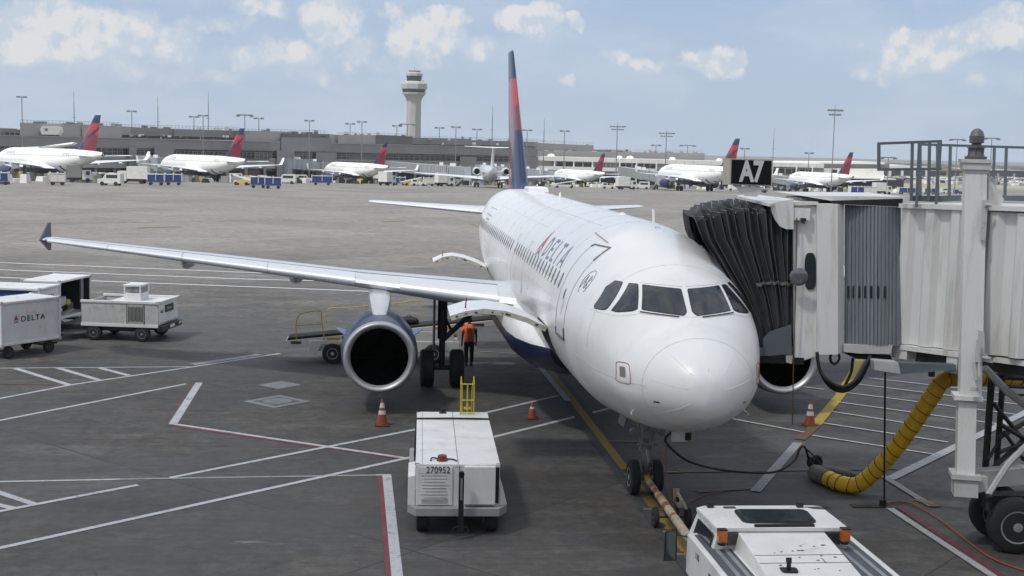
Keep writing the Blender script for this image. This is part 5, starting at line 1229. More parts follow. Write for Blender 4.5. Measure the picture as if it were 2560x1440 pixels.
cB = at(98, 725, 1.95); rzB = R(-10)
B = cart('baggage cart with shiny white roof and blue curtain behind the lettered cart', (cB.x-3.3*math.cos(rzB), cB.y-3.3*math.sin(rzB), 0), rzB, 3.3, 1.75, .5, 1.95, 'curtain')
q = txt('DELTA', .22, INK, B, 'cart_lettering'); mtx(q, (0, 1, 0), (0, 0, 1), (3.298, .95, 1.62)); q.scale = (.9, .8, 1)
q = txt('DELTA  495', .13, mat('faded_print', (.2, .22, .32), .6), B, 'curtain_print'); mtx(q, (1, 0, 0), (0, 0, 1), (2.3, .012, 1.7))
cC = at(148, 706, 1.95)
Cc = cart('dark blue baggage cart with its side open showing bags inside', (cC.x, cC.y, 0), R(77), 2.62, 1.5, .55, 1.95, 'open')
bagm = [mat('bag_white', (.5, .5, .48), .6), mat('bag_yellow', (.45, .38, .12), .6), mat('bag_grey', (.12, .12, .13), .7), mat('bag_tan', (.28, .24, .2), .7)]
rn = random.Random(4)
for k, (x, y, z, sx_, sy_, sz_, mi, lb) in enumerate(((.7, .7, .72, .8, .6, .28, 0, 'large pale bag lying flat in the open cart'), (1.2, .6, 1.06, .55, .4, .32, 0, 'white bag leaning high inside the open cart'), (1.5, .5, 1.0, .3, .35, .22, 1, 'small yellow bag beside the white one in the cart'), (1.9, .7, .78, .5, .5, .42, 2, 'dark grey suitcase at the back of the open cart'), (1.35, .35, .64, .9, .25, .09, 3, 'flat tan bag on the floor edge of the open cart'))):
    mb = MB(); mb.box((0, 0, 0), (sx_, sy_, sz_), rx=rn.uniform(-.1, .1), ry=rn.uniform(-.25, .2), top=.88)
    b_ = mb.build('bag', bagm[mi]); md = b_.modifiers.new('b', 'BEVEL'); md.width = .05; md.segments = 2; tag(b_, lb, 'bag', 'bags lying in the open baggage cart')
    v = Matrix.Rotation(R(77), 3, 'Z') @ Vector((x, y, z)); b_.location = (cC.x+v.x, cC.y+v.y, z); b_.rotation_euler = (0, 0, R(77))
# low white service vehicle
dl, dm, drr = at(203, 753, 1.45), at(392, 757, 1.45), at(457, 744, 1.45)
e1 = Vector((dm.x-dl.x, dm.y-dl.y, 0)); Lv = e1.length*1.05; rzD = math.atan2(e1.y, e1.x)-.10
Wv = 2.15
V = thing('service_vehicle', 'low scuffed white service vehicle with a little windscreen box on its bed', 'service vehicle', (dl.x, dl.y, 0), rzD)
mb = MB(); z0, z1 = .62, 1.42
mb.bb((0, 0, z0), (Lv, .05, z1)); mb.bb((0, Wv-.05, z0), (Lv, Wv, z1)); mb.bb((0, .05, z0), (.05, Wv-.05, z1)); mb.bb((.05, .05, z0), (Lv, Wv-.05, z0+.08)); mb.build('bed_side', PWD, V)
mb = MB(); mb.bb((Lv-.05, .05, z0), (Lv+.0, Wv-.05, z1)); mb.build('end_panel', PW, V)
mb = MB(); mb.bb((-.03, -.03, z1), (Lv+.03, .08, z1+.09)); mb.bb((-.03, Wv-.08, z1), (Lv+.03, Wv+.03, z1+.09)); mb.bb((Lv-.08, .08, z1), (Lv+.03, Wv-.08, z1+.09)); mb.bb((-.02, -.02, z0-.08), (Lv, .0, z0+.04)); mb.build('top_rail', PW, V)
mb = MB(); mb.bb((Lv*.30, .08, z1-.05), (Lv-.1, Wv-.1, z1+.02)); mb.build('deck_cover', PW, V)
mb = MB(); mb.bb((Lv*.60, -.012, z0+.06), (Lv*.60+.62, .0, z1-.04)); gr = mb.build('grille', mat('grille_pale', (.4, .4, .38), .5), V)
mb = MB()
for i in range(11): mb.bb((Lv*.60+.04+i*.052, -.02, z0+.12+.02*(i % 3)), (Lv*.60+.065+i*.052, -.013, z1-.10-.03*(i % 2)))
mb.build('grille_bars', BLK, gr)
for x in (Lv*.60-.02, Lv*.60+.64):
    mb = MB(); mb.bb((x-.01, -.015, z0), (x+.01, 0, z1)); mb.build('panel_joint', DARK, V)
mb = MB(); mb.loft([[(Lv*.46+a, Wv*.35+b, z1+.0) for a, b in ((0, 0), (.62, 0), (.62, .85), (0, .85))], [(Lv*.46+a, Wv*.35+b, z1+.30) for a, b in ((0, 0), (.62, 0), (.62, .85), (0, .85))]])
for a, b in ((0, 0), (.6, 0), (.6, .83), (0, .83)): mb.cyl((Lv*.46+a+.01, Wv*.35+b+.01, z1+.28), (Lv*.46+a+.01, Wv*.35+b+.01, z1+.56), .035, 6)
mb.bb((Lv*.46-.03, Wv*.35-.03, z1+.55), (Lv*.46+.65, Wv*.35+.88, z1+.62)); cb_ = mb.build('driver_cab', PW, V)
mb = MB(); mb.bb((Lv*.46+.05, Wv*.35+.02, z1+.32), (Lv*.46+.55, Wv*.35+.03, z1+.53)); mb.bb((Lv*.46+.60, Wv*.35+.06, z1+.32), (Lv*.46+.61, Wv*.35+.78, z1+.53)); mb.build('windscreen', mat('dusty_glass', (.22, .23, .24), .15, 0, .4, 6), cb_)
mb = MB(); mb.bb((Lv*.46+.1, Wv*.35+.2, z1+.3), (Lv*.46+.45, Wv*.35+.6, z1+.5)); mb.build('seat', BLK, cb_)
mb = MB(); mb.bb((-.9, .15, z0-.26), (Lv*.66, Wv-.3, z0-.06)); mb.bb((Lv*.6, .3, z0-.2), (Lv, Wv-.3, z0-.06)); mb.bb((Lv-.05, .0, z0-.22), (Lv+.14, Wv, z0-.02)); mb.build('chassis', BLK, V)
mb = MB(); mb.bb((Lv+.141, Wv*.4, z0-.16), (Lv+.15, Wv*.62, z0-.05)); mb.bb((Lv+.141, Wv*.85, z0-.14), (Lv+.15, Wv*.95, z0-.05)); mb.build('number_plate', mat('plate_white', (.68, .70, .72), .4), V)
mb = MB(); mb.bb((Lv+.001, Wv*.32, z0+.42), (Lv+.008, Wv*.75, z0+.70)); sg_ = mb.build('green_sticker', mat('sticker_green', (.012, .055, .03), .5), V)
q = txt('Eastern', .14, mat('sticker_text', (.5, .55, .5), .5), sg_, 'sticker_lettering', shear=.3); mtx(q, (0, 1, 0), (0, 0, 1), (Lv+.012, Wv*.53, z0+.56))
q = txt('6652', .17, mat('number_black', (.015, .015, .015), .5), V, 'fleet_number'); mtx(q, (0, 1, 0), (0, 0, 1), (Lv+.006, Wv*.18, z0+.5)); q.scale = (.8, 1, 1)
mb = MB()
for x, y in ((Lv, 0), (Lv, Wv)): mb.box((x, y, z1+.05), (.14, .14, .12))
mb.build('corner_casting', PWD, V)
for x in (Lv*.80, .5):
    for y in (.1, Wv-.15):
        mb = MB(); mb.wheel((x-.05, y, .29), .29, .2, axis=(0, 1, 0), n=28); mb.build('wheel', [TYRE, mat('vehicle_rim', (.2, .2, .2), .5, dirt=.5)], V, True)
# ------------------------------------------------------------------ belt loader
BL = thing('belt_loader', 'white belt loader with yellow hand rails behind the near engine', 'belt loader', (-7.4, 21.7, 0))
def bp(px, py, Y): p = atY(px, py, Y); return Vector((p.x+7.4, p.y-21.7, p.z))
a = bp(714, 852, 21.8); b = bp(1312, 793, 21.8)
def sidebeam(y, mb, mi=0):
    mb.extr([(a.x, y, a.z), (b.x, y, b.z), (b.x, y, b.z-.17), (a.x+1.2, y, a.z-.20), (a.x, y, a.z-.22)], (0, .06, 0), mi)
mb = MB(); sidebeam(.1, mb); sidebeam(1.05, mb); mb.box((a.x+.02, .6, a.z-.12), (.04, .95, .2)); bm_ = mb.build('conveyor_frame', PW, BL)
mb = MB(); mb.extr([(a.x+.1, .17, a.z+.10), (b.x, .17, b.z+.05), (b.x, .17, b.z-.06), (a.x, .17, a.z-.06)], (0, .86, 0)); mb.build('belt', TYRE, BL)
mb = MB()
for x, w, mi in ((.35, .35, 1), (1.6, .45, 0), (2.1, .4, 1), (2.9, .35, 0), (5.3, .5, 0), (6.1, .3, 1), (6.5, .5, 1)):
    z = a.z+(b.z-a.z)*x/(b.x-a.x)-.10; mb = MB(); mb.box((a.x+x, .097, z), (w, .006, .09), mi); mb.build('decal', [mat('decal_yellow', (.55, .38, .05), .6), mat('decal_dark', (.10, .05, .04), .6, dirt=.6)], bm_)
mb = MB(); cx0 = bp(782, 880, 21.7).x
mb.extr([(cx0-.15, .02, .78), (cx0+5.0, .02, .78), (cx0+5.0, .02, .45), (cx0+1.25, .02, .38), (cx0+1.05, .02, .66), (cx0+.3, .02, .66), (cx0+.1, .02, .30), (cx0-.15, .02, .34)], (0, .1, 0))
mb.extr([(cx0-.15, 1.4, .78), (cx0+5.0, 1.4, .78), (cx0+5.0, 1.4, .4), (cx0-.15, 1.4, .4)], (0, .08, 0)); mb.bb((cx0-.1, .12, .42), (cx0+5.0, 1.4, .70)); bd_ = mb.build('chassis', PW, BL)
mb = MB(); mb.bb((cx0+3.2, .05, .70), (cx0+4.8, .75, 1.12)); mb.box((cx0+4.0, .4, 1.14), (1.5, .6, .04)); mb.bb((cx0+2.3, .1, .7), (cx0+3.1, .8, .95)); mb.build('engine_cover', PW, BL)
mb = MB(); mb.tube([(cx0+4.4, .1, .7), (cx0+4.6, .1, .9), (cx0+4.9, .1, 1.0)], .05, 6); mb.tube([(cx0+.8, .6, .7), (cx0+2.4, .6, a.z+.12)], .05, 6); mb.build('lift_arm', DARK, BL)
for x in (cx0+.66, cx0+4.1):
    for y in (.08, 1.45):
        mb = MB(); mb.wheel((x, y, .35), .35, .22, axis=(0, 1, 0), n=32, rim=.52); mb.build('wheel', [TYRE, RIM], BL, True)
def yrail(lst, Y, name='hand_rail'):
    mb = MB()
    for pl in lst: mb.tube(smooth_path([bp(x, y, Y) for x, y in pl], 4), .018, 6)
    return mb.build(name, YEL, BL)
yrail([[(741, 852), (740, 812), (746, 790), (760, 782), (800, 778), (804, 800), (812, 856)], [(741, 814), (803, 809)]], 21.8)
yrail([[(822, 834), (816, 777), (870, 769), (934, 763), (1000, 757), (1046, 753), (1056, 800)], [(916, 765), (917, 784)], [(1046, 753), (1048, 760)]], 22.85)
mb = MB(); p = bp(1022, 798, 22.3); mb.lathe((0, 0, 0), (1, 0, 0), [(-.35, .05), (-.28, .15), (0, .18), (.28, .14), (.35, .04)], 12); mb.tube([(-.1, 0, .15), (0, 0, .24), (.12, 0, .15)], .015, 5)
bg_ = mb.build('duffel_bag', BLK, None, True); tag(bg_, 'black duffel bag riding on the belt loader conveyor', 'bag'); bg_.location = (p.x-7.4, p.y+21.7, a.z+(b.z-a.z)*((p.x-a.x)/(b.x-a.x))+.18)
# ------------------------------------------------------------------ ramp worker seen from behind
pw = thing('person', 'person in an orange safety vest and dark trousers walking beside the main gear', 'person', (-2.67, 21.48, 0), R(4))
def skin(name, nodes, edges, mt, parent, sub=2):
    me = bpy.data.meshes.new(name); me.from_pydata([n[0] for n in nodes], edges, []); o = bpy.data.objects.new(name, me); COL.objects.link(o)
    o.modifiers.new('s', 'SKIN'); 
    for i, n in enumerate(nodes):
        sv = me.skin_vertices[0].data[i]; r_ = n[1]; sv.radius = r_ if isinstance(r_, tuple) else (r_, r_); sv.use_root = (i == 0)
    sb = o.modifiers.new('d', 'SUBSURF'); sb.levels = sb.render_levels = sub
    dg = bpy.context.evaluated_depsgraph_get(); m2 = bpy.data.meshes.new_from_object(o.evaluated_get(dg)); bpy.data.objects.remove(o)
    m2.materials.clear(); m2.materials.append(mt); m2.polygons.foreach_set('use_smooth', [True]*len(m2.polygons))
    q = bpy.data.objects.new(name, m2); COL.objects.link(q); q.parent = parent; return q
SKIN = mat('skin', (.10, .055, .035), .55); PANTS = mat('dark_trousers', (.014, .014, .016), .8); VEST = mat('vest_orange', (.95, .17, .03), .7, 0, .1, 8); HAIR = mat('hair_black', (.01, .01, .01), .8)
N = [((0, 0, .88), (.14, .10)), ((0, 0, 1.05), (.14, .10)), ((0, -.01, 1.25), (.165, .11)), ((0, -.01, 1.36), (.12, .09)), ((0, .02, 1.42), .055), ((0, .05, 1.48), .06), ((0, .07, 1.55), (.078, .095)), ((0, .07, 1.62), (.06, .075)),
     ((-.17, -.01, 1.32), .058), ((-.23, .0, 1.10), .045), ((-.24, .05, .86), .034), ((-.24, .07, .79), .03), ((.17, -.01, 1.32), .058), ((.235, .0, 1.10), .045), ((.25, .04, .86), .034), ((.25, .06, .79), .03),
     ((-.09, 0, .82), .09), ((-.09, .02, .46), .06), ((-.09, -.02, .10), .042), ((-.09, .10, .03), .035), ((.09, 0, .82), .09), ((.09, -.01, .46), .06), ((.09, -.04, .10), .042), ((.09, .08, .03), .035)]
E_ = [(0, 1), (1, 2), (2, 3), (3, 4), (4, 5), (5, 6), (6, 7), (3, 8), (8, 9), (9, 10), (10, 11), (3, 12), (12, 13), (13, 14), (14, 15), (0, 16), (16, 17), (17, 18), (18, 19), (0, 20), (20, 21), (21, 22), (22, 23)]
for sx_, base, wi in ((-1, (-.24, .07, .79), 11), (1, (.25, .06, .79), 15)):
    for f, (dx, dy, ln) in enumerate(((-.022, .02, .07), (-.008, .022, .08), (.008, .018, .078), (.02, .012, .062))):
        i = len(N); N.append(((base[0]+dx*.6, base[1]+dy, base[2]-.05), .010)); N.append(((base[0]+dx, base[1]+dy+.015, base[2]-.05-ln), .008)); E_ += [(wi, i), (i, i+1)]
    i = len(N); N.append(((base[0]-sx_*.03, base[1]+.035, base[2]-.05), .010)); E_.append((wi, i))
skin('body', N, E_, SKIN, pw)
mb = MB(); rings = []
for z, a_, b_, oy in ((.84, .175, .125, 0), (.90, .18, .13, 0), (1.05, .175, .125, 0), (1.22, .20, .14, -.01), (1.32, .215, .13, -.01), (1.38, .17, .10, 0), (1.43, .09, .08, .02)):
    rings.append([(a_*math.cos(t_), oy+b_*math.sin(t_), z+.01*math.sin(3*t_)) for t_ in [2*math.pi*i/24 for i in range(24)]])
mb.loft(rings); ve = mb.build('vest', VEST, pw, 'all')
mb = MB(); sil = mat('reflective_grey', (.30, .27, .22), .5)
mb.lathe((0, 0, 0), (0, 0, 1), [(1.01, 1), (1.01, 1.02), (1.05, 1.02), (1.05, 1)], 24); mb.v = [(x*.180, y*.131, z) for x, y, z in mb.v]
for x in (-.11, .11): mb.tube([(x, -.150, 1.06), (x, -.165, 1.2), (x*.95, -.155, 1.33), (x*.9, -.12, 1.39)], .016, 4)
mb.build('reflective_band', sil, ve); mb = MB(); mb.extr([(x, -.168, z) for x, z in ((-.05, 1.30), (0, 1.33), (.05, 1.30), (.045, 1.22), (0, 1.18), (-.045, 1.22))], (0, .02, 0)); mb.build('badge', mat('badge_brown', (.25, .12, .04), .6), ve)
for sx_ in (-1, 1):
    mb = MB(); mb.tube([(sx_*.16, -.01, 1.345), (sx_*.205, -.005, 1.24), (sx_*.225, 0, 1.16)], [.068, .066, .06], 12); mb.build('sleeve', VEST if sx_ < 0 else mat('shirt_green', (.16, .19, .16), .8), pw, 'all')
PN = [((0, 0, .86), (.155, .115)), ((-.09, 0, .76), .105), ((-.095, .02, .46), .078), ((-.09, -.02, .10), .062), ((.09, 0, .76), .105), ((.095, -.01, .46), .078), ((.09, -.04, .10), .062)]
skin('trousers', PN, [(0, 1), (1, 2), (2, 3), (0, 4), (4, 5), (5, 6)], PANTS, pw)
mb = MB()
for x, y in ((-.09, .05), (.09, .03)): mb.lathe((x, y-.14, .045), (0, 1, 0), [(0, .03), (.04, .045), (.18, .048), (.26, .035), (.28, .01)], 12)
mb.build('shoes', BLK, pw, True)
mb = MB(); mb.lathe((0, .06, 1.57), (0, -.15, 1), [(-.05, .07), (0, .098), (.05, .09), (.10, .04), (.115, .005)], 16); mb.build('hair', HAIR, pw, True)

for par in (gpu, tr, A, B, Cc, V, BL):
    for o in kids(par):
        if o.type == 'MESH' and o.name.split('.')[0] in ('housing', 'chassis', 'left_door', 'right_door', 'side_fender', 'roof', 'body', 'hood', 'side_plate', 'frame', 'side_panel', 'end_panel', 'bed_side', 'top_rail', 'driver_cab', 'conveyor_frame', 'engine_cover', 'cab', 'corner_casting'):
            md = o.modifiers.new('edge', 'BEVEL'); md.width = .010; md.segments = 2; md.limit_method = 'ANGLE'; md.angle_limit = R(40)
# ------------------------------------------------------------------ painted markings, each a thin sheet just over the apron
def paint(name, col, wear=.35, sc=1.4):
    M = bpy.data.materials.new(name); M.use_nodes = True; t = NT(M.node_tree); B = t.N['Principled BSDF']; P = t.n('ShaderNodeNewGeometry').outputs['Position']
    w = t.ramp(t.noise(P, sc*2.2, 8, .75, .6), .50, .72, 0, wear); g = t.noise(P, 30, 3, .7)
    st = t.n('ShaderNodeMapping', i_0=P); st.inputs['Rotation'].default_value = (0, 0, R(45)); st.inputs['Scale'].default_value = (1, 9, 1)
    w2 = t.ramp(t.noise(st.outputs[0], 2.2, 4, .6), .5, .75, 0, wear*.8)
    c = t.mix(t.math('MAXIMUM', w, w2), c4(col), (.115, .112, .108, 1)); hs = t.n('ShaderNodeHueSaturation'); t.put(hs.inputs['Color'], c); t.put(hs.inputs['Value'], t.ramp(g, .2, .8, .8, 1.15, False))
    t.put(B.inputs['Base Color'], hs.outputs[0]); B.inputs['Roughness'].default_value = .75; return M
MWH = paint('marking_white', (.46, .48, .51), .8); MRED = paint('marking_red', (.17, .03, .042), .8); MYE = paint('marking_yellow', (.27, .175, .028), .95, 2.2)
MFAR = paint('marking_far_white', (.62, .63, .64), .3); MOLD2 = paint('marking_scuffed_white', (.38, .39, .41), .9, 2.6); MREDD = paint('marking_dirty_red', (.12, .028, .035), .9, 2); MREDF = paint('marking_faded_red', (.13, .06, .065), .9); MBK = paint('marking_black', (.045, .05, .06), .4); MOLD = paint('marking_worn_white', (.30, .31, .33), .95, 2.2); MYOLD = paint('marking_worn_yellow', (.22, .16, .06), .95, 2)
def line(pts, w, mt, z, name='painted_line', ext=0):
    P = [at(x, y, 0) if isinstance(x, (int, float)) and max(abs(x), abs(y)) > 60 or True else x for x, y in pts]
    mb = MB(); n = len(P)
    for i in range(n-1):
        d = (P[i+1]-P[i]).normalized(); s = Vector((-d.y, d.x, 0))*w/2; a = P[i]; b = P[i+1]+d*ext; m_ = max(1, int((b-a).length/2))
        mb.add([tuple(a-s)[:2]+(z,), tuple(b-s)[:2]+(z,), tuple(b+s)[:2]+(z,), tuple(a+s)[:2]+(z,)], [(0, 1, 2, 3)])
    return struct(mb.build(name, mt))
zc = [.004]
def Lw(pts, w=.13, mt=None, dz=0):
    zc[0] += .00035
    return line(pts, w, mt or MWH, zc[0]+dz)
Lw([(-60, 921), (478, 917)], .10); Lw([(38, 921), (178, 964)], .20); Lw([(145, 920), (250, 951)], .2); Lw([(250, 920), (322, 939)], .2)
Lw([(-80, 1012), (180, 962), (478, 918), (700, 884)], .14); Lw([(-80, 1067), (465, 960)], .14)
Lw([(495, 957), (429, 1062)], .27, MREDF); Lw([(498, 957), (432, 1061)], .22)
Lw([(430, 1064), (1040, 1151)], .15, MRED); Lw([(432, 1060), (1010, 1145)], .14)
Lw([(-60, 1206), (380, 1197), (960, 1188)], .10, MOLD); Lw([(-60, 1206), (300, 1199)], .10)
Lw([(425, 1195), (1035, 1075), (1418, 984)], .14); Lw([(-60, 1384), (1035, 1142), (1530, 1020)], .15)
Lw([(-60, 1290), (345, 1213)], .15); Lw([(-60, 1213), (88, 1262)], .18); Lw([(-60, 1250), (40, 1273)], .18)
Lw([(955, 1187), (979, 1440), (990, 1560)], .20, MRED); Lw([(967, 1187), (993, 1440), (1006, 1560)], .20); Lw([(940, 1188), (975, 1188)], .1)
Lw([(-60, 960), (140, 963)], .06, MRED); Lw([(480, 912), (650, 887)], .35, MOLD)
for a, b in (((-100, 653), (607, 681)), ((-100, 671), (640, 699)), ((-100, 690), (640, 718)), ((640, 718), (930, 729)), ((640, 699), (1225, 712)), ((607, 681), (900, 694))): Lw([a, b], .24, MFAR)
# lead-in line with black borders and stop bars
zc[0] += .001
Lw([(1200, 705), (1330, 868), (1640, 1275), (1760, 1440), (1850, 1560)], .62, MBK); Lw([(1200, 705), (1330, 868), (1640, 1275), (1760, 1440), (1850, 1560)], .22, MYE)
Lw([(1310, 868), (1420, 1003)], .20, MOLD2)
for x0, x1, y in ((1594, 1668, 1273), (1643, 1735, 1330), (1664, 1712, 1386), (1556, 1700, 1179)):
    Lw([(x0, y), (x1, y+1)], .30, MBK)
for x0, x1, y in ((1608, 1668, 1274), (1657, 1710, 1331), (1676, 1715, 1387), (1565, 1700, 1180), (1690, 1730, 1103), (1500, 1600, 1104)):
    Lw([(x0, y), (x1, y+1)], .11, MYE if y > 1110 else MYOLD)
Lw([(1700, 1180), (2240, 1172)], .22, paint('marking_ghost', (.10, .095, .085), .95, 2)); Lw([(1740, 1230), (1900, 1220)], .22, bpy.data.materials['marking_ghost'])
# right hand bays
Lw([(2150, 900), (2100, 990), (2040, 1062)], .30, paint('marking_bright_yellow', (.42, .29, .03), .7, 2)); Lw([(2040, 1062), (2000, 1100)], .30, mat('marking_brown', (.13, .075, .04), .8, dirt=.5)); Lw([(1995, 1108), (1888, 1230)], .24, MOLD)
for pts in ([(2171, 946), (2560, 990)], [(2148, 962), (2389, 992), (2560, 1014)], [(2117, 983), (2389, 1018), (2560, 1040)], [(2093, 1006), (2389, 1047), (2560, 1070)], [(2078, 1030), (2389, 1078), (2480, 1092)], [(2058, 1059), (2370, 1107)], [(2031, 1090), (2346, 1139)], [(1810, 1045), (2010, 1082)], [(1905, 955), (2060, 975)]): Lw(pts, .10)
Lw([(2640, 995), (2225, 1199)], .26, MOLD2); Lw([(2225, 1273), (2478, 1440), (2600, 1520)], .17, MOLD2); Lw([(2246, 1268), (2500, 1440), (2620, 1520)], .17, MREDD)
Lw([(2205, 1190), (2330, 1268)], .18, MOLD); Lw([(2290, 1250), (2345, 1268)], .22, MYOLD); Lw([(1400, 935), (1555, 960)], .08, MOLD)
Lw([(340, 570), (450, 567)], .5, MYOLD); Lw([(960, 555), (1010, 552)], .6, MYOLD); Lw([(-60, 562), (640, 552), (1180, 545)], .07, mat('tar_joint', (.03, .03, .03), .8)); Lw([(1180, 560), (1205, 572)], .3, MYOLD)
Lw([(1200, 880), (1340, 888)], .07, MOLD)
# utility covers let into the slabs
def cover(label, cpx, s1, s2, inner=True):
    c = at(*cpx); t = thing('utility_cover', label, 'utility cover', (c.x, c.y, 0), R(45), 'steel covers let into the apron')
    mb = MB(); mb.bb((-s1/2, -s2/2, .0), (s1/2, s2/2, .012)); mb.build('frame', mat('cover_pale', (.20, .21, .22), .6, 0, .25, 3, dirt=.5, dirtcol=(.1, .1, .1)), t)
    if inner:
        mb = MB(); mb.bb((-s1/2+.2, -s2/2+.2, .012), (s1/2-.2, s2/2-.2, .018)); mb.build('lid', mat('cover_dark', (.09, .09, .095), .6, 0, .3, 5, dirt=.5), t)
        mb = MB(); mb.lathe((0, 0, .018), (0, 0, 1), [(0, .42), (.004, .40), (.004, .3)], 20); mb.build('ring', mat('cover_mid', (.17, .175, .18), .6, 0, .3, 5), t)
    return t
cover('diamond steel cover with ring nearer the orange cone', (693, 1004), 1.35, 1.35); cover('pale diamond cover further from the camera', (700, 963), .95, .95, False)
mb = MB(); p = at(2168, 1266); mb.box((p.x, p.y, .012), (.68, .26, .024)); mb.box((p.x-.1, p.y, .026), (.4, .16, .008)); tag(mb.build('drain_cover', mat('drain_dark', (.03, .03, .03), .6, .2)), 'dark drain cover at the foot of the hanging hose', 'drain cover')
mb = MB(); p = at(2063, 1268); mb.lathe((p.x, p.y, 0), (0, 0, 1), [(0, .10), (.012, .10), (.014, .05)], 16); tag(mb.build('round_cover', mat('drain_dark', (.03, .03, .03), .6, .2), None, True), 'small round dark cover behind the tractor roof', 'drain cover')
# ------------------------------------------------------------------ concourse across the apron
CON = mat('concourse_grey', (.235, .235, .235), .8, 0, .16, .06, dirt=.35, dirtcol=(.11, .11, .11), dscale=.05, stretch=(1, 1, 2))
CON2 = mat('concourse_pale', (.36, .355, .335), .8, 0, .10, .06, dirt=.25, dirtcol=(.18, .18, .17), dscale=.06)
CON3 = mat('concourse_dark', (.13, .13, .13), .7, 0, .15, .08, dirt=.3)
CWH = mat('concourse_white', (.78, .77, .73), .7, 0, .08, .08, dirt=.35, dirtcol=(.30, .29, .27), dscale=.09)
DGL = mat('concourse_glass', (.018, .02, .022), .15, 0, .5, .3)
MUL = mat('mullion_grey', (.28, .28, .28), .6)
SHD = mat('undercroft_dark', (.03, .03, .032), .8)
ROOFK = mat('roof_kit', (.30, .30, .29), .6, 0, .2, .5, dirt=.4)
POLY = [(-160, 268), (0, 284), (320, 318), (640, 352), (900, 412), (1345, 480), (1700, 500), (2060, 520), (2300, 540), (2700, 560)]
def DF(px):
    for (a, da), (b, db) in zip(POLY[:-1], POLY[1:]):
        if px <= b: return da+(db-da)*(px-a)/(b-a)
    return POLY[-1][1]
def FP(px, py, off=0): return atD(px, py, DF(px)+off)
def gzp(p): return gz(p.y)
def hzn(px): return 370+(px-1280)*.0233
def face(mb, x0, x1, t0, t1, b0, b1, off=0, dep=8, mi=0, ground=False, n=None):
    """block whose front runs from photo column x0 to x1 between the given heights, dep metres thick"""
    n = n or max(1, int((x1-x0)/160))
    for k in range(n):
        xa = x0+(x1-x0)*k/n; xb = x0+(x1-x0)*(k+1)/n; f = lambda a, b, x: a+(b-a)*(x-x0)/(x1-x0)
        A = FP(xa, f(t0, t1, xa), off); B = FP(xb, f(t0, t1, xb), off); C_ = FP(xb, f(b0, b1, xb), off); D_ = FP(xa, f(b0, b1, xa), off)
        if ground: C_ = Vector((B.x, B.y, gz(B.y)-.5)); D_ = Vector((A.x, A.y, gz(A.y)-.5))
        C_ = Vector((B.x, B.y, C_.z)); D_ = Vector((A.x, A.y, D_.z))
        mb.extr([A, B, C_, D_], Vector(_f)*dep+Vector((0, 0, -_f.z*dep)), mi)
def block(parent, name, mt, *a, **k):
    mb = MB(); face(mb, *a, **k); return mb.build(name, mt, parent)
def winrow(parent, x0, x1, t0, t1, b0, b1, nb, off=0, bars=4, mt=DGL, mm=MUL, zmid=True, skip=()):
    for k in range(nb):
        if k in skip: continue
        xa = x0+(x1-x0)*k/nb+1.2; xb = x0+(x1-x0)*(k+1)/nb-1.2; f = lambda a, b, x: a+(b-a)*(x-x0)/(x1-x0)
        mb = MB(); face(mb, xa, xb, f(t0, t1, xa), f(t0, t1, xb), f(b0, b1, xa), f(b0, b1, xb), off=off, dep=.3, n=1)
        w = mb.build('window', mt, parent); mb = MB()
        for i in range(bars+1):
            x = xa+(xb-xa)*i/bars; face(mb, x-.35, x+.35, f(t0, t1, x), f(t0, t1, x), f(b0, b1, x), f(b0, b1, x), off=off-.12, dep=.2, n=1)
        face(mb, xa, xb, f(t0, t1, xa), f(t0, t1, xb), f(t0, t1, xa)+.6, f(t0, t1, xb)+.6, off=off-.14, dep=.25, n=1)
        if zmid:
            m0 = (f(t0, t1, xa)*.6+f(b0, b1, xa)*.4); m1 = (f(t0, t1, xb)*.6+f(b0, b1, xb)*.4); face(mb, xa, xb, m0, m1, m0+.6, m1+.6, off=off-.15, dep=.2, n=1)
        mb.build('mullion', mm, w)
def roofkit(parent, x0, x1, yb0, yb1, seed, off=4, h=(4, 12), nn=12, railh=7, rails=True):
    rn = random.Random(seed)
    f = lambda x: yb0+(yb1-yb0)*(x-x0)/(x1-x0)
    for k in range(nn):
        x = rn.uniform(x0, x1-8); w = rn.uniform(3, 14); hh = rn.uniform(*h)*(.5 if w > 9 else 1)
        mb = MB(); face(mb, x, x+w, f(x)-hh, f(x)-hh, f(x)+2, f(x)+2, off=off+rn.uniform(0, 10), dep=rn.uniform(1.5, 4), n=1)
        mb.build('roof_unit', rn.choice([ROOFK, CON2, CWH, CON3]), parent)
    if rails:
        mb = MB(); st_ = 9
        k = x0
        while k < x1-1:
            a = FP(k, f(k)-railh, off-2); b = FP(min(k+st_, x1), f(min(k+st_, x1))-railh, off-2)
            mb.cyl(a, b, .045, 4); mb.cyl(a-Vector((0, 0, .5)), b-Vector((0, 0, .5)), .03, 4); mb.cyl(a, a-Vector((0, 0, 1.3)), .045, 4); k += st_
        mb.build('roof_rail', MUL, parent)
T1 = thing('terminal_building', 'long grey concrete concourse across the apron behind the left airliners', 'terminal', (0, 0, 0))
mb = MB(); face(mb, -160, 1345, 333, 370, 361, 391, dep=26)
for x in range(-150, 1340, 34):
    f = (x+160)/1505; face(mb, x-.25, x+.25, 336+f*36, 336+f*36, 360.5+f*29, 360.5+f*29, off=-.06, dep=.1, n=1, mi=1)
mb.build('upper_wall', [CON, CON3], T1)
block(T1, 'cornice', CON2, -160, 1345, 333.4, 369.6, 335.2, 371.2, off=-.4, dep=.4)
block(T1, 'inner_wall', CON3, -160, 1345, 358, 388, 425, 430, off=1.6, dep=22)
block(T1, 'lower_wall', CON2, -160, 1345, 383, 406, 418, 424, off=.2, dep=1.2)
block(T1, 'ledge', CON, -160, 1345, 391, 406, 393.5, 408, off=-.7, dep=1)
block(T1, 'undercroft', SHD, -160, 1345, 417, 424, 460, 460, off=6, dep=14, ground=True)
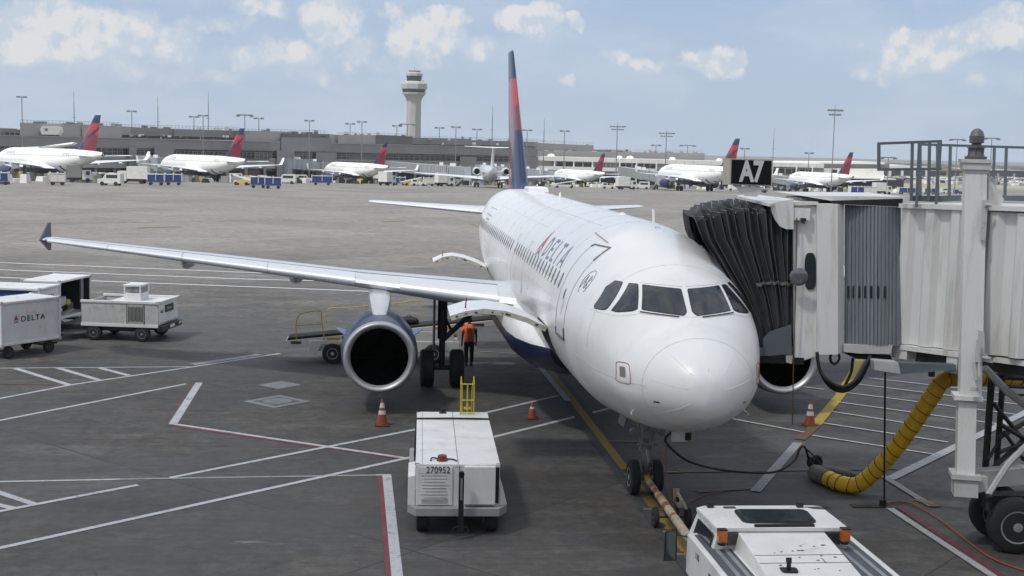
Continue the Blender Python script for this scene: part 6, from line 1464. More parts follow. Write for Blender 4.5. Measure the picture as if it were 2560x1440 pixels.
rn = random.Random(11)
winrow(T1, -150, 320, 361, 371.5, 383, 391, 7, off=.1, bars=5)
winrow(T1, 430, 690, 377, 382, 393, 397.5, 5, off=.1, bars=5)
winrow(T1, 840, 1310, 385, 391.5, 400.5, 405.5, 9, off=.1, bars=4)
winrow(T1, 338, 384, 373, 374, 387, 388, 1, off=-.1, bars=4); winrow(T1, 735, 790, 383, 384.5, 396, 397, 1, off=-.1, bars=5)
for x0, x1, t, b in ((322, 336, 368, 440), (386, 430, 366, 440), (692, 733, 376, 440), (790, 838, 381, 440), (1150, 1190, 392, 440), (1310, 1345, 391, 445)):
    block(T1, 'stair_tower', CON, x0, x1, t, t+.5, b, b, off=-1.4, dep=4, ground=True)
block(T1, 'stair_tower', CON2, 336, 386, 387, 388, 440, 440, off=-1, dep=3, ground=True)
for x in range(-140, 1320, 47):     # columns of the open ground floor
    block(T1, 'column', CON, x, x+5, 418, 418, 440, 440, off=.8, dep=1, ground=True)
for k, (x0, x1) in enumerate(((-60, 10), (60, 120), (215, 300), (450, 520), (600, 650), (870, 960), (1040, 1100))):
    block(T1, 'dock_panel', [CON3, mat('dock_red', (.10, .05, .045), .8), mat('dock_blue', (.03, .04, .10), .7)][k % 3], x0, x1, 425, 425, 438, 438, off=3, dep=.4, n=1)
U = [(-160, 0, 318, 320, 336, 337, CON, 3), (50, 205, 307, 311, 343, 346, CON2, 3), (205, 303, 311, 316, 346, 348, CON2, 2.5), (303, 435, 317, 322, 338, 342, CON, 8), (435, 603, 322, 327, 344, 347, CON, 7), (603, 703, 327, 329, 355, 356, CON2, 2.5), (703, 820, 333, 335, 360, 361, CON3, 2), (703, 820, 343, 345, 374, 375, CON, -1.2),
     (820, 845, 336, 337, 360, 361, CON2, 4), (845, 940, 337, 338, 362, 363.5, CON2, 1.5), (940, 1027, 337, 341, 364, 366, CON3, 1.2), (1027, 1175, 344, 347, 366, 368, CON, 6), (1175, 1345, 350, 355, 369, 372, CON, 6), (0, 52, 322, 324, 338, 339, CON, 6)]
for x0, x1, t0, t1, b0, b1, mt_, off in U: block(T1, 'roof_block', mt_, x0, x1, t0, t1, b0+3, b1+3, off=off, dep=10)
for x0, x1, t0, t1 in ((303, 600, 337, 343), (1030, 1180, 359, 362), (1200, 1340, 362, 366), (10, 50, 330, 331)):
    winrow(T1, x0, x1, t0, t1, t0+8, t1+8, max(1, int((x1-x0)/75)), off=3, bars=3, zmid=False)
winrow(T1, 708, 815, 336.5, 338.5, 341, 343, 3, off=1.8, bars=5, zmid=False)
for x0, x1, t0, sd_ in ((50, 300, 307, 1), (303, 600, 318, 2), (603, 820, 329, 3), (845, 1027, 338, 4), (1027, 1345, 347, 5)):
    roofkit(T1, x0, x1, t0, t0+(x1-x0)*.024, sd_, nn=9, h=(3, 10))
# rooftop air-handling hood, sunlit white
mb = MB(); mb.extr([FP(105, 315, 1.5), FP(148, 315, 1.5), FP(150, 325, 1.5), FP(144, 337, 1.5), FP(104, 336, 1.5), FP(100, 323, 1.5)], Vector(_f)*4); mb.build('roof_hood', mat('hood_white', (.75, .74, .68), .5), T1)
mb = MB(); face(mb, 113, 118, 321, 321, 327, 327, off=1.3, dep=.3, n=1); mb.build('hood_vent', CON3, T1)
rn = random.Random(8); 
for k in range(16):     # pale clutter on the terrace
    x = rn.uniform(305, 600) if k % 2 else rn.uniform(1040, 1330); y = 335+(x-303)*.0235+(2 if x > 1000 else 0)+rn.uniform(0, 4)
    block(T1, 'roof_unit', rn.choice([CWH, ROOFK]), x, x+rn.uniform(2, 9), y-3, y-3, y+2, y+2, off=rn.uniform(.4, 5), dep=1, n=1)
T2 = thing('terminal_building', 'pale banded concourse with white fascias right of the tall tail fin', 'terminal', (0, 0, 0))
block(T2, 'fascia', CWH, 1341, 2060, 390.5, 409.5, 401, 420, off=0, dep=24)
block(T2, 'end_wall', CON2, 1341, 1355, 401, 401.5, 440, 440, off=.5, dep=20, ground=True)
block(T2, 'wall', CON2, 1341, 2060, 401, 419, 431, 445, off=2, dep=20)
winrow(T2, 1390, 1480, 403.5, 406, 416, 418, 4, off=1.2, bars=1, mm=CWH, zmid=False); winrow(T2, 1550, 1640, 407, 409.5, 420, 422, 3, off=1.2, bars=2, mm=CWH, zmid=False); winrow(T2, 1735, 1790, 412, 414, 426, 427, 2, off=1.2, bars=2, mm=CWH, zmid=False)
winrow(T2, 1484, 1546, 405, 407, 418, 420, 2, off=1.6, bars=3, mt=mat('panel_pale_grey', (.22, .22, .21), .6), mm=CWH, zmid=False); winrow(T2, 1930, 2030, 420, 423, 433, 435, 3, off=1.2, bars=2, mm=CWH, zmid=False)
winrow(T2, 1360, 1480, 427, 430, 435, 437, 5, off=1.3, bars=2, mm=CWH, zmid=False)
block(T2, 'sill_band', CWH, 1341, 1640, 414.5, 422, 424, 431, off=-.3, dep=1)
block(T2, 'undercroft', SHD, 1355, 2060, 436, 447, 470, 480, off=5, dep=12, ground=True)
for x in (1385, 1433, 1480, 1500, 1548, 1590, 1640, 1690, 1735, 1800, 1860, 1930, 1990, 2030): block(T2, 'column', CWH, x, x+3.2, 401+(x-1341)*.026, 401+(x-1341)*.026, 440, 440, off=-.1, dep=1.5, ground=True, n=1)
mb = MB()
for x in range(1360, 2050, 22): face(mb, x-.2, x+.2, 391.5+(x-1341)*.0264, 391.5+(x-1341)*.0264, 401+(x-1341)*.0264, 401+(x-1341)*.0264, off=-.06, dep=.1, n=1)
mb.build('fascia_joints', MUL, T2)
for x, w in ((1368, 20), (1541, 16), (1565, 20), (1672, 18), (1790, 16)):
    mb = MB(); c = FP(x+w/2, 392+(x-1341)*.026, 8); r_ = w/FOC*500/2; mb.loft([[tuple(c+Vector((r_*k2*math.cos(a), r_*.7*k2*math.sin(a), z))) for a in [2*math.pi*i/12 for i in range(12)]] for z, k2 in ((0, 1), (.6, .95), (1.1, .7), (1.25, .2))]); mb.build('roof_dome', CWH, T2, True)
T3 = thing('terminal_building', 'grey concourse block standing behind the white banded building', 'terminal', (0, 0, 0))
block(T3, 'wall', CON2, 1306, 1762, 376, 383, 398, 404, off=34, dep=20, ground=True)
block(T3, 'upper_wall', CON, 1290, 1484, 355, 363.5, 374, 379, off=40, dep=24); block(T3, 'mid_wall', CON3, 1484, 1558, 374, 376, 380, 382, off=40, dep=20)
roofkit(T3, 1306, 1484, 356, 364, 21, off=42, nn=4, h=(2, 4)); roofkit(T3, 1420, 1760, 379, 384, 22, off=36, nn=26, h=(3, 8)); roofkit(T3, 1306, 1430, 373, 377, 23, off=36, nn=12, h=(1, 4), rails=False)
T4 = thing('terminal_building', 'white roofed hall at the right end beyond the small airliner', 'terminal', (0, 0, 0))
block(T4, 'roof', mat('roof_white', (.78, .77, .73), .5), 1925, 2212, 403.5, 405.5, 407.5, 411, off=6, dep=40); block(T4, 'fascia', CON, 1925, 2224, 408, 411, 421, 421, off=8, dep=36)
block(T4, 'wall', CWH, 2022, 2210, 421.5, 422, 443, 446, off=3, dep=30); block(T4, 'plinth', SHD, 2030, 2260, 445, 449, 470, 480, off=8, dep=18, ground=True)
winrow(T4, 2080, 2094, 424, 424, 440, 440, 1, off=2.8, bars=1, zmid=False); block(T4, 'canopy', CWH, 2110, 2240, 442, 447, 446, 450, off=-5, dep=8)
# ------------------------------------------------------------------ control tower
TW = atD(1033.5, 345, 860); ct = thing('control_tower', 'tall concrete control tower with two glazed rings', 'control tower', (TW.x, TW.y, gz(TW.y)), R(-8))
S_ = 860/FOC; zb_ = gz(TW.y)
def zy(y): return atD(1033.5, y, 860).z-zb_
def octo(r, z, sq=.42, rot=0):
    a = r; b = r*sq; return [(x, y, z) for x, y in ((-b, -a), (b, -a), (a, -b), (a, b), (b, a), (-b, a), (-a, b), (-a, -b))]
TC = mat('tower_concrete', (.34, .335, .32), .8, 0, .06, .08, dirt=.2, dirtcol=(.3, .3, .28), dscale=.05)
def rect(hx, hy, z, ch=.75): return [(x, y, z) for x, y in ((-hx*ch, -hy), (hx*ch, -hy), (hx, -hy*ch), (hx, hy*ch), (hx*ch, hy), (-hx*ch, hy), (-hx, hy*ch), (-hx, -hy*ch))]
def loftT(name, secs, mt, sq=.42, sm=False):
    mb = MB(); mb.loft([octo(r*S_, zy(y), sq) for r, y in secs]); return mb.build(name, mt, ct)
loftT('shaft', [(17.5, 470), (17.5, 256), (19, 248), (24, 239), (27.5, 236)], TC, .35)
loftT('lower_gallery', [(27.5, 236.5), (28, 232)], TC); loftT('lower_glass', [(26.5, 232), (29, 223)], mat('tower_glass', (.02, .045, .04), .15), .42)
loftT('gallery_band', [(31, 223.5), (31.5, 211), (29, 207.5), (20, 204)], CON2); loftT('cab_glass', [(17, 205), (19, 191)], mat('tower_glass', (.02, .045, .04), .15), .42)
loftT('cab_roof', [(20.5, 191), (20.5, 185), (17, 182.5), (15, 182)], CON2); loftT('roof_housing', [(14, 182.5), (14.5, 178)], CON)
mb = MB(); mb.cyl((0, 0, zy(180)), (0, 0, zy(168)), .15, 5); mb.cyl((-3, 0, zy(180)), (-3, 0, zy(174)), .1, 5); mb.box((6, -2, zy(204)), (.8, .8, 1.6)); mb.build('aerial', MUL, ct)
# ------------------------------------------------------------------ flood light masts
MST = mat('mast_grey', (.20, .21, .22), .5, .2)
def mast(px, yt, yb, D, kind, label):
    b = atD(px, yb, D); tpt = atD(px, yt, D); g_ = gz(b.y); H_ = tpt.z-g_; k = D/300
    t = thing('light_mast', label, 'light mast', (b.x, b.y, g_), 0, 'light masts along the concourses')
    mb = MB(); mb.cyl((0, 0, 0), (0, 0, H_), .15*max(1, k), 6, r2=.09*max(1, k)); mb.build('pole', MST, t)
    mb = MB()
    if kind == 'flood':
        mb.box((0, 0, H_-.6), (3.4*k, .15, .15)); mb.box((0, 0, H_-1.6), (2.6*k, .15, .15))
        for x in (-1.6, -.9, -.2, .5, 1.2, 1.7): mb.box((x*k, -.2, H_-.5), (.5*k, .4, .45))
        for x in (-1.2, -.5, .5, 1.2): mb.box((x*k, -.2, H_-1.5), (.5*k, .4, .4))
        mb.cyl((0, 0, H_), (0, 0, H_+1), .05, 4)
    elif kind == 'twin':
        mb.box((0, 0, H_-.3), (2.0*k, .12, .12))
        for x in (-.95, -.55, .55, .95): mb.box((x*k, -.1, H_-.25), (.42*k, .4, .38*k))
    elif kind == 'aerial':
        mb.box((0, 0, H_*.8), (1.0*k, .1, .1)); mb.box((0, 0, H_*.62), (1.2*k, .1, .3)); mb.cyl((0, 0, H_), (0, 0, H_+2.5*k), .05*k, 4)
    elif kind == 'tee':
        mb.box((0, 0, H_-.1), (3.6*k, .5, .35)); mb.box((-1.6*k, 0, H_-.4), (.9*k, .5, .4)); mb.box((1.6*k, 0, H_-.4), (.9*k, .5, .4))
    mb.build('lamp_head', MST, t)
ML = [(57, 240, 385, 270, 'twin', 'tall twin-headed mast over the leftmost airliner'), (186, 256, 345, 330, 'aerial', 'thin mast with cross bars left of the first tail fin'), (330, 276, 345, 335, 'twin', 'mast rising from the terrace left of the second airliner'), (395, 268, 345, 340, 'aerial', 'slim cross-topped mast above the second jet bridge'),
      (485, 290, 350, 360, 'twin', 'small mast just left of the lattice aerial'), (508, 287, 398, 330, 'twin', 'mast standing right before the second airliner fuselage'), (521, 258, 350, 370, 'aerial', 'tall lattice aerial left of the second tail fin'), (612, 287, 352, 352, 'tee', 'wide-headed mast immediately right of the second tail fin'),
      (647, 294, 400, 360, 'twin', 'mast in front of the pale roof block'), (773, 300, 440, 372, 'twin', 'mast over the third jet bridge'), (875, 308, 340, 430, 'twin', 'short mast behind the roof left of the tower'), (904, 303, 405, 400, 'twin', 'mast left of the third tail fin'),
      (992, 313, 345, 450, 'twin', 'short mast just left of the control tower'), (1018, 310, 345, 450, 'tee', 'stubby mast at the foot of the control tower'), (1098, 318, 350, 470, 'twin', 'pair-headed short mast right of the tower'), (1139, 316, 372, 440, 'twin', 'mast above the twin-engined tail'), (1192, 322, 352, 470, 'twin', 'short mast above the high tailplane'),
      (1230, 290, 352, 460, 'aerial', 'slim aerial left of the big tail fin'), (1317, 324, 375, 470, 'twin', 'mast close to the right of the big tail fin'), (1359, 325, 376, 475, 'aerial', 'cross-topped mast second right of the big tail fin'), (1409, 326, 432, 455, 'twin', 'mast before the white concourse end'),
      (1540, 313, 430, 440, 'flood', 'dark mast right of the small airliner fin'), (1664, 330, 400, 450, 'flood', 'mast above the fifth jet bridge'), (1639, 362, 398, 540, 'twin', 'low mast on the far roof'), (1718, 363, 396, 540, 'tee', 'low wide-headed mast at the far roof end'),
      (1861, 370, 395, 480, 'twin', 'mast just above the gate sign'), (1932, 347, 400, 520, 'aerial', 'faint thin mast right of the gate sign'), (2020, 381, 440, 450, 'twin', 'short mast left of the tallest mast'), (2079, 271, 447, 300, 'flood', 'tallest dark flood light mast right of the gate sign'),
      (2217, 393, 472, 380, 'tee', 'mast framed by the swing gate rail'), (2387, 348, 462, 420, 'tee', 'mast left of the bridge column finial'), (2472, 345, 470, 400, 'tee', 'mast behind the column finial')]
for a in ML: mast(*a)
# ------------------------------------------------------------------ far airliners
def place_plane(pl, px, D, rel, sc=None, dip=17.71):
    g_ = atD(px, 460, D); g_.z = gz(g_.y); dd = Vector((g_.x-CX, g_.y-CY, 0)); az = math.atan2(dd.x, dd.y)-R(rel); rz = math.pi-az
    v = Matrix.Rotation(rz, 3, 'Z') @ Vector((0, dip*(sc or 1), 0)); pl.location = (g_.x-v.x, g_.y-v.y, g_.z); pl.rotation_euler = (0, 0, rz)
    if sc: pl.scale = (sc,)*3
    return pl, dd.length
GRP = 'airliners parked nose-in at the far concourse'
far0, _ = make_airliner('white airliner with red and blue fin, leftmost and largest of the far row', group=GRP, winglet='let')
place_plane(far0, 114, 250, 28, 1.08)
def dupn(label, px, py, rel, sc): p = dup(far0, (0, 0, 0), 0, label); return place_plane(p, px, py, rel, sc)
(dupn('white airliner between the two blue cart trains and second tail fin from left', 500, 293, 28, 1.04)[1], dupn('white airliner left of the control tower foot, third from left', 885, 365, 28, 1.0)[1],
      dupn('smaller white airliner just right of the near tail fin', 1443, 437, 28, .98)[1], dupn('white airliner half hidden behind the gate sign', 1737, 322, 28, 1.12)[1], dupn('white airliner by the tallest mast above the bridge roof', 2045, 370, 28, 1.0)[1])
p7 = None
# rear-engined airliner seen from straight behind
md = thing('airliner', 'white airliner with high tailplane seen from behind left of the near fin', 'airliner', group=GRP)
mb = MB(); mb.loft([[(1.7*k*math.cos(a), y, 3.1+zo+1.75*k*math.sin(a)) for a in [2*math.pi*i/20 for i in range(20)]] for y, k, zo in ((0, .1, -.5), (1, .5, -.2), (3, .85, 0), (5, 1, 0), (30, 1, 0), (34, .85, .15), (38, .5, .45), (40.5, .15, .6))]); mb.build('fuselage', mat('md_body', (.55, .57, .58), .35, .2, coat=.3), md, 'all')
for s in (-1, 1):
    mb = MB(); mb.loft([airfoil((s*x, le, z), ch, .11, R(2), 5) for x, le, z, ch in ((1, 16.5, 2.0, 7), (5, 19.6, 2.3, 4.2), (16.2, 27.6, 3.1, 1.4))]); mb.build('wing', LMETAL, md, 30)
    mb = MB(); mb.lathe((s*3.1, 29.5, 3.7), (0, 1, 0), [(0, .75), (.1, .85), (3, .95), (5.2, .7), (5.15, .62), (4.0, .6)], 16); e_ = mb.build('engine', mat('md_body', (.55, .57, .58), .35), md, True)
    mb = MB(); mb.lathe((s*3.1, 34.0, 3.7), (0, 1, 0), [(0, .62), (.2, .05)], 12); mb.build('exhaust', HOLE, e_)
    mb = MB(); mb.box((s*2.1, 31.5, 3.7), (1.4, 3, .3)); mb.build('pylon', LMETAL, md)
    mb = MB(); mb.loft([airfoil((s*x, le, 8.7+.03*x), ch, .09, 0, 5) for x, le, ch in ((0, 39.2, 3), (6.1, 41.6, 1.2))]); mb.build('tailplane', WHITE, md, 30)
    g = thing('main_landing_gear', '', ''); del g['label']; del g['category']; g.parent = md
    mb = MB(); mb.cyl((s*2.6, 22, .6), (s*2.4, 22, 2.4), .14, 8); mb.build('strut', STEEL, g)
    for d in (-.36, .36): mb = MB(); mb.wheel((s*2.6+d, 22, .52), .52, .36, n=12); mb.build('wheel', [TYRE, DARK], g, True)
mb = MB(); mb.loft([[(-.22*k, y0, z), (0, y0-.6, z), (.22*k, y0, z), (.18*k, y0+ch*.6, z), (0, y0+ch, z), (-.18*k, y0+ch*.6, z)] for z, y0, ch, k in ((4.5, 33.5, 5.6, 1.4), (8.9, 38.6, 3.6, .8))]); mb.build('fin', WHITE, md, 30)
place_plane(md, 1221, 295, 3, 1.05, 22)
T5 = thing('airliner_tail', 'dark red tail fin of a parked airliner hidden behind the high-tailed jet', 'airliner')
g_ = atD(1240, 458, 345); g_.z = gz(g_.y); mb = MB(); mb.loft([[(-.2, y0, z), (.2, y0, z), (.14, y0+ch, z), (-.14, y0+ch, z)] for z, y0, ch in ((2.5, 0, 5), (9.6, 3.8, 2.2))]); mb.build('fin', FMAR, T5); T5.location = (g_.x, g_.y+8, g_.z)
# ------------------------------------------------------------------ far boarding bridges
JB = mat('far_bridge_grey', (.30, .33, .36), .5, 0, .1, .5, dirt=.3); JBG = mat('far_bridge_glass', (.16, .18, .20), .3, 0, .3, .5)
def jet(label, pts, h, D0, D1, split=.62, stair=True):
    """pts: photo top-edge ends; runs from concourse (D0) to the cab (D1)"""
    (x0, y0), (x1, y1) = pts; a = atD(x0, y0, D0); b = atD(x1, y1, D1); t = thing('boarding_bridge', label, 'boarding bridge', (a.x, a.y, gz(a.y)), 0, 'grey boarding bridges of the far concourse')
    o = Vector(t.location); A = a-o; B = b-o; m_ = A.lerp(B, split); w = 2.8
    hz_ = Vector((B.x-A.x, B.y-A.y, 0)).normalized(); nn = Vector((hz_.y, -hz_.x, 0))
    def run(p, q, w, h, name, mt):
        mb = MB(); mb.loft([[tuple(c+nn*s*w/2+Vector((0, 0, dz))) for s, dz in ((-1, -h), (1, -h), (1, 0), (-1, 0))] for c in (p, q)]); return mb.build(name, mt, t)
    run(A, m_+hz_*1, w, h, 'tunnel', JB); run(m_, B, w-.4, h-.3, 'tunnel', JB)
    for p, q, w_ in ((A, m_, w), (m_, B, w-.4)):
        L = (q-p).length; mb = MB(); k = 1.0
        while k < L-1:
            c = p+(q-p)*(k/L)
            for s in (-1, 1): mb.box(tuple(c+nn*s*(w_/2+.03)+Vector((0, 0, -h*.5))), (.12, .12, h*.95), rz=math.atan2(hz_.y, hz_.x))
            k += 2.2
        mb.build('rib', MUL, t)
    mb = MB(); c = B+hz_*1.2; mb.box((c.x, c.y, c.z-h*.5), (3.4, 3.4, h+.4), rz=.5); cb2 = mb.build('cab', JB, t); mb = MB(); c2 = B+hz_*2.9; mb.box((c2.x, c2.y, c2.z-h*.5), (1.6, 2.9, h), rz=.5); mb.build('canopy', mat('far_canopy', (.06, .06, .065), .7), t)
    mb = MB(); c = A; mb.cyl((c.x, c.y, 0), (c.x, c.y, c.z), 1.7, 10); mb.build('rotunda', JB, t)
    c = A.lerp(B, .82); mb = MB(); gzb = gz(c.y+o.y)-o.z
    for s in (-1, 1): mb.cyl(tuple(c+nn*s*1.9+Vector((0, 0, -c.z+gzb+.5))), tuple(c+nn*s*1.9+Vector((0, 0, .4))), .22, 6)
    mb.box((c.x, c.y, gzb+.9), (3.6, .6, .5), rz=math.atan2(nn.y, nn.x)); mb.build('lift_leg', MUL, t)
    for s in (-1, 1): mb = MB(); q_ = c+nn*s*.7; mb.wheel((q_.x, q_.y, gzb+.5), .5, .4, axis=tuple(nn), n=12); mb.build('wheel', [TYRE, DARK], t)
    if stair:
        mb = MB(); p = B+nn*2+Vector((0, 0, -h)); q_ = p-hz_*5.5+nn*.5; q_.z = gz(q_.y+o.y)-o.z; mb.loft([[tuple(v+nn*s*.5+Vector((0, 0, dz))) for s, dz in ((-1, 0), (1, 0), (1, .35), (-1, .35))] for v in (p, q_)]); mb.build('service_stair', MUL, t)
    rn = random.Random(int(x0)); 
    for k in range(3): c = A.lerp(B, rn.uniform(.1, .95)); mb = MB(); mb.box((c.x, c.y, c.z+.4), (1.0, .8, .8)); mb.build('roof_unit', CWH, t)
jet('short boarding bridge at the nose of the second airliner', ((330, 388), (396, 396)), 2.9, 322, 316)
jet('sloping boarding bridge running to the third airliner', ((716, 396), (812, 407)), 2.9, 368, 384)
jet('long ribbed boarding bridge between third airliner and high-tailed jet', ((970, 403), (1180, 419)), 3.0, 420, 320)
jet('boarding bridge emerging right of the near tail fin', ((1306, 420), (1384, 428)), 3.0, 468, 452)
jet('boarding bridge sloping to the airliner behind the gate sign', ((1556, 417), (1664, 432)), 3.0, 470, 345)
jet('boarding bridge reaching the rightmost small airliner', ((1934, 436), (1998, 445)), 2.9, 500, 392)
jet('boarding bridge running behind the high-tailed jet toward the near fin', ((1200, 412), (1262, 418)), 2.9, 430, 400, stair=False)
mb = MB(); mb.extr([atD(52, 368, 262), atD(97, 366, 262), atD(98, 376, 262), atD(55, 379, 262)], Vector(_f)*2); mb.extr([atD(98, 367, 262), atD(170, 357, 268), atD(186, 355, 270), atD(178, 360, 268), atD(98, 376, 262)], Vector(_f)*2)
o = mb.build('canopy', CWH, None); tag(o, 'white pointed canopy just above the leftmost airliner', 'canopy')
# ------------------------------------------------------------------ far ground vehicles
VW = mat('far_vehicle_white', (.62, .62, .60), .5, 0, .1, 1, dirt=.3); VB = mat('far_cart_blue', (.018, .04, .19), .5, 0, .2, 1, dirt=.2, dirtcol=(.2, .2, .25)); VY = mat('far_yellow', (.55, .42, .04), .5); VG = mat('far_vehicle_grey', (.22, .22, .22), .6)
def wheels(t, L, W_, r_=.35, n=2):
    for x in ([.2*L, .8*L] if n == 2 else [.12*L, .2*L, .8*L, .88*L]):
        for y in (0, W_): mb = MB(); mb.wheel((x-L/2, y-W_/2, r_), r_, .25, axis=(0, 1, 0), n=10); mb.build('wheel', [TYRE, DARK], t)
def V_cart(t, L, col, h=1.9):
    mb = MB(); mb.bb((-L/2, -.75, .45), (L/2, .75, .6)); mb.build('bed', VG, t)
    mb = MB(); mb.bb((-L/2, -.78, h), (L/2, .78, h+.1))
    for x in (-L/2+.06, L/2-.06, 0):
        for y in (-.74, .74): mb.box((x, y, (h+.6)/2+.3), (.12, .08, h-.55))
    mb.build('frame', VW, t)
    mb = MB(); mb.bb((-L/2+.1, -.72, .62), (L/2-.1, .72, h-.06)); mb.build('curtain', col, t)
    mb = MB(); mb.bb((-L/2-.01, -.74, .6), (-L/2+.06, .74, h)); mb.bb((L/2-.06, -.74, .6), (L/2+.01, .74, h)); mb.build('end_panel', VW, t)
    wheels(t, L, 1.4, .3)
def V_van(t, L, col, h=2.1):
    mb = MB(); mb.extr([(-L/2, -.95, .4), (L/2, -.95, .4), (L/2, -.95, 1.15), (L/2-.9, -.95, 1.25), (L/2-1.4, -.95, h), (-L/2, -.95, h)], (0, 1.9, 0)); mb.build('body', VW, t)
    mb = MB(); mb.bb((-L/2+.5, -.97, 1.3), (-.1, -.94, h-.25)); mb.bb((.1, -.97, 1.3), (L/2-1.5, -.94, h-.25)); mb.bb((-L/2+.5, .94, 1.3), (L/2-1.5, .97, h-.25)); mb.build('window', GLZ, t)
    mb = MB(); mb.extr([(L/2-.93, -.85, 1.30), (L/2-1.36, -.85, h-.12), (L/2-1.36, .85, h-.12), (L/2-.93, .85, 1.30)], (.03, 0, .02)); mb.build('windscreen', GLZ, t); wheels(t, L, 1.8, .36)
    if col is VY: mb = MB(); mb.bb((-L/2, -.98, .55), (L/2, -.955, .75)); mb.build('stripe', VY, t)
def V_truck(t, L, col, h=3.2):
    mb = MB(); mb.bb((-L/2, -1.15, .9), (L/2-2.0, 1.15, h)); mb.build('cargo_box', col, t)
    mb = MB(); mb.extr([(L/2-1.9, -1.05, .5), (L/2, -1.05, .5), (L/2, -1.05, 1.4), (L/2-.35, -1.05, 2.3), (L/2-1.9, -1.05, 2.3)], (0, 2.1, 0)); mb.build('cab', VW, t)
    mb = MB(); mb.bb((L/2-1.2, -1.07, 1.4), (L/2-.5, -1.04, 2.1)); mb.extr([(L/2-.02, -.9, 1.45), (L/2-.33, -.9, 2.2), (L/2-.33, .9, 2.2), (L/2-.02, .9, 1.45)], (.03, 0, .02)); mb.build('window', GLZ, t)
    mb = MB(); mb.bb((-L/2, -.9, .5), (L/2-1.9, .9, .85)); mb.build('chassis', BLK, t); wheels(t, L, 2.0, .42)
def V_tug(t, L, col, h=1.6):
    mb = MB(); mb.bb((-L/2, -.75, .35), (L/2, .75, .95)); mb.extr([(-L/2, -.7, .95), (-.2, -.7, .95), (-.3, -.7, h), (-L/2+.2, -.7, h)], (0, 1.4, 0)); mb.build('body', col, t); mb = MB(); mb.bb((-L/2+.4, -.72, 1.05), (-.5, -.69, h-.12)); mb.bb((-L/2+.3, .69, 1.05), (-.5, .72, h-.12)); mb.build('window', GLZ, t); wheels(t, L, 1.3, .34)
def V_loader(t, L, col, h=1.6):
    mb = MB(); mb.bb((-L/2, -.7, .4), (L/2*.6, .7, .9)); mb.build('chassis', col, t); mb = MB(); mb.extr([(-L/2-.6, -.5, .9), (L/2, -.5, h+.5), (L/2, -.5, h+.25), (-L/2-.6, -.5, .7)], (0, 1.0, 0)); mb.build('conveyor', VW, t); wheels(t, L, 1.3, .34)
BUILD = {'cart': V_cart, 'van': V_van, 'truck': V_truck, 'tug': V_tug, 'loader': V_loader}
NM = {'cart': ('baggage_cart', 'baggage cart'), 'van': ('service_van', 'van'), 'truck': ('service_truck', 'truck'), 'tug': ('baggage_tug', 'tug'), 'loader': ('belt_loader', 'belt loader')}
VL = [('cart', 390, 463, 3.0, VB, 5, 'blue curtained cart, left one of the pair under the second airliner'), ('cart', 434, 463, 3.0, VB, 5, 'blue curtained cart, right one of the pair under the second airliner'), ('cart', 646, 470, 2.8, VB, 3, 'blue cart left of its twin in front of the concourse gap'), ('cart', 683, 472, 2.9, VB, 3, 'blue cart nearest the camera in the far left group'),
      ('cart', 144, 463, 2.5, VW, 8, 'white box cart beneath the leftmost airliner tail'), ('truck', 200, 456, 4.6, VG, 10, 'grey truck behind the leftmost airliner tail'), ('van', 277, 464, 3.9, VW, 172, 'white crew van between the first and second airliners'), ('truck', 333, 459, 5.8, VW, 175, 'long white box truck right of the crew van'),
      ('cart', 2, 462, 2.6, VB, 8, 'blue cart cut by the left picture edge'), ('van', 596, 454, 4.5, VW, 0, 'white van below the second tail fin'), ('loader', 605, 463, 3.4, VY, 170, 'yellow low loader before the second tail fin'), ('tug', 628, 456, 3.4, VY, 10, 'yellow topped tug beside the blue carts'), ('van', 716, 460, 4.2, VY, 175, 'white van with yellow sill right of the blue carts'),
      ('cart', 805, 463, 4.4, VB, 4, 'white framed cart by the third airliner engine'), ('truck', 968, 464, 4.4, VW, 60, 'white truck right of the third airliner'), ('cart', 999, 463, 2.9, VB, 3, 'dark blue cart beside the white truck'), ('loader', 1030, 464, 4.6, VY, 10, 'yellow loader left of the high-tailed jet'), ('tug', 1046, 465, 3.6, VW, 5, 'white tug beside the yellow loader'),
      ('cart', 1072, 465, 2.7, VW, 3, 'white cart two places left of the high-tailed jet engine'), ('truck', 1112, 466, 4.4, VW, 20, 'white boxy truck left of the high-tailed jet'), ('truck', 1566, 474, 5.2, VW, 10, 'white truck between the right airliners'), ('tug', 1520, 472, 3.6, VW, 0, 'white tug behind the small airliner tail'), ('loader', 1410, 470, 6.5, VW, 4, 'white loader under the small airliner wing'),
      ('van', 1838, 477, 4.6, VY, 170, 'white van with yellow sill below the gate sign'), ('tug', 1900, 482, 3.4, VG, 0, 'grey tug right of the gate sign stem'), ('cart', 2140, 488, 3.4, VB, 4, 'blue cart right of the rightmost small airliner'), ('cart', 2172, 488, 3.2, VW, 4, 'white cart beyond the bridge roof'), ('truck', 2205, 486, 5.0, VW, 10, 'white truck framed left of the swing gate'), ('cart', 2265, 486, 5.2, VB, 3, 'long blue cart behind the bridge rails'),
      ('cart', 2325, 486, 4.4, VB, 3, 'blue cart behind the rail posts'), ('van', 2365, 484, 4.4, VW, 5, 'white van just left of the bridge column'), ('tug', 2395, 485, 3.4, VB, 5, 'blue tug beside the bridge column'), ('van', 760, 455, 4.2, VW, 5, 'pale van in the undercroft left of the third airliner'), ('truck', 940, 458, 4.5, VW, 165, 'white truck beneath the third tail fin'), ('tug', 1480, 468, 3.4, VW, 8, 'pale tug under the small airliner tail'), ('van', 1605, 473, 4.2, VG, 170, 'grey van at the bridge foot right of the white truck')]
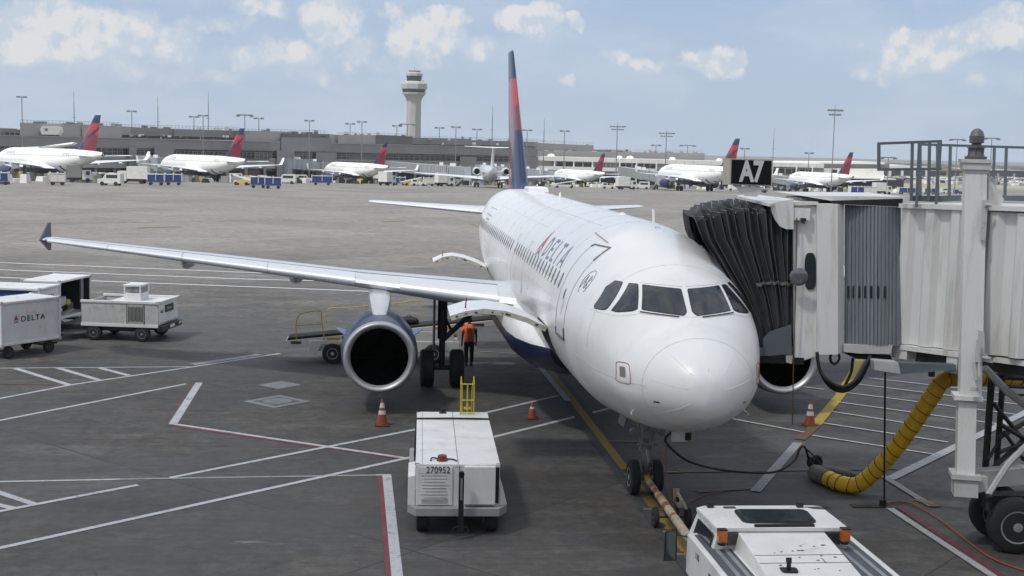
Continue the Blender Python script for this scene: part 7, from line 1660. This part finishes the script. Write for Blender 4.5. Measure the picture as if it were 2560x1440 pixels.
for kd, px, py, L, col, rz, lb in VL:
    g_ = G(px, py); dd_ = (g_-Vector((CX, CY, CZ))).dot(_f); lim = DF(px)-14
    if dd_ > lim: g_ = atD(px, py, lim); g_.z = gz(g_.y)
    nm, ct_ = NM[kd]; t = thing(nm, lb, ct_, tuple(g_), R(rz), 'ground vehicles along the far concourse'); BUILD[kd](t, L, col)
    sc_ = 1.0; t.scale = (sc_,)*3
# dense clutter of equipment under the far jets and distant cars
rn = random.Random(17); mb = MB()
def clut(x0, x1, y0, y1, n, mb, hs=(.6, 1.8)):
    for k in range(n):
        px = rn.uniform(x0, x1); py = y0+(y1-y0)*(px-x0)/(x1-x0)+rn.uniform(-3, 3); g_ = atD(px, py, rn.uniform(DF(px)-75, DF(px)-4)); g_.z = gz(g_.y); w = rn.uniform(.6, 2.4); h = rn.uniform(*hs)
        mi = rn.choice([0, 0, 0, 1, 1, 2, 3, 3, 3]); mb.box((g_.x, g_.y, g_.z+h/2), (w, rn.uniform(.6, 2), h), mi, rz=rn.uniform(0, 3), top=rn.uniform(.6, 1))
clut(0, 1260, 448, 458, 260, mb); clut(1310, 2060, 464, 480, 200, mb); clut(2060, 2300, 478, 484, 60, mb)
o = mb.build('ramp_equipment', [VW, VG, VY, BLK]); o['kind'] = 'stuff'; o['label'] = 'mixed small ramp equipment scattered below the far airliners'; o['category'] = 'equipment'
mb = MB(); rn = random.Random(5)
for k in range(420):
    px = rn.uniform(2200, 2640); D = rn.uniform(700, 1000); p = atD(px, 450, D); g_ = gz(p.y); mb.box((p.x, p.y, g_+.75), (rn.uniform(3, 5), 2, 1.4), rn.choice([0, 0, 1, 1, 2]), rz=rn.uniform(-.3, .3)+.2, top=.8)
o = mb.build('parked_cars', [VW, VG, BLK]); o['kind'] = 'stuff'; o['label'] = 'far mass of parked cars beyond the right edge of the apron'; o['category'] = 'cars'
# distant ground strips, hangars and tree line
mb = MB(); p0 = atD(2100, 440, 640); mb.bb((150, 560, gz(700)+.02), (900, 680, gz(700)+.03)); struct(mb.build('field', mat('dry_grass', (.26, .24, .17), .9, 0, .2, .02)))
mb = MB(); mb.bb((-200, 1150, gz(1000)+.02), (3000, 1500, gz(1000)+.03)); struct(mb.build('far_field', mat('dry_grass_far', (.20, .20, .13), .9, 0, .2, .01)))
rn = random.Random(31)
for k, (px, w, h, D, mt_, lb) in enumerate(((2255, 60, 9, 900, CWH, 'low white hangar framed by the swing gate'), (2335, 70, 8, 950, mat('hangar_tan', (.30, .24, .13), .8), 'tan shed behind the rail posts'), (2430, 60, 7, 1000, CWH, 'white shed behind the bridge column'), (2535, 90, 7, 1000, CON2, 'pale shed at the right picture edge'))):
    p = atD(px, 450, D); t = thing('hangar', lb, 'building', (p.x, p.y, gz(p.y)), .2); mb = MB(); mb.extr([(-w/2, 0, 0), (w/2, 0, 0), (w/2, 0, h*.8), (0, 0, h), (-w/2, 0, h*.8)], (0, 25, 0)); mb.build('wall', mt_, t)
    mb = MB()
    for i in range(6): mb.bb((-w/2+w*i/6+1, -.2, 0), (-w/2+w*(i+1)/6-1.5, .1, h*.6))
    mb.build('door_bay', SHD, t)
bm = bmesh.new(); FOL = mat('far_foliage', (.09, .105, .085), .9, 0, .4, .05)
mb = MB()
for k in range(700):
    px = rn.uniform(2150, 2700); D = rn.uniform(1500, 1700); p = atD(px, 430, D); r_ = rn.uniform(4, 8); z0 = gz(p.y)
    mb.loft([[(p.x+r_*k2*math.cos(a)*rn.uniform(.7, 1.3), p.y+r_*k2*math.sin(a), z0+z*rn.uniform(.8, 1.2)) for a in [0, 1.26, 2.5, 3.8, 5.0]] for z, k2 in ((0, .6), (3, 1), (5, .8), (6.5, .2))])
o = mb.build('tree_line', FOL); o['kind'] = 'stuff'; o['label'] = 'dark band of trees on the far right horizon'; o['category'] = 'trees'
# ------------------------------------------------------------------ concourse the camera looks out from
NT_ = thing('near_concourse', 'concourse wall the boarding bridge leads to, behind the viewpoint', 'terminal', (0, 0, 0))
mb = MB(); mb.bb((-75, -40, 0), (75, -24.2, 3.6)); mb.bb((-75, -40, 5.6+4.1), (75, -23.2, 12.0)); mb.bb((-75, -40, 3.6), (75, -24.0, 4.3)); mb.build('wall', CON2, NT_)
mb = MB(); mb.bb((-75, -30, 4.3), (75, -24.3, 9.7)); mb.build('window_band', DGL, NT_)
mb = MB()
for k in range(51):
    x = -75+3*k
    if abs(x-CX) < 1.6: continue
    mb.bb((x-.1, -24.3, 4.3), (x+.1, -24.0, 9.7))
mb.build('mullions', CWH, NT_)

# thin summer haze between the gate and the horizon
mb = MB(); mb.bb((-2500, -60, -9), (3200, 1800, 72)); hz_o = mb.build('haze', None); hz_o.data.materials.clear()
HM = bpy.data.materials.new('haze_air'); HM.use_nodes = True; t = NT(HM.node_tree); t.N.remove(t.N['Principled BSDF'])
pv = t.n('ShaderNodeVolumePrincipled'); pv.inputs['Color'].default_value = (.86, .93, 1, 1); pv.inputs['Density'].default_value = .00015; pv.inputs['Anisotropy'].default_value = .2
t.L.new(pv.outputs[0], t.N['Material Output'].inputs['Volume']); hz_o.data.materials.append(HM); hz_o['kind'] = 'stuff'; hz_o['label'] = 'thin summer haze over the whole apron'; hz_o['category'] = 'haze'
S.render.engine = 'CYCLES'
S.cycles.max_bounces = 6
